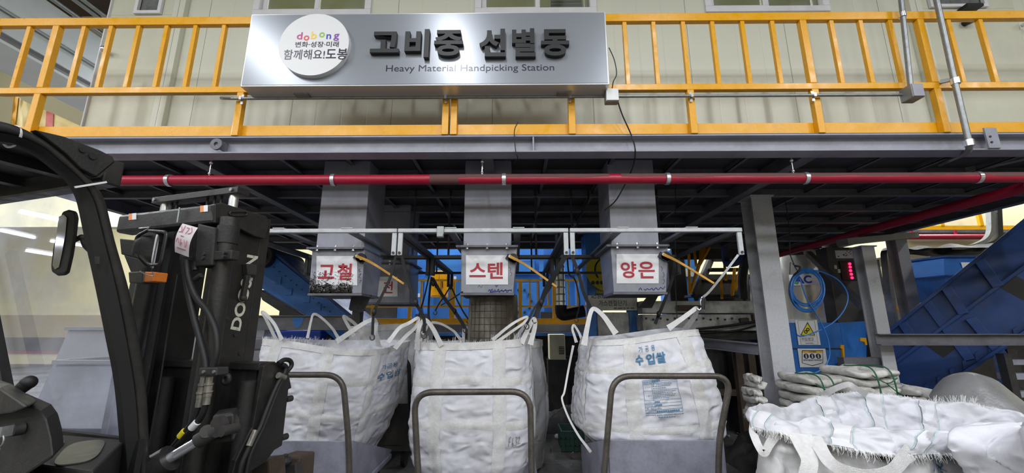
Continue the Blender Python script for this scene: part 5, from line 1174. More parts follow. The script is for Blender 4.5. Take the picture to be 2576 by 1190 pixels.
# carriage and side plate
rc2 = -1.60
pl_ = [(664, 921), (680, 911), (721, 914), (734, 976), (726, 980), (719, 1042), (710, 1121), (690, 1133), (671, 1160), (610, 1200), (610, 1290), (560, 1290), (593, 1159), (635, 1076)]
m = M(); m.prism([FR(x, y, rc2) for x, y in pl_], -rt * 0.025); cp = fp(m, 'carriage_side_plate', 'lift_black', bevel=0.003)
m = M()
for x, y in ((728, 1003), (716, 1099)):
    q = FR(x, y, rc2 - 0.012); m.cyl(q - fw * 0.02, q + fw * 0.012, 0.014, n=12)
m.build('plate_bolt', 'machine_dark', cp, smooth=True)
s_c = fw.dot(FR(664, 921, rc2))
zc = FR(664, 921, rc2).z
m = M(); lbox(m, -2.5, -1.66, s_c + 0.02, s_c + 0.06, 0.25, zc - 0.01); fp(m, 'carriage_plate', 'lift_black')
m = M(); lbox(m, -2.55, rc2 - 0.026, s_c + 0.0, s_c + 0.085, zc - 0.02, zc + 0.012); fp(m, 'carriage_top_bar', 'lift_black', bevel=0.004)
for px in (438, 640):
    q = FS(px, 960, s_c); r = rt.dot(q); m = M(); m.cyl(LP(r, s_c - 0.03, 0.3), LP(r, s_c - 0.03, zc - 0.06), 0.03, n=18); fp(m, 'side_shift_cylinder', 'lift_matt', smooth=True)
def hoseR(pts, r, mt='black_rubber', rr=rc2 + 0.02): return fp(M().tube(smoothpath([FR(x, y, rr) for x, y in pts], 6), r, 10), 'hydraulic_hose', mt, smooth=True)
hoseR([(700, 914), (716, 905), (730, 908), (733, 920), (722, 935), (708, 950), (690, 985), (672, 1030), (655, 1075), (635, 1110), (620, 1140), (605, 1180), (598, 1250)], 0.010)
hoseR([(708, 916), (720, 925), (712, 950), (697, 985), (680, 1030), (662, 1075), (643, 1115), (628, 1150), (618, 1200)], 0.010)
m = M(); m.cyl(FR(643, 1082, rc2 + .021), FR(626, 1122, rc2 + .021), 0.012, n=10); m.cyl(FR(700, 944, rc2 + .02), FR(716, 950, rc2 + .02), 0.014, n=10); fp(m, 'hose_fitting', 'fitting_metal', smooth=True)
m = M(); m.prism([FS(x, y, 1.72) for x, y in ((622, 1162), (676, 1157), (680, 1240), (622, 1240))], fw * 0.1); m.prism([FS(x, y, 1.95) for x, y in ((702, 1148), (752, 1150), (744, 1250), (690, 1250))], fw * 0.12); fp(m, 'fork_bracket', 'rust_dark', bevel=0.01)
m = M(); q = FS(717, 1160, 1.9); m.ball(q, 0.035, (1, 1, .7), n=8); m.cyl(q + V3((0, 0, .02)), q + V3((0, 0, .035)), 0.014, n=6); m.prism([FS(x, y, 1.9) for x, y in ((690, 1172), (742, 1168), (748, 1260), (680, 1260))], fw * 0.05); fp(m, 'fork_clevis', 'machine_dark', bevel=0.004)
for r in (-2.35, -1.80):
    m = M(); lbox(m, r, r + 0.1, s_c + 0.06, s_c + 0.1, 0.04, 0.45); lbox(m, r, r + 0.1, s_c + 0.06, s_c + 0.95, 0.03, 0.065); fp(m, 'fork', 'machine_dark')
# headlamp, guard and indicator on the pillar
def lamp(px, py, s, k, guard=True):
    c = FS(px, py, s); u = (FS(px, py - 10, s) - c) / 10; r_ = (FS(px + 10, py, s) - c) / 10
    m = M(); m.ball(c, 1, (1, 1, 1), n=4); m = M()
    ax = (fw * 0.8 + rt * 0.55).normalized(); sd = ax.cross(UPZ).normalized(); R_ = 40 * k * u.length
    prof_ = [(-1.0, 0.25), (-0.85, 0.6), (-0.5, 0.88), (0.0, 1.0), (0.25, 1.03), (0.3, 0.98)]
    def f(a, b):
        x = b * (len(prof_) - 1); i = min(len(prof_) - 2, int(x)); t = x - i; h = prof_[i][0] * (1 - t) + prof_[i + 1][0] * t; w = prof_[i][1] * (1 - t) + prof_[i + 1][1] * t
        an = 2 * math.pi * a; ca, sa = math.cos(an), math.sin(an); q = (abs(ca) ** 4 + abs(sa) ** 4) ** -.25
        return c + ax * h * R_ * 0.8 + (sd * ca + UPZ * sa) * w * R_ * q * 0.95
    m.grid(f, 32, 15, closed=True); hl_ = fp(m, 'headlamp', 'lift_matt', smooth=True)
    m = M(); m.tube([f(a / 32, 0.98) for a in range(32)], 0.0035, 6, closed=True); lab(m.build('lamp_rim', 'white_plastic', hl_, smooth=True), 'pale lens rim')
    m = M(); k0 = [f(a / 32, 1.0) for a in range(32)]; m.add(k0 + [sum(k0, V3()) / 32], [(i, (i + 1) % 32, 32) for i in range(32)]); m.build('lamp_lens', 'chrome', hl_)
    return hl_
lamp(376, 632, 1.16, 1.0)
m = M(); m.tube(rounded([FS(x, y, 1.11) for x, y in ((352, 576), (384, 573), (344, 594), (340, 632), (376, 666), (404, 666), (420, 584), (376, 580))], 0.02), 0.0065, 8); fp(m, 'lamp_guard', 'lift_black', smooth=True)
m = M(); m.prism([FS(x, y, 1.10) for x, y in ((300, 600), (338, 604), (344, 648), (304, 640))], fw * 0.05); m.prism([FS(x, y, 1.10) for x, y in ((310, 640), (345, 650), (362, 672), (358, 684), (330, 690))], fw * 0.03); fp(m, 'lamp_bracket', 'lift_matt', bevel=0.004)
m = M(); m.prism([FS(x, y, 1.08) for x, y in ((322, 684), (361, 682), (358, 712), (324, 712))], fw * 0.06); fp(m, 'indicator_housing', 'lift_black', bevel=0.004)
m = M(); m.prism([FS(x, y, 1.085) for x, y in ((362, 683), (389, 684), (384, 708), (358, 710))], fw * 0.05); lab(fp(m, 'indicator_lens', mat('amber', (206, 112, 36), 0.3, dirt=0.4, dcol=(140, 76, 30), dscale=20), bevel=0.004), 'amber indicator lens')
m = M(); m.tube(smoothpath([FS(352, 682, 1.07), FS(366, 690, 1.07), FS(386, 694, 1.07), FS(384, 684, 1.07)]), 0.002, 6); fp(m, 'indicator_wire', 'galvanised', smooth=True)
# mirror on the inside of the pillar
ml = [(158, 531), (172, 526), (188, 530), (191, 545), (186, 590), (178, 640), (168, 682), (160, 691), (142, 692), (130, 684), (129, 668), (134, 625), (146, 570)]
m = M(); m.prism([FS(x, y, 0.86) for x, y in ml], (fw - rt * 1.3) * 0.022); mr = fp(m, 'mirror', 'black_rubber', bevel=0.008)
gl_ = [(152, 545), (164, 540), (172, 548), (168, 590), (160, 635), (152, 672), (142, 678), (136, 668), (141, 625)]
m = M(); m.prism([FS(x - 3, y, 0.8585) for x, y in gl_], -fw * 0.001); lab(m.build('mirror_glass', mat('mirror_glass', (150, 152, 156), .08, metal=.9), mr), 'mirror glass')
m = M(); m.tube(smoothpath([FS(184, 602, 0.9), FS(198, 598, 0.9), FS(206, 602, 0.9), FS(212, 618, 0.9), FS(226, 632, 0.89), FS(243, 640, 0.88)]), 0.006, 8); m.cyl(FS(180, 605, 0.9), FS(190, 600, 0.9), 0.012); m.ball(FS(206, 598, .9), 0.012, n=6); m.build('mirror_arm', 'machine_dark', mr, smooth=True)
m = M(); m.prism([FR(x, y, RP + 0.002) for x, y in ((237, 645), (248, 646), (247, 664), (239, 664))], rt * 0.006); fp(m, 'mirror_clip', 'machine_dark')
def ring_tie(i0, l): 
    i = i0; a, b = O_[i], I_[i]; c = (a + b) / 2; m = M(); h = (a - b) / 2
    m.tube([c + h * 1.06 * math.cos(t) - rt * 0.036 + rt * 0.043 * math.sin(t) for t in [k * math.pi / 16 for k in range(32)]], 0.0035, 6, closed=True); lab(fp(m, 'cable_tie', 'white_plastic', smooth=True), l)
ring_tie(8, 'white cable tie'); 
m = M(); m.bar(FR(188, 471, RP + 0.01), FR(268, 458, RP + 0.01), 0.004, 0.006); lab(fp(m, 'cable_tie', 'white_plastic'), 'white cable tie')
# ---------------------------------------------------------------- machines and structures behind the bags
def one(m, name, mt, label, cat, group=None, smooth=False, bevel=0.0):
    return tag(m.build(name, mt, smooth=smooth, bevel=bevel), label, cat, group)
def pq(pts, Y): return [P(x, y, Y) for x, y in pts]
mat('hopper_grey', (122, 124, 130), 0.5, dirt=0.5, dcol=(84, 84, 86), dscale=2.5, fine=0.08)
def hopper(label, px0, px1, ytop, Y, d, slope=0.25, lip=0.05):
    a, b = P(px0, ytop, Y), P(px1, ytop, Y); z = a.z; x0, x1 = a.x, b.x
    t = thing('tipping_hopper', label, 'hopper', ((x0 + x1) / 2, Y + d / 2, 0), 'grey tipping hoppers')
    m = M(); w = 0.02; h0 = 0.12
    o = [(x0 - .05, Y - slope, h0), (x1 + .05, Y - slope, h0), (x1 + .05, Y + d, h0), (x0 - .05, Y + d, h0), (x0, Y, z), (x1, Y, z), (x1, Y + d, z), (x0, Y + d, z)]
    i_ = [(x0 + w, Y - slope + w, h0 + w), (x1 - w, Y - slope + w, h0 + w), (x1 - w, Y + d - w, h0 + w), (x0 + w, Y + d - w, h0 + w), (x0 + w, Y + w, z), (x1 - w, Y + w, z), (x1 - w, Y + d - w, z), (x0 + w, Y + d - w, z)]
    m.add(o + i_, [(3, 2, 1, 0), (0, 1, 5, 4), (1, 2, 6, 5), (2, 3, 7, 6), (3, 0, 4, 7), (8, 9, 10, 11), (8, 12, 13, 9), (9, 13, 14, 10), (10, 14, 15, 11), (11, 15, 12, 8), (4, 5, 13, 12), (5, 6, 14, 13), (6, 7, 15, 14), (7, 4, 12, 15)])
    m.build('tub', 'hopper_grey', t)
    m = M(); m.box((x0 - lip, Y - lip, z - .05), (x1 + lip, Y - .001, z + .015)); m.box((x0 - lip, Y, z - .05), (x0 - .001, Y + d, z + .015)); m.box((x1 + .001, Y, z - .05), (x1 + lip, Y + d, z + .015)); m.build('rim', 'hopper_grey', t, bevel=0.004)
    m = M(); m.box((x0 + .1, Y, 0), (x0 + .22, Y + d, h0 - .001)); m.box((x1 - .22, Y, 0), (x1 - .1, Y + d, h0 - .001)); m.build('skid', 'machine_dark', t)
    return t
hopper('pale grey hopper nearest behind the forklift windscreen', 148, 330, 908, 6.3, 0.9)
hopper('grey hopper behind the nearest one, its rim seen through the windscreen', 176, 330, 824, 8.0, 1.2)
hopper('dark grey hopper with a wide rim seen between the forklift mast rails', 462, 668, 820, 7.4, 1.3)
o = M().prism(pq(((543, 862), (551, 860), (500, 1120), (490, 1122)), 6.6), (0, 0.03, 0)); one(o, 'board', 'white_plastic', 'narrow white board leaning behind the right mast rail of the forklift', 'board')

# left inclined conveyor
Yk = 6.4
cv = thing('inclined_conveyor', 'blue inclined conveyor with a black head drum between the forklift mast and the left chute', 'conveyor', P(780, 760, Yk))
M().prism(pq(((640, 628), (690, 645), (872, 790), (930, 838), (852, 862), (770, 792), (672, 735), (640, 712)), Yk), (0, 0.06, 0)).build('side_panel', 'blue_paint', cv, bevel=0.004)
M().prism(pq(((640, 628), (690, 645), (872, 790), (930, 838), (852, 862), (770, 792), (672, 735), (640, 712)), Yk + 0.75), (0, 0.06, 0)).build('side_panel', 'blue_paint', cv)
M().prism(pq(((688, 640), (694, 637), (935, 832), (930, 838)), Yk - .02), (0, 0.85, 0)).build('top_flange', 'blue_deep', cv)
M().prism(pq(((650, 728), (672, 740), (770, 800), (852, 868), (846, 880), (764, 822), (660, 755)), Yk + .061), (0, 0.68, 0)).build('belt', 'machine_dark', cv)
q = P(668, 648, Yk); M().cyl(q + V3((0, -0.12, 0)), q + V3((0, 0.9, 0)), 0.17, n=28).build('head_drum', 'machine_dark', cv, smooth=True)
M().cyl(q + V3((0, -.16, 0)), q + V3((0, -.121, 0)), 0.1, n=20).build('bearing_housing', 'black_rubber', cv, smooth=True)
for x, y in ((727, 733), (772, 752), (800, 772), (700, 705), (830, 800)):
    m = M(); c = P(x, y, Yk - .004); m.box((c.x - .05, Yk - .012, c.z - .06), (c.x + .05, Yk - .001, c.z + .05)); m.build('bolted_plate', 'blue_paint', cv, bevel=0.004)
for k in range(14):
    c = P(690 + 14 * k, 672 + 11.2 * k, Yk); M().cyl((c.x, Yk - .012, c.z), (c.x, Yk - .001, c.z), 0.01, n=8).build('rivet', 'machine_dark', cv)
for x, y0 in ((717, 765), (852, 862)):
    a = P(x, y0, Yk + .4); M().box((a.x - .05, Yk + .35, 0), (a.x + .05, Yk + .45, a.z)).build('support_leg', 'machine_dark', cv)
ar = thing('support_arm', 'thin slanted black brace above the left conveyor', 'brace', P(700, 620, 6.2))
M().bar(P(675, 610, 6.0), P(790, 648, 6.9), 0.03, 0.05).build('brace_bar', 'frame_dark_and_shade', ar)
# grey support beam carrying the left conveyor
Yg = 5.9
sbm = thing('support_beam', 'grey steel beam with a blue paint patch behind the left bag loops', 'beam', P(680, 830, Yg))
a, b = P(440, 795, Yg), P(888, 828, Yg); zq1 = P(660, 796, Yg).z; zq0 = P(660, 828, Yg).z
m = M(); m.box((a.x, Yg, zq0), (b.x, Yg + .01, zq1)); m.box((a.x, Yg - .05, zq1), (b.x, Yg + .08, zq1 + .012)); m.box((a.x, Yg - .05, zq0 - .012), (b.x, Yg + .08, zq0)); m.build('web_and_flanges', 'grey_steel_dark', sbm)
c = P(748, 812, Yg); M().add([P(735, 798, Yg - .003), P(765, 799, Yg - .003), P(758, 818, Yg - .003), P(744, 826, Yg - .003), P(738, 815, Yg - .003)], [(0, 1, 2, 3, 4)]).build('paint_patch', 'blue_paint', sbm)
for x in (a.x + .1, b.x - .06): M().box((x - .06, Yg + .011, 0), (x + .06, Yg + .12, zq0 - .0125)).build('support_leg', 'grey_steel_dark', sbm)
lb2 = thing('support_beam', 'lower grey round nosed rail left of the left bag', 'beam', P(650, 868, 5.6))
M().bar(P(600, 868, 5.6), P(700, 862, 5.6), .1, .17).build('rail', 'grey_steel_dark', lb2, bevel=.03); q = P(690, 870, 5.65); M().box((q.x - .04, 5.66, 0), (q.x + .04, 5.74, q.z - .02)).build('support_leg', 'grey_steel_dark', lb2)
bm_ = thing('blue_bin', 'deep blue tank partly seen above the left bag', 'bin', P(740, 850, 6.6)); a, b = P(690, 832, 6.3), P(850, 832, 6.3)
M().box((a.x, 6.3, 0), (b.x - .25, 7.0, a.z)).build('tank_body', mat('blue_royal', (20, 74, 196), 0.4, dirt=0.3, dcol=(12, 40, 110), dscale=3), bm_, bevel=.02)
pst = thing('steel_post', 'short dark scratched post below the flap of the left chute', 'post', P(898, 830, 5.5)); a, b = P(886, 782, 5.5), P(907, 782, 5.5)
M().box((a.x, 5.5, 0), (b.x, 5.62, a.z)).build('shaft', 'machine_dark', pst, bevel=.004); M().box((a.x - .02, 5.48, a.z), (b.x + .02, 5.64, a.z + .015)).build('cap_plate', 'machine_dark', pst)

# centre blue machine
Yb = 9.4
bmz = thing('blue_machine', 'bright blue container sized machine behind the middle chute and the yellow railing', 'machine', P(1260, 815, Yb + 1))
x0, x1 = P(880, 700, Yb).x, P(1512, 700, Yb).x; z0, z1 = P(1200, 830, Yb).z, 3.4
M().box((x0, Yb, 0.0), (x1, Yb + 2.4, z1)).build('housing', 'blue_bright', bmz)
for px in (1036, 1076, 1188, 1362, 1395, 1450, 1496):
    c = P(px, 700, Yb).x; M().box((c - .05, Yb - .07, z0), (c + .05, Yb - .001, z1)).build('rib', 'blue_bright', bmz, bevel=.008)
for py in (647, 690):
    z = P(1200, py, Yb).z; M().box((x0, Yb - .10, z - .02), (x1, Yb - .071, z + .02)).build('rail_strip', 'blue_bright', bmz, bevel=.006)
for px0, px1, py0, py1 in ((1205, 1345, 655, 690), (1375, 1440, 655, 690), (1046, 1066, 700, 800), (1300, 1350, 712, 800)):
    a, b = P(px0, py1, Yb - .04), P(px1, py0, Yb - .04); M().box((a.x, Yb - .06, a.z), (b.x, Yb - .001, b.z)).build('door_panel', 'blue_bright', bmz, bevel=.012)
m = M(); c = P(1312, 758, Yb - .065)
for k in range(10):
    t_ = k * .628; q = c + V3((.22 * math.cos(t_), 0, .26 * math.sin(t_))); m.cyl(q, q - V3((0, .04, 0)), .03, n=8)
m.build('cover_bolts', 'machine_dark', bmz)
for px, py in ((1054, 743), (1212, 695), (1145, 700)):
    c = P(px, py, Yb - .07); M().box((c.x - .03, Yb - .1, c.z - .04), (c.x + .03, Yb - .0705, c.z + .04)).build('latch', 'white_plastic', bmz)
for px0, px1, py0, py1 in ((1045, 1080, 790, 806), (1196, 1210, 780, 800), (1360, 1420, 785, 806), (905, 1000, 760, 800)):
    a, b = P(px0, py1, Yb - .12), P(px1, py0, Yb - .12); M().box((a.x, Yb - .14, a.z), (b.x, Yb - .101, b.z)).build('opening', 'machine_dark', bmz)
yc = thing('control_cabinet', 'yellow electrical cabinet with two black handles on the blue machine', 'cabinet', P(1105, 745, 9.1))
a, b = P(1083, 747, 9.1), P(1126, 681, 9.1)
M().box((a.x, 9.1, a.z), (b.x, 9.295, b.z)).build('cabinet_body', 'yellow_paint', yc, bevel=.012)
xm = (a.x + b.x) / 2
for s in (-1, 1):
    M().box((xm + (.004 if s > 0 else -(xm - a.x) + .02), 9.08, a.z + .03), ((b.x - .02) if s > 0 else xm - .004, 9.099, b.z - .03)).build('door', 'yellow_paint', yc, bevel=.005)
    M().box((xm + s * .07 - .018, 9.055, (a.z + b.z) / 2 - .09), (xm + s * .07 + .018, 9.079, (a.z + b.z) / 2 + .05)).build('handle', 'letter_black', yc, bevel=.004)
# machine walkway, beam and yellow railing
Yw = 8.5
wk = thing('machine_walkway', 'grey steel walkway edge under the yellow railing in front of the blue machine', 'walkway', P(1180, 840, Yw))
xa, xb = P(826, 815, Yw).x, P(1492, 815, Yw).x; zw1 = P(1200, 816, Yw).z; zw0_ = P(1200, 838, Yw).z
m = M(); m.box((xa, Yw - .03, zw0_), (xb, Yw - .02, zw1)); m.box((xa, Yw - .08, zw1 - .02), (xb, Yw + .7, zw1)); m.box((xa, Yw - .08, zw0_), (xb, Yw + .05, zw0_ + .02)); m.build('edge_beam', 'grey_steel', wk)
for px in (840, 1175, 1478): x = P(px, 830, Yw).x; M().box((x - .06, Yw, 0), (x + .06, Yw + .12, zw0_ - .0005)).build('support_leg', 'grey_steel_dark', wk)
yr = thing('guard_railing', 'old yellow railing in front of the blue machine behind the chutes', 'railing', P(1160, 815, Yw))
zt_, zmid, ztoe = P(1200, 705, Yw).z, P(1200, 771, Yw).z, P(1200, 801, Yw).z
M().box((xa, Yw - .02, zt_ - .02), (xb, Yw + .02, zt_ + .02)).build('top_rail', 'yellow_old', yr); M().box((xa, Yw - .02, zmid - .02), (xb, Yw + .02, zmid + .02)).build('mid_rail', 'yellow_old', yr)
M().box((xa, Yw - .045, zw1 + .001), (xb, Yw - .035, ztoe)).build('toe_board', 'yellow_paint', yr)
for px in (838, 940, 1032, 1138, 1309, 1394, 1478):
    x = P(px, 760, Yw).x; w = .035 if px != 1138 else .055; M().box((x - w, Yw - .034, zw1 + .001), (x + w, Yw + .034, zt_ - .021)).build('post', 'yellow_old', yr)
for px in (868, 906, 985, 1060, 1109, 1161, 1184, 1210, 1260, 1333, 1353, 1379, 1430, 1452):
    x = P(px, 735, Yw).x; M().box((x - .016, Yw - .016, zmid + .021), (x + .016, Yw + .016, zt_ - .021)).build('baluster', 'yellow_old', yr)
eb = thing('electrical_box', 'beige steel box with a small louvre under the walkway', 'box', P(1402, 900, 7.9)); a, b = P(1383, 905, 7.9), P(1421, 841, 7.9)
M().box((a.x, 7.9, a.z), (b.x, 8.3, b.z)).build('box_body', 'cream_wall', eb, bevel=.01); M().box((a.x - .03, 7.92, 0), (b.x + .03, 8.28, a.z - .001)).build('box_stand', 'machine_dark', eb)
m = M()
for k in range(5): m.box((b.x - .12, 7.885, a.z + .1 + .03 * k), (b.x - .02, 7.899, a.z + .115 + .03 * k))
m.build('louvre', 'machine_dark', eb)
dk = thing('oily_machine', 'black oily machine base in the gloom under the walkway', 'machine', P(1400, 1000, 9)); a = P(1010, 850, 8.9).x; b = P(1500, 850, 8.9).x
M().box((a, 9.0, 0), (b, 9.39, P(1200, 842, 8.9).z - .03)).build('base_body', 'machine_dark', dk); M().box((P(1340, 900, 8.6).x, 8.7, 0), (b - .3, 8.99, .9)).build('base_step', 'machine_dark', dk)

# silver pipe, elbow, cutter with its sign
sp_ = thing('exhaust_pipe', 'shiny silver vertical pipe with a black elbow right of the middle chute', 'pipe', P(1410, 770, 6.6))
a, b = P(1403, 640, 6.6), P(1409, 768, 6.6); M().cyl((a.x + .03, 6.6, b.z), (a.x + .03, 6.6, zb1 - .11), .07, n=20).build('pipe_run', 'chrome', sp_, smooth=True)
m = M(); m.tube(rounded([(a.x + .03, 6.6, b.z + .0), (a.x + .03, 6.6, b.z - .16), P(1470, 782, 6.6)], .15), .095, 14); m.build('elbow', 'black_rubber', sp_, smooth=True)
m = M()
for k in range(8): z = b.z + .05 + .11 * k; m.cyl((a.x + .03, 6.6, z), (a.x + .03, 6.6, z + .02), .075, n=20)
m.build('pipe_seam', 'galvanised', sp_, smooth=True)
Yc_ = 6.3
ctr_ = thing('can_cutter', 'blue can cutting machine with a yellow hazard disc, behind the right hand chute', 'machine', P(1530, 830, Yc_))
for px0, px1 in ((1480, 1500), (1583, 1606)):
    a, b = P(px0, 800, Yc_), P(px1, 800, Yc_); M().box((a.x, Yc_, 0), (b.x, Yc_ + .15, P(1500, 725, Yc_).z)).build('leg', 'blue_paint', ctr_, bevel=.005)
a, b = P(1478, 742, Yc_ + .16), P(1612, 640, Yc_ + .16); M().box((a.x, Yc_ + .16, a.z), (b.x, Yc_ + .6, a.z + 1.0)).build('body', 'blue_paint', ctr_, bevel=.01)
a, b = P(1501, 786, Yc_ + .05), P(1582, 786, Yc_ + .05); M().box((a.x + .002, Yc_ + .03, 0), (b.x - .002, Yc_ + .14, a.z)).build('lower_panel', 'white_dirty', ctr_, bevel=.006)
c = P(1528, 680, Yc_ + .15); rr_ = P(1528, 680, Yc_ + .15).x - P(1474, 680, Yc_ + .15).x
dsc = M().cyl((c.x, Yc_ + .12, c.z), (c.x, Yc_ + .159, c.z), rr_, n=48).build('hazard_disc', mat('hazard_yellow', (196, 178, 24), 0.5, dirt=.4, dcol=(120, 108, 30), dscale=5), ctr_, smooth=True)
m = M()
for k in range(3):
    q = P(1492 + 11 * k, 711, Yc_ + .115); m.cyl((q.x, Yc_ + .117, q.z), (q.x, Yc_ + .1195, q.z), .03, n=16)
m.tube([V3((c.x + .2 * math.cos(t_), Yc_ + .117, c.z + .2 * math.sin(t_))) for t_ in [2.2 + .2 * k for k in range(9)]], .012, 6); m.build('hazard_symbol', 'letter_black', dsc, smooth=True)
m = M()
for k in range(14):
    if k % 2 == 0: m.prism([P(1486 + 3 * k, 738, Yc_ + .152), P(1490 + 3 * k, 728, Yc_ + .152), P(1495 + 3 * k, 738, Yc_ + .152)], (0, .003, 0))
m.build('hazard_triangle', 'hazard_yellow', ctr_)
sgn = thing('machine_sign', 'dirty white plate naming the can cutter in navy Korean letters', 'sign', P(1540, 780, Yc_ - .1))
Yp_ = Yc_ - .06; a, b = P(1481, 781, Yp_), P(1601, 743, Yp_)
pn = M().box((a.x, Yp_, a.z), (b.x, Yp_ + .02, b.z)).build('plate', mat('plate_white', (206, 206, 208), .4, dirt=.5, dcol=(120, 116, 112), dscale=5, dlo=.5, dhi=.75), sgn, bevel=.003)
m = M(); lettering(m, 'ACI ENTECH', signmap(1487, 742.5, 1533, 751, Yp_ - .002), .03); lettering(m, '가스캔절단기', signmap(1506, 755, 1576, 770, Yp_ - .002), .012); m.build('lettering', 'print_navy', pn)
m = M()
for k, (u, w) in enumerate(((1544, 8), (1554, 12), (1568, 6), (1576, 7), (1586, 9))): q0, q1 = P(u, 777, Yp_ - .001), P(u + w, 774, Yp_ - .001); m.box((q0.x, Yp_ - .002, q0.z), (q1.x, Yp_ - .0005, q1.z))
m.build('small_print', 'print_navy', pn)
# white dirty machine frame
Yt = 6.0
wf = thing('press_frame', 'oil stained white machine frame in two tiers left of the tall steel column', 'machine', P(1760, 830, Yt))
for (pxa, pxb, ya, yb, dy) in ((1616, 1918, 757, 788, .05), (1618, 1908, 791, 832, 0)):
    a, b = P(pxa, yb, Yt + dy), P(pxb, ya, Yt + dy); M().box((a.x, Yt + dy, a.z), (b.x, Yt + .5, b.z)).build('tier', 'white_dirty', wf, bevel=.008)
for k in range(16):
    c = P(1625 + 18 * k, 801 + 3 * (k % 2), Yt); M().cyl((c.x, Yt - .02, c.z), (c.x, Yt - .001, c.z), .014, n=8).build('bolt', 'machine_dark', wf)
for px0, px1, y0, y1 in ((1700, 1760, 768, 782), (1890, 1915, 790, 806), (1860, 1880, 800, 815)):
    a, b = P(px0, y1, Yt), P(px1, y0, Yt); M().box((a.x, Yt - .05, a.z), (b.x, Yt - .001, b.z)).build('guide_block', 'rust_dark', wf, bevel=.01)
m = M(); m.tube(smoothpath([P(1752, 828, Yt - .1), P(1830, 820, Yt - .1), P(1925, 806, Yt - .1)]), .018, 8); m.tube(smoothpath([P(1750, 838, Yt - .1), P(1850, 832, Yt - .12), P(1925, 812, Yt - .1)]), .014, 8); m.build('oil_hose', 'black_rubber', wf, smooth=True)
a, b = P(1612, 850, Yt + .2), P(1935, 833, Yt + .2); M().box((a.x, Yt + .1, a.z - .02), (b.x, Yt + .9, a.z + .1)).build('bed', 'machine_dark', wf)
for px in (1640, 1850, 1915): x = P(px, 900, Yt + .3).x; M().box((x - .07, Yt + .25, 0), (x + .07, Yt + .4, a.z - .021)).build('leg', 'machine_dark', wf)
M().box((P(1600, 900, 6.6).x, 6.55, 0), (P(1960, 900, 6.6).x, 6.85, 1.15)).build('rear_body', 'machine_dark', wf)
ib = thing('support_beam', 'slanting grey I beam running from the press frame to the tall steel column', 'beam', P(1850, 870, 5.1))
pA, pB = P(1752, 861, 5.9), P(1912, 878, 4.65); m = M(); m.bar(pA, pB, .012, .1); m.bar(pA + V3((0, 0, .055)), pB + V3((0, 0, .055)), .1, .012); m.bar(pA - V3((0, 0, .055)), pB - V3((0, 0, .055)), .1, .012); m.build('web_and_flanges', 'grey_steel', ib)
q = pA + V3((.02, .05, 0)); M().box((q.x - .05, q.y - .05, 0), (q.x + .05, q.y + .05, q.z - .07)).build('support_leg', 'machine_dark', ib)
for k, (px, Y, h, l) in enumerate(((1858, 5.4, 878, 'thin oily black post below the slanting beam'), (1890, 5.7, 890, 'shorter oily black post nearer the tall steel column'))):
    a = P(px, h, Y); t = thing('machine_post', l, 'post', (a.x, Y, 0)); M().box((a.x - .045, Y, 0), (a.x + .045, Y + .08, a.z)).build('shaft', 'rust_dark', t); M().box((a.x - .09, Y - .05, 0), (a.x + .09, Y + .13, .02)).build('base_plate', 'rust_dark', t)
t = thing('machine_beam', 'oily dark crossbar low behind the two black posts', 'beam', P(1850, 985, 5.95)); M().bar(P(1780, 985, 5.95), P(1925, 990, 5.95), .08, .08).build('crossbar', 'rust_dark', t); a = P(1800, 985, 5.95); M().box((a.x - .04, 5.91, 0), (a.x + .04, 5.99, a.z - .041)).build('leg', 'rust_dark', t)

gd = thing('steel_girder', 'dark steel girder closing the back edge of the platform above the stair and tank', 'beam', P(2000, 635, 7.93))
a, b = P(1690, 642, 7.93), P(1935, 642, 7.93); c_, d_ = P(1935, 641, 7.93), P(2345, 641, 7.93); z0_ = P(1800, 652, 7.93).z
M().box((a.x, 7.92, z0_), (b.x, 7.99, zb1 - .001)).build('deep_web', 'machine_dark', gd); M().box((c_.x + .001, 7.92, c_.z), (5.9, 7.99, zb1 - .001)).build('web', 'machine_dark', gd)
# stairs behind with yellow handrails
st = thing('steel_stair', 'dark steel stair with yellow handrails seen right of the right hand chute', 'stair', P(1810, 745, 7.6))
Ys = 7.5
for k, (y, xa_, xb_) in enumerate(((741, 1738, 1872), (704, 1768, 1868), (674, 1790, 1872), (648, 1800, 1876))):
    a, b = P(xa_, y, Ys + .28 * k), P(xb_, y, Ys + .28 * k); M().box((a.x, Ys + .28 * k, a.z - .04), (b.x, Ys + .28 * k + .3, a.z)).build('tread', 'machine_dark', st)
for (xa_, ya_, xb_, yb_, dx) in ((1748, 748, 1792, 642, 1.1), (1872, 748, 1880, 642, 1.1)): M().bar(P(xa_, ya_, Ys - .03), P(xb_, yb_, Ys + 1.1), .05, .2).build('stringer', 'machine_dark', st)
for (xa_, ya_, ya2, xb_, yb_) in ((1735, 738, 0, 1733, 640), (1751, 668, 0, 1746, 626), (1736, 738, 0, 1772, 624), (1758, 668, 0, 1784, 622), (1763, 660, 0, 1761, 622), (1816, 750, 0, 1814, 705), (1826, 704, 0, 1822, 660), (1842, 742, 0, 1848, 676), (1850, 730, 0, 1866, 660)):
    M().bar(P(xa_, ya_, Ys - .08), P(xb_, yb_, Ys + .3), .045, .045).build('handrail', 'yellow_paint', st)
M().box(P(1782, 636, Ys + 1.2), P(1818, 622, Ys + 1.23)).build('toe_board', 'yellow_paint', st)
a = P(1800, 745, Ys + .5); M().box((a.x - .3, Ys + .4, 0), (a.x + .3, Ys + .5, P(1800, 750, Ys + .4).z)).build('support_leg', 'machine_dark', st)
cable('navy plastic pipe with an elbow above the stair', [P(1822, 620, 7.0), P(1826, 655, 7.0), P(1834, 664, 6.9), P(1862, 655, 6.6), P(1895, 628, 6.3), P(1896, 600, 6.3)], .06, mat('navy_pipe', (42, 40, 84), .5), name='drain_pipe', cat='pipe')
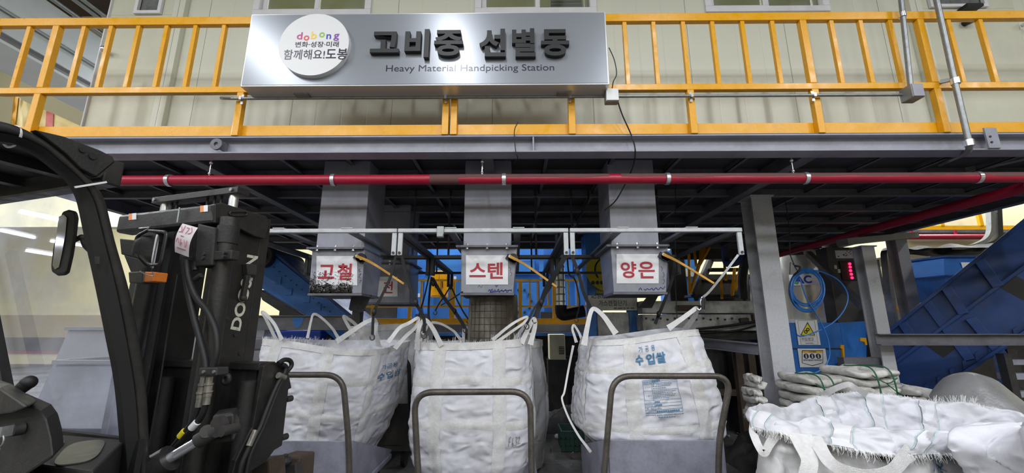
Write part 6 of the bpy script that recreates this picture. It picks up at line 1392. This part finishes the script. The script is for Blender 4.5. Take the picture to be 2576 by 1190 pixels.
cable('thick black ribbed hose hanging between the stair and the tall steel column', [P(1902, 600, 6.0), P(1896, 632, 6.1), P(1876, 660, 6.2), P(1868, 700, 6.3), P(1870, 752, 6.3)], .06, 'black_rubber', name='suction_hose', cat='hose')
p = P(1895, 770, 7.3); bag('small white sack standing beside the stair behind the press frame', p.x + .05, 7.05, 0, P(1895, 708, 7.0).z, .2, .18, .2, [(0, .9), (.5, 1.05), (1, .8)], seed=33, detail=(40, 24), bands_h=(), group=None, name='sack', fray=False, rim=lambda u: .12 * math.sin(6.28 * u))

bx2 = thing('machine_housing', 'blue and dark machine housing behind the yellow stair handrails', 'machine', P(1760, 745, 8.9)); a, b = P(1690, 745, 8.9), P(1752, 628, 8.9)
M().box((a.x, 8.9, 0), (b.x, 9.6, b.z)).build('housing', 'blue_bright', bx2, bevel=.02); a2, b2 = P(1718, 696, 8.88), P(1744, 676, 8.88); M().box((a2.x, 8.87, a2.z), (b2.x, 8.89, b2.z)).build('label_sheet', 'paper', bx2)
a, b = P(1752, 760, 9.0), P(1905, 690, 9.0); M().box((a.x + .001, 9.0, 0), (b.x - .1, 9.6, b.z)).build('lower_housing', 'machine_dark', bx2)
a, b = P(1688, 770, 8.2), P(1722, 640, 8.2); tt_ = thing('steel_duct', 'dark steel duct standing right of the right hand chute', 'duct', (a.x, 8.2, 0)); M().box((a.x, 8.2, 0), (b.x, 8.5, zb1 - .2)).build('duct_body', 'machine_dark', tt_, bevel=.02)
# right side: stainless tank, control panel, blue box with signs, columns
tk = thing('stainless_tank', 'shiny stainless tank with a white logo plate behind the blue hose coil', 'tank', P(2060, 800, 8.2))
c = P(2062, 720, 8.0); rr_ = .64; zt0_, zt1_ = P(2060, 803, 7.86).z, 2.95
M().cyl((c.x, 8.5, zt0_), (c.x, 8.5, zt1_), rr_, n=56).build('shell', 'stainless', tk, smooth=True)
M().cyl((c.x, 8.5, zt0_ - .09), (c.x, 8.5, zt0_ - .001), rr_ + .05, n=56).build('base_ring', 'white_plastic', tk, smooth=True)
for s in (-1, 1): M().box((c.x + s * .4 - .05, 8.45, 0), (c.x + s * .4 + .05, 8.55, zt0_ - .0905)).build('leg', 'machine_dark', tk)
def cyl_map(px0, py0, px1, py1, off=.004):
    a0 = P(px0, py0, 7.86); a1 = P(px1, py1, 7.86)
    def f(a, b):
        x = a0.x + (a1.x - a0.x) * a; z = a1.z + (a0.z - a1.z) * b; dx = x - c.x
        return V3((x, 8.5 - math.sqrt(max(.01, (rr_ + off) ** 2 - dx * dx)), z))
    return f
lp_ = M().grid(cyl_map(2004, 688, 2062, 716), 12, 4).build('logo_plate', 'white_plastic', tk, smooth=True)
m = M(); lettering(m, 'AC', cyl_map(2011, 692, 2046, 712, .007), .04); m.build('logo_letters', mat('logo_blue', (44, 66, 160), .4), lp_)
m = M(); m.add([cyl_map(2011, 692, 2046, 712, .009)(*q) for q in ((0, 0), (.14, 0), (.22, .3), (.08, .3))], [(0, 1, 2, 3)]); lab(m.build('logo_accent', mat('logo_green', (70, 176, 72), .4), lp_), 'green corner of the logo')
cpn = thing('control_console', 'dark control console with five glowing red lamps beside the tank', 'control panel', P(2122, 725, 6.6))
Yq = 6.6; a, b = P(2094, 722, Yq), P(2150, 622, Yq)
M().box((a.x, Yq, 0.0), (b.x, Yq + .25, b.z)).build('panel_body', mat('panel_grey', (84, 80, 78), .45, dirt=.4, dcol=(50, 48, 46), dscale=5), cpn, bevel=.01)
a, b = P(2103, 650, Yq), P(2144, 630, Yq); M().box((a.x, Yq - .006, a.z), (b.x, Yq - .001, b.z)).build('instruction_label', 'paper', cpn)
m = M(); rnd = random.Random(2)
for k in range(12):
    x = rnd.uniform(a.x + .02, b.x - .04); z = rnd.uniform(a.z + .02, b.z - .02); m.box((x, Yq - .0075, z), (x + .02, Yq - .0062, z + .012))
m.build('label_spots', 'print_navy', cpn)
a, b = P(2117, 706, Yq), P(2149, 657, Yq); M().box((a.x, Yq - .03, a.z), (b.x, Yq - .001, b.z)).build('lamp_box', 'machine_dark', cpn, bevel=.01)
for k, (x, y) in enumerate(((2137, 664), (2138, 672), (2139, 681), (2141, 690), (2143, 699))):
    q = P(x, y, Yq - .03); M().cyl((q.x, Yq - .042, q.z), (q.x, Yq - .0305, q.z), .020, n=14).build('signal_lamp', mat('red_lamp', (255, 30, 60), .3, emit=(255, 20, 60), estr=9), cpn)
for x, y in ((2101, 672), (2110, 682)): q = P(x, y, Yq); M().box((q.x - .02, Yq - .012, q.z - .03), (q.x + .02, Yq - .001, q.z + .03)).build('switch', 'white_plastic', cpn)
br = one(M().bar(P(2034, 638, 6.4), P(2172, 772, 5.12), .07, .08), 'brace', 'grey_steel_dark', 'slanted grey brace in front of the stainless tank', 'brace')
Yx = 5.6
bb = thing('blue_cabinet', 'blue steel cabinet with two warning signs right of the tall steel column', 'cabinet', P(2060, 940, Yx))
a, b = P(1985, 945, Yx), P(2112, 812, Yx); M().box((a.x, Yx, 0), (b.x, Yx + .5, b.z)).build('cabinet_body', 'blue_paint', bb, bevel=.006)
M().prism([V3((b.x + .001, Yx, a.z - .05)), V3((b.x + .001, Yx, b.z)), P(2180, 808, 6.3), P(2180, 905, 6.3)], (0, .03, 0)).build('angled_wing', 'blue_bright', bb)
m = M(); q0, q1 = P(1990, 877, Yx), P(2112, 872, Yx); m.box((q0.x, Yx - .012, q0.z - .008), (q1.x, Yx - .001, q0.z + .008)); m.build('door_gap', 'machine_dark', bb)
for x0_, y0_, x1_, y1_ in ((2115, 868, 2126, 905), (2164, 850, 2182, 868)): M().prism(pq(((x0_, y0_), (x1_ - 3, y0_), (x1_, y1_), (x1_ - 5, y1_), (x1_ - 7, y0_ + 10), (x0_, y0_ + 8)), Yx - .03), (0, .028, 0)).build('toggle_clamp', 'yellow_paint', bb)
M().cyl(P(2112, 918, Yx - .04), P(2112, 918, Yx - .001), .03, n=14).build('knob', 'machine_dark', bb, smooth=True)
def warn(label, px0, py0, px1, py1):
    Y = Yx - .014; a, b = P(px0, py1, Y), P(px1, py0, Y); t = thing('warning_sign', label, 'sign', ((a.x + b.x) / 2, Y, a.z)); pnl = M().box((a.x, Y, a.z), (b.x, Y + .004, b.z)).build('sign_plate', 'paper', t); return t, pnl, Y - .001
t, pnl, Y = warn('white warning sign with a yellow triangle and gears above the lower notice', 2009, 805, 2055, 868)
m = M(); m.prism(pq(((2031.5, 810), (2051, 844), (2013, 844)), Y), (0, .0008, 0)); m.build('triangle_border', 'letter_black', pnl)
m = M(); m.prism(pq(((2031.5, 814), (2048, 842.5), (2016, 842.5)), Y - .001), (0, .0008, 0)); m.build('triangle', mat('warn_yellow', (232, 214, 40), .5), pnl)
m = M()
for x, y, r_ in ((2027, 835, .018), (2032, 829, .017)): q = P(x, y, Y - .002); m.tube([q + V3((r_ * math.cos(k * .4), 0, r_ * math.sin(k * .4))) for k in range(16)], .006, 6, closed=True)
m.build('gear_symbol', 'letter_black', pnl)
m = M(); lettering(m, '끼임경고', signmap(2016, 849, 2047, 858, Y), .008); m.build('lettering', 'letter_black', pnl)
m = M()
for q0, q1 in (((2010.5, 806.5), (2053.5, 807)), ((2010.5, 866), (2053.5, 866.5)), ((2010.5, 806.5), (2011, 866.5)), ((2053, 806.5), (2053.5, 866.5)), ((2014, 847), (2049, 847.4)), ((2014, 859.6), (2049, 860)), ((2022, 863), (2042, 864))): a, b = P(*q0, Y), P(*q1, Y); xa_, xb_ = P(q0[0], 836, Y).x, P(q1[0], 836, Y).x; m.box((xa_, Y - .001, b.z), (xb_, Y, a.z))
m.build('border_lines', 'letter_black', pnl)
t, pnl, Y = warn('lower white notice with a yellow header and three round navy pictograms', 2013, 877, 2076, 924)
m = M(); m.prism(pq(((2018, 882), (2070, 882), (2070, 888), (2018, 888)), Y), (0, .0008, 0)); m.build('header', mat('notice_yellow', (226, 178, 36), .5), pnl)
m = M(); lettering(m, '안전제일', signmap(2035, 883, 2053, 887.5, Y - .001), .02, res=2); m.build('header_lettering', 'letter_black', pnl)
m = M(); ol = pq(((2018, 882), (2070, 882), (2070, 913), (2044, 920), (2018, 913), (2018, 882)), Y - .0005); m.tube(ol, .004, 4); m.build('shield_outline', 'letter_black', pnl)
for k in range(3):
    q = P(2028 + 15.3 * k, 896, Y); m = M(); m.cyl(q, q - V3((0, .001, 0)), .033, n=24); d_ = m.build('pictogram', 'print_navy', pnl)
    m = M(); m.ball(q + V3((0, -.0012, .012)), .009, (1, .05, 1), n=6); m.box((q.x - .008, q.y - .0016, q.z - .022), (q.x + .008, q.y - .0011, q.z)); m.build('pictogram_figure', 'white_plastic', d_)
m = M(); lettering(m, '관계자외 출입금지, 작업 주의사항', signmap(2021, 904, 2067, 908.5, Y), .03, res=2); m.build('lettering', 'letter_black', pnl)
hbeam_post('steel_column', P(2196, 780, 4.95).x + .075, 5.02, 0, P(2180, 618, 4.95).z, .15, .15, 'column_grey', 'thinner grey steel column beside the blue inclined conveyor')
hbeam_post('steel_column', P(2277, 690, 6.1).x + .04, 6.18, 0, P(2262, 598, 6.1).z, .17, .17, 'column_grey', 'far pale grey steel column behind the blue inclined conveyor')
a, b = P(2120, 618, 5.0), P(2300, 600, 6.1); one(M().bar(a + V3((0, 0, .04)), b + V3((0, .0, .05)), .12, .08), 'steel_beam', 'grey_steel_dark', 'dark steel beam lying on top of the two right hand columns', 'beam')
one(M().box(P(2126, 925, 5.0), P(2196, 898, 5.1)), 'steel_rail', 'grey_steel_dark', 'short grey rail low between the blue cabinet and the thinner column', 'rail')
chn = thing('channel_beam', 'long horizontal grey channel across the blue inclined conveyor at right', 'beam', P(2400, 868, 4.7)); Yh_ = 4.72
a, b = P(2212, 838, Yh_), P(2640, 868, Yh_); z0_, z1_ = P(2400, 869, Yh_).z, P(2400, 840, Yh_).z
m = M(); m.box((a.x, Yh_ + .06, z0_), (b.x, Yh_ + .068, z1_)); m.box((a.x, Yh_, z1_ - .01), (b.x, Yh_ + .06, z1_)); m.box((a.x, Yh_, z0_), (b.x, Yh_ + .06, z0_ + .01)); m.build('web_and_flanges', 'grey_steel_dark', chn)
# stair rails far right of the tank
sr = thing('stair_handrail', 'pair of sloping yellow stair handrails left and right of the thinner steel column', 'railing', P(2190, 830, 7.2)); Yz = 7.2
for q0, q1 in (((2104, 724), (2172, 786)), ((2209, 737), (2292, 806))): M().bar(P(*q0, Yz), P(*q1, Yz), .05, .05).build('handrail', 'yellow_paint', sr)
for q0, q1 in (((2119, 742), (2130, 810)), ((2144, 762), (2158, 808)), ((2157, 700), (2166, 735)), ((2214, 744), (2232, 835)), ((2238, 768), (2256, 822))): M().bar(P(*q0, Yz - .03), P(*q1, Yz - .03), .045, .045).build('post', 'yellow_paint', sr)
M().bar(P(2217, 772, Yz + .1), P(2256, 822, Yz + .1), .04, .05).build('stringer', 'frame_bar', sr); a = P(2200, 815, Yz); M().box((P(2112, 815, Yz).x, Yz, a.z - .02), (P(2300, 815, Yz).x, Yz + .5, a.z + .02)).build('landing', 'blue_deep', sr)
M().box((a.x - .05, Yz + .2, 0), (a.x + .05, Yz + .3, a.z - .021)).build('support_leg', 'blue_deep', sr)
# blue hopper
Yo = 6.9
bh = thing('blue_hopper', 'faceted blue hopper behind the upper end of the inclined conveyor', 'hopper', P(2390, 760, Yo))
t0_ = [P(2284, 664, Yo + .5), P(2374, 646, Yo), P(2520, 648, Yo), P(2560, 640, Yo + 1)]; b0 = [P(2300, 790, Yo + .6), P(2390, 800, Yo + .2), P(2500, 800, Yo + .2), P(2540, 800, Yo + 1)]
zt_ = t0_[1].z; m_ = [P(2292, 712, Yo + .45), P(2376, 694, Yo - .05), P(2525, 696, Yo - .05), P(2560, 690, Yo + 1)]
m = M(); m.add([V3((p.x, p.y, zt_)) for p in t0_] + [V3((p.x, p.y, m_[1].z)) for p in m_] + b0, [(0, 1, 5, 4), (1, 2, 6, 5), (2, 3, 7, 6), (4, 5, 9, 8), (5, 6, 10, 9), (6, 7, 11, 10), (3, 2, 1, 0), (8, 9, 10, 11), (0, 4, 8, 11, 7, 3)]); m.build('hopper_wall', 'blue_paint', bh)
m = M(); m.sweep([V3((p.x, p.y - .03, m_[1].z)) for p in m_], .08, .02); m.sweep([V3((p.x, p.y - .02, zt_)) for p in t0_], .07, .03); m.build('flange', 'blue_deep', bh)
M().add(pq(((2417, 660), (2452, 660), (2450, 676), (2424, 682)), Yo - .04), [(0, 1, 2, 3)]).build('label_sheet', 'paper', bh)
for q in (b0[0], b0[2]): M().box((q.x + .05, q.y + .1, 0), (q.x + .15, q.y + .2, q.z + .05)).build('support_leg', 'blue_deep', bh)
# big inclined conveyor at right
nI = V3((-.7071, -.7071, 0)); crs = -nI; kI = -11.3 * .7071
def PI(x, y, off=0.0): return PN(x, y, nI, kI) + nI * off
ic = thing('inclined_conveyor', 'large deep blue inclined conveyor filling the right edge behind the white bags', 'conveyor', PI(2420, 950))
top0, top1, bot1, bot0, low0 = PI(2236, 834), PI(2700, 456), PI(2700, 752), PI(2270, 1040), PI(2205, 900)
M().prism([top0, top1, bot1, bot0, low0], crs * .05).build('side_panel', 'blue_deep', ic)
M().prism([p + crs * .75 for p in (top0, top1, bot1, bot0, low0)], crs * .05).build('side_panel', 'blue_deep', ic)
M().prism([top0 - V3((0, 0, .5)) + crs * .051, top1 - V3((0, 0, .5)) + crs * .051, top1 - V3((0, 0, .42)) + crs * .051, top0 - V3((0, 0, .42)) + crs * .051], crs * .69).build('belt', 'machine_dark', ic)
def along(a, b, th, dep, nm):
    d_ = (b - a).normalized(); up_ = nI.cross(d_); M().obox((a + b) / 2 + nI * dep, d_ * ((b - a).length / 2), nI * dep, up_ * th).build(nm, 'blue_deep', ic, bevel=.004)
along(top0, top1, .02, .045, 'top_flange'); along(bot0, bot1, .02, .05, 'bottom_flange'); along(PI(2212, 942), PI(2700, 580), .02, .03, 'seam_rail'); along(PI(2330, 760), PI(2440, 905), .05, .02, 'stiffener')
for q0, q1 in (((2378, 722), (2424, 790)), ((2462, 655), (2510, 722)), ((2270, 812), (2306, 866)), ((2440, 800), (2530, 905))): along(PI(*q0), PI(*q1), .05, .035, 'stiffener')
dI = (top1 - top0).normalized(); uI = nI.cross(dI)
for x, y in ((2560, 722), (2362, 868)): M().obox(PI(x, y, .001), dI * .10, nI * .002, uI * .13).build('inspection_opening', 'letter_black', ic)
for x in (2400, 2540):
    q = PI(x, 880, -.4); M().box((q.x - .06, q.y - .06, 0), (q.x + .06, q.y + .06, q.z)).build('support_leg', 'machine_dark', ic)
for k in range(9):
    c_ = PI(2300 + 32 * k, 1002 - 20 * k, .02); M().obox(c_, dI * .025, nI * .019, V3((0, 0, .08))).build('lower_rib', 'blue_deep', ic)
for k, (px0, px1, y0, y1, l) in enumerate(((2530, 2600, 905, 918, 'upper'), (2535, 2600, 940, 955, 'middle'), (2540, 2600, 985, 1000, 'lower'))):
    a, b = P(px0, y1, 4.95), P(px1, y0, 4.95); t = thing('steel_shelf', '%s pale bar of the small rack at the right edge under the conveyor' % l, 'bar', (a.x, 4.95, a.z)); M().box((a.x, 4.95, a.z), (b.x + .3, 5.05, b.z)).build('bar', 'grey_steel', t)
t = thing('rack_post', 'dark upright post of the small rack at the right edge', 'post', P(2532, 1000, 4.9)); a = P(2534, 890, 4.86); M().box((a.x - .04, 4.86, 0), (a.x + .04, 4.945, a.z)).build('shaft', 'machine_dark', t)
# things under the far right of the platform
Yf = 9.5
fb_ = thing('side_building', 'cream coloured panel building far behind at right with a yellow walkway edge', 'building', P(2480, 600, Yf + 1)); a, b = P(2240, 575, Yf), P(2800, 575, Yf)
M().box((a.x, Yf, P(2400, 640, Yf).z), (14.5, Yf + 2, 6.5)).build('panel_wall', 'cream_wall', fb_)
M().box((a.x, Yf - .25, P(2400, 584, Yf).z), (b.x - 1.1, Yf - .2, P(2400, 574, Yf).z)).build('toe_board', 'yellow_paint', fb_); M().box((a.x, Yf - .3, P(2400, 592, Yf).z), (b.x, Yf - .001, P(2400, 585, Yf).z)).build('walkway', 'grey_steel_dark', fb_)
for px in (2366, 2465): x = P(px, 560, Yf - .22).x; M().box((x - .04, Yf - .26, P(2400, 574, Yf).z), (x + .04, Yf - .2, 4.2)).build('railing_post', 'yellow_paint', fb_)
for x in (a.x + .2, 14.2): M().box((x - .1, Yf + .8, 0), (x + .1, Yf + 1.0, P(2400, 640, Yf).z - .001)).build('support_leg', 'grey_steel_dark', fb_)
m_ = M().cyl(P(2255, 596, 9.15), P(2484, 596, 9.15), .06, n=16)
for px in (2290, 2400): q = P(px, 592, 9.2); m_.box((q.x - .02, 9.14, q.z), (q.x + .02, 9.18, P(2400, 591, Yf).z + .03))
o = m_; one(o, 'sprinkler_pipe', 'red_pipe', 'red pipe far at right below the yellow walkway edge', 'pipe', smooth=True)
mch = thing('dark_machinery', 'dark machine tops heaped with scrap below the far red pipe', 'machine', P(2400, 640, 8.6)); rnd = random.Random(9)
a, b = P(2290, 640, 8.6), P(2560, 605, 8.6)
def lump(u, v): 
    x = a.x + (b.x - a.x) * u; y = 8.2 + 1.0 * v; return V3((x, y, a.z + .05 + (b.z - a.z) * (.4 + .8 * noise.noise(V3((x * 2.2, y * 2.2, 1)))) * math.sin(math.pi * min(1, max(0, v)) * .9 + .15)))
M().grid(lump, 50, 14).build('scrap_heap', 'machine_dark', mch); M().box((a.x, 8.2, 0), (b.x, 9.2, a.z - .1)).build('machine_body', 'machine_dark', mch)
cc = thing('cable_carrier', 'galvanised cable carrier bending down at far right beside the cream building', 'cable carrier', P(2490, 600, 8.5)); pth = rounded([P(2490, 520, 8.5), P(2492, 600, 8.5), P(2440, 622, 8.5), P(2400, 622, 8.5)], .5, 10)
M().sweep(pth, .07, .10, up=(0, 1, 0)).build('carrier_chain', 'galvanised', cc); pth = rounded([P(2508, 520, 8.55), P(2512, 606, 8.55), P(2480, 618, 8.55)], .4, 8); M().sweep(pth, .1, .1, up=(0, 1, 0)).build('carrier_chain', 'machine_dark', cc)
ctk = thing('cable_ladder', 'curved galvanised cable ladder left of the far pale column', 'cable ladder', P(2232, 760, 6.6)); M().sweep(rounded([P(2262, 622, 6.6), P(2226, 626, 6.6), P(2240, 770, 6.6), V3((P(2244, 800, 6.6).x, 6.6, 0.01))], .3, 8), .06, .12, up=(0, 1, 0)).build('ladder_side', 'galvanised', ctk)

# ---------------------------------------------------------------- coil of blue air hose
ch = thing('air_hose', 'coil of blue air hose hanging from a wire right of the tall steel column', 'hose', P(2030, 680, 4.7)); rnd = random.Random(12); Yl = 4.72
m = M(); pts = []
for k in range(7 * 24):
    t_ = k / 24 * 2 * math.pi; lp = k // 24; rx, rz = 41 + 4 * math.sin(lp * 2.1), 48 + 6 * math.sin(lp * 1.7 + 1); cx_, cy_ = 2030 + 3 * math.sin(lp * 3.1), 727 + 5 * math.cos(lp * 1.3)
    pts.append(P(cx_ + rx * math.sin(t_), cy_ - rz * math.cos(t_), Yl + .02 * math.sin(lp * 2.2 + t_)))
m.tube(pts, .0085, 7); m.build('coil', mat('hose_blue', (36, 104, 178), .35), ch, smooth=True)
m = M(); m.tube(smoothpath([P(2030, 678, Yl), P(2070, 685, Yl), P(2110, 706, Yl), P(2132, 740, Yl), (P(2126, 775, Yl)), P(2100, 808, Yl), P(2060, 832, Yl), P(2018, 846, Yl), P(2004, 842, Yl)], 8), .0075, 7)
m.tube(smoothpath([P(2012, 700, Yl - .03), P(2028, 748, Yl - .03), P(2050, 785, Yl - .03), P(2070, 822, Yl - .02), P(2084, 860, Yl), P(2086, 900, Yl), P(2066, 930, Yl), P(2030, 944, Yl), P(2004, 945, Yl)], 8), .0075, 7); m.build('loose_end', 'hose_blue', ch, smooth=True)
m = M(); m.tube([P(1986, 575, Yl), P(1987, 640, Yl), P(2000, 672, Yl), P(2008, 684, Yl)], .005, 6); m.tube([P(1987, 690, Yl), P(1988, 660, Yl), P(2004, 672, Yl)], .004, 6); m.tube(smoothpath([P(2000, 668, Yl - .02), P(2012, 672, Yl - .03), P(2008, 684, Yl - .02), P(1998, 692, Yl - .02)]), .010, 7); m.tube([P(1986, 575, Yl), (P(1986, 575, Yl).x, Yl, zb1 - .001)], .004, 6); m.build('hanging_wire', 'black_cable', ch, smooth=True)

# ---------------------------------------------------------------- left: overhead duct, tarpaulin, side lamps seen in the glass
od = thing('overhead_duct', 'long pale overhead duct with grey lower channel running back at upper left', 'duct', (-7, 10, 5.28)); mat('duct_white', (214, 220, 226), .4, dirt=.25, dcol=(160, 164, 168), dscale=1.5); mat('duct_grey', (120, 118, 122), .5)
M().box((-7.9, 3.0, 5.76), (-7.0, 10.98, 6.25)).build('upper_casing', 'duct_white', od); M().box((-7.8, 3.0, 5.44), (-7.03, 10.98, 5.755)).build('lower_casing', 'duct_white', od); M().box((-7.8, 3.0, 5.32), (-7.06, 10.98, 5.435)).build('grey_channel', 'duct_grey', od)
M().box((-7.8, 3.0, 5.275), (-7.0, 10.98, 5.315)).build('bottom_lip', 'duct_white', od); M().box((-7.02, 3.0, 5.70), (-6.995, 10.98, 5.715)).build('seam_line', 'duct_grey', od)
for k, (x, z) in enumerate(((-7.05, 6.36), (-6.85, 6.55), (-7.2, 6.7))): M().tube(smoothpath([(x, 3.0, z), (x, 7, z), (x - .02, 8, z - .05), (x, 9, z), (x, 10.98, z)]), .035, 8).build('conduit_run', 'galvanised', od, smooth=True)
for y in (4, 9): M().box((-7.5, y, 6.251), (-7.4, y + .1, 11)).build('hanger', 'machine_dark', od)
for k in range(4): one(M().box((-23.9, 1.0 + 2.4 * k, 10.4), (-1, 1.25 + 2.4 * k, 11)), 'ceiling_beam', 'hall_ceiling', 'brown ceiling beam across the hall, %s from the front' % ('first', 'second', 'third', 'fourth')[k], 'beam', 'ceiling beams')
tp_ = thing('tarpaulin', 'pale yellow tarpaulin with a red stripe hanging behind the railing at far left', 'tarpaulin', P(110, 315, 5.2)); Yt_ = 5.2
def tarp(u, v):
    top = [(36, 243), (50, 246), (62, 255), (90, 268), (130, 284), (170, 302), (205, 318)]; f = u * 6; i = min(5, int(f)); t_ = f - i; x = top[i][0] + (top[i + 1][0] - top[i][0]) * t_; y = top[i][1] + (top[i + 1][1] - top[i][1]) * t_
    return P(x - 22 * v * (1 - u), y + (420 - y) * v, Yt_ + .12 * math.sin(u * 14) * v + .03 * noise.noise(V3((u * 8, v * 6, 0))))
M().grid(tarp, 60, 24).build('sheet', mat('tarp_yellow', (232, 208, 142), .6, dirt=.2, dcol=(206, 172, 100), dscale=3), tp_, smooth=True)
M().grid(lambda u, v: tarp(.62 + .075 * u, v) + V3((0, -.012, 0)), 4, 24).build('red_stripe', mat('stripe_red', (206, 96, 92), .6), tp_, smooth=True)
M().grid(lambda u, v: tarp(.02 + .13 * u, v) + V3((0, -.012, 0)), 4, 24).build('orange_fold', mat('tarp_orange', (232, 172, 52), .6), tp_, smooth=True)
m = M(); m.tube([P(-60, 236, Yt_), P(36, 243, Yt_)], .012, 6); m.tube([P(205, 318, Yt_), P(240, 330, Yt_ + .2)], .012, 6); m.build('rope', 'yellow_paint', tp_)
def side_lamp(i, e0, e1):
    n_ = -fw; out = []
    for (px, py) in (e0, e1):
        p = FS(px, py, 1.07); d = (p - EYE).normalized(); r = d - n_ * 2 * d.dot(n_); out.append(p + r * ((-15.5 - p.x) / r.x))
    t = thing('wall_lamp', '%s tube lamp of the left hall, mirrored in the forklift windscreen' % ('topmost', 'second', 'third', 'lowest')[i], 'lamp', (out[0] + out[1]) / 2, 'tube lamps of the left hall')
    M().cyl(out[0], out[1], .035, n=8).build('tube', mat('tube_glow', (255, 255, 255), .5, emit=(236, 240, 255), estr=30), t)
    M().bar(out[0] + V3((-.08, 0, .03)), out[1] + V3((-.08, 0, .03)), .06, .12).build('housing', 'white_plastic', t)
for i, (a, b) in enumerate((((50, 533), (160, 556)), ((0, 579), (88, 598)), ((128, 606), (212, 618)), ((66, 630), (134, 641)))): side_lamp(i, a, b)

# ---------------------------------------------------------------- floor litter and the green crate
cr_ = thing('plastic_crate', 'small dark green plastic crate on the floor left of the right cart', 'crate', P(1440, 1120, 5.6)); a, b = P(1412, 1125, 5.45), P(1470, 1125, 5.45); zc_ = .24
m = M(); x0, x1, y0, y1 = a.x, b.x, 5.45, 5.85
m.box((x0, y0, 0.01), (x1, y0 + .015, zc_)); m.box((x0, y1 - .015, .01), (x1, y1, zc_)); m.box((x0, y0 + .016, .01), (x0 + .015, y1 - .016, zc_)); m.box((x1 - .015, y0 + .016, .01), (x1, y1 - .016, zc_)); m.box((x0 + .016, y0 + .016, .01), (x1 - .016, y1 - .016, .025)); m.build('tub', mat('crate_green', (28, 62, 54), .5, dirt=.5, dcol=(30, 34, 32), dscale=8), cr_)
m = M()
for z in (.07, .15, .225): m.box((x0 - .008, y0 - .008, z), (x1 + .008, y0 - .001, z + .014))
for k in range(6): x = x0 + (x1 - x0) * k / 5; m.box((x - .006, y0 - .008, .01), (x + .006, y0 - .001, .224))
m.build('ribs', 'crate_green', cr_)
mat('litter', (150, 146, 140), .7, dirt=.8, dcol=(50, 46, 42), dscale=9); rnd = random.Random(77); m = M()
for k in range(520):
    x, y = rnd.uniform(-.9, 3.2), rnd.uniform(4.9, 8.2); r_ = rnd.choice((.008, .012, .018, .03)); c = V3((x, y, r_ * .6)); vs = [c + V3((rnd.uniform(-1, 1), rnd.uniform(-1, 1), rnd.uniform(-.6, .6))) * r_ for _ in range(6)]
    m.add(vs, [(0, 1, 2), (0, 2, 3), (0, 3, 4), (0, 4, 1), (5, 2, 1), (5, 3, 2), (5, 4, 3), (5, 1, 4)])
tag(m.build('floor_litter', 'litter'), 'scattered scrap crumbs and pebbles on the dark floor between the carts', 'litter', kind='stuff')
for k, (px, py, r_) in enumerate(((1850, 1068, .05), (1414, 1084, .05), (1402, 1100, .04))):
    q = PZ(px, py + 4, 0); m = M(); m.ball((q.x, q.y, r_ * .8), r_, (1, 1, .8), n=8); one(m, 'white_cap', 'white_plastic', ('round white cap lying right of the right cart', 'white cap lying left of the green crate', 'smaller white lump beside the green crate')[k], 'cap', smooth=True)
def heap(label, x0, x1, y0, y1, h, seed, mt='machine_dark'):
    def f(u, v):
        x, y = x0 + (x1 - x0) * u, y0 + (y1 - y0) * v; e = (math.sin(math.pi * u) * math.sin(math.pi * v)) ** .6
        return V3((x, y, .002 + h * e * (.6 + .6 * abs(noise.noise(V3((x * 3, y * 3, seed)))) + .3 * noise.noise(V3((x * 9, y * 9, seed))))))
    tag(M().grid(f, 50, 30).build('scrap_heap', mt, smooth=True, angle=60), label, 'heap')
a, b = P(1830, 1100, 5.0), P(1960, 1100, 5.0); heap('dark dirty plastic heaped on the floor right of the right cart', a.x, b.x + .3, 4.6, 5.5, .35, 3, 'machine_dark')
a, b = P(1385, 1050, 6.5), P(1450, 1050, 6.5); heap('low dark heap of scrap in the gloom behind the green crate', a.x - .1, b.x + .6, 6.3, 7.6, .3, 8)
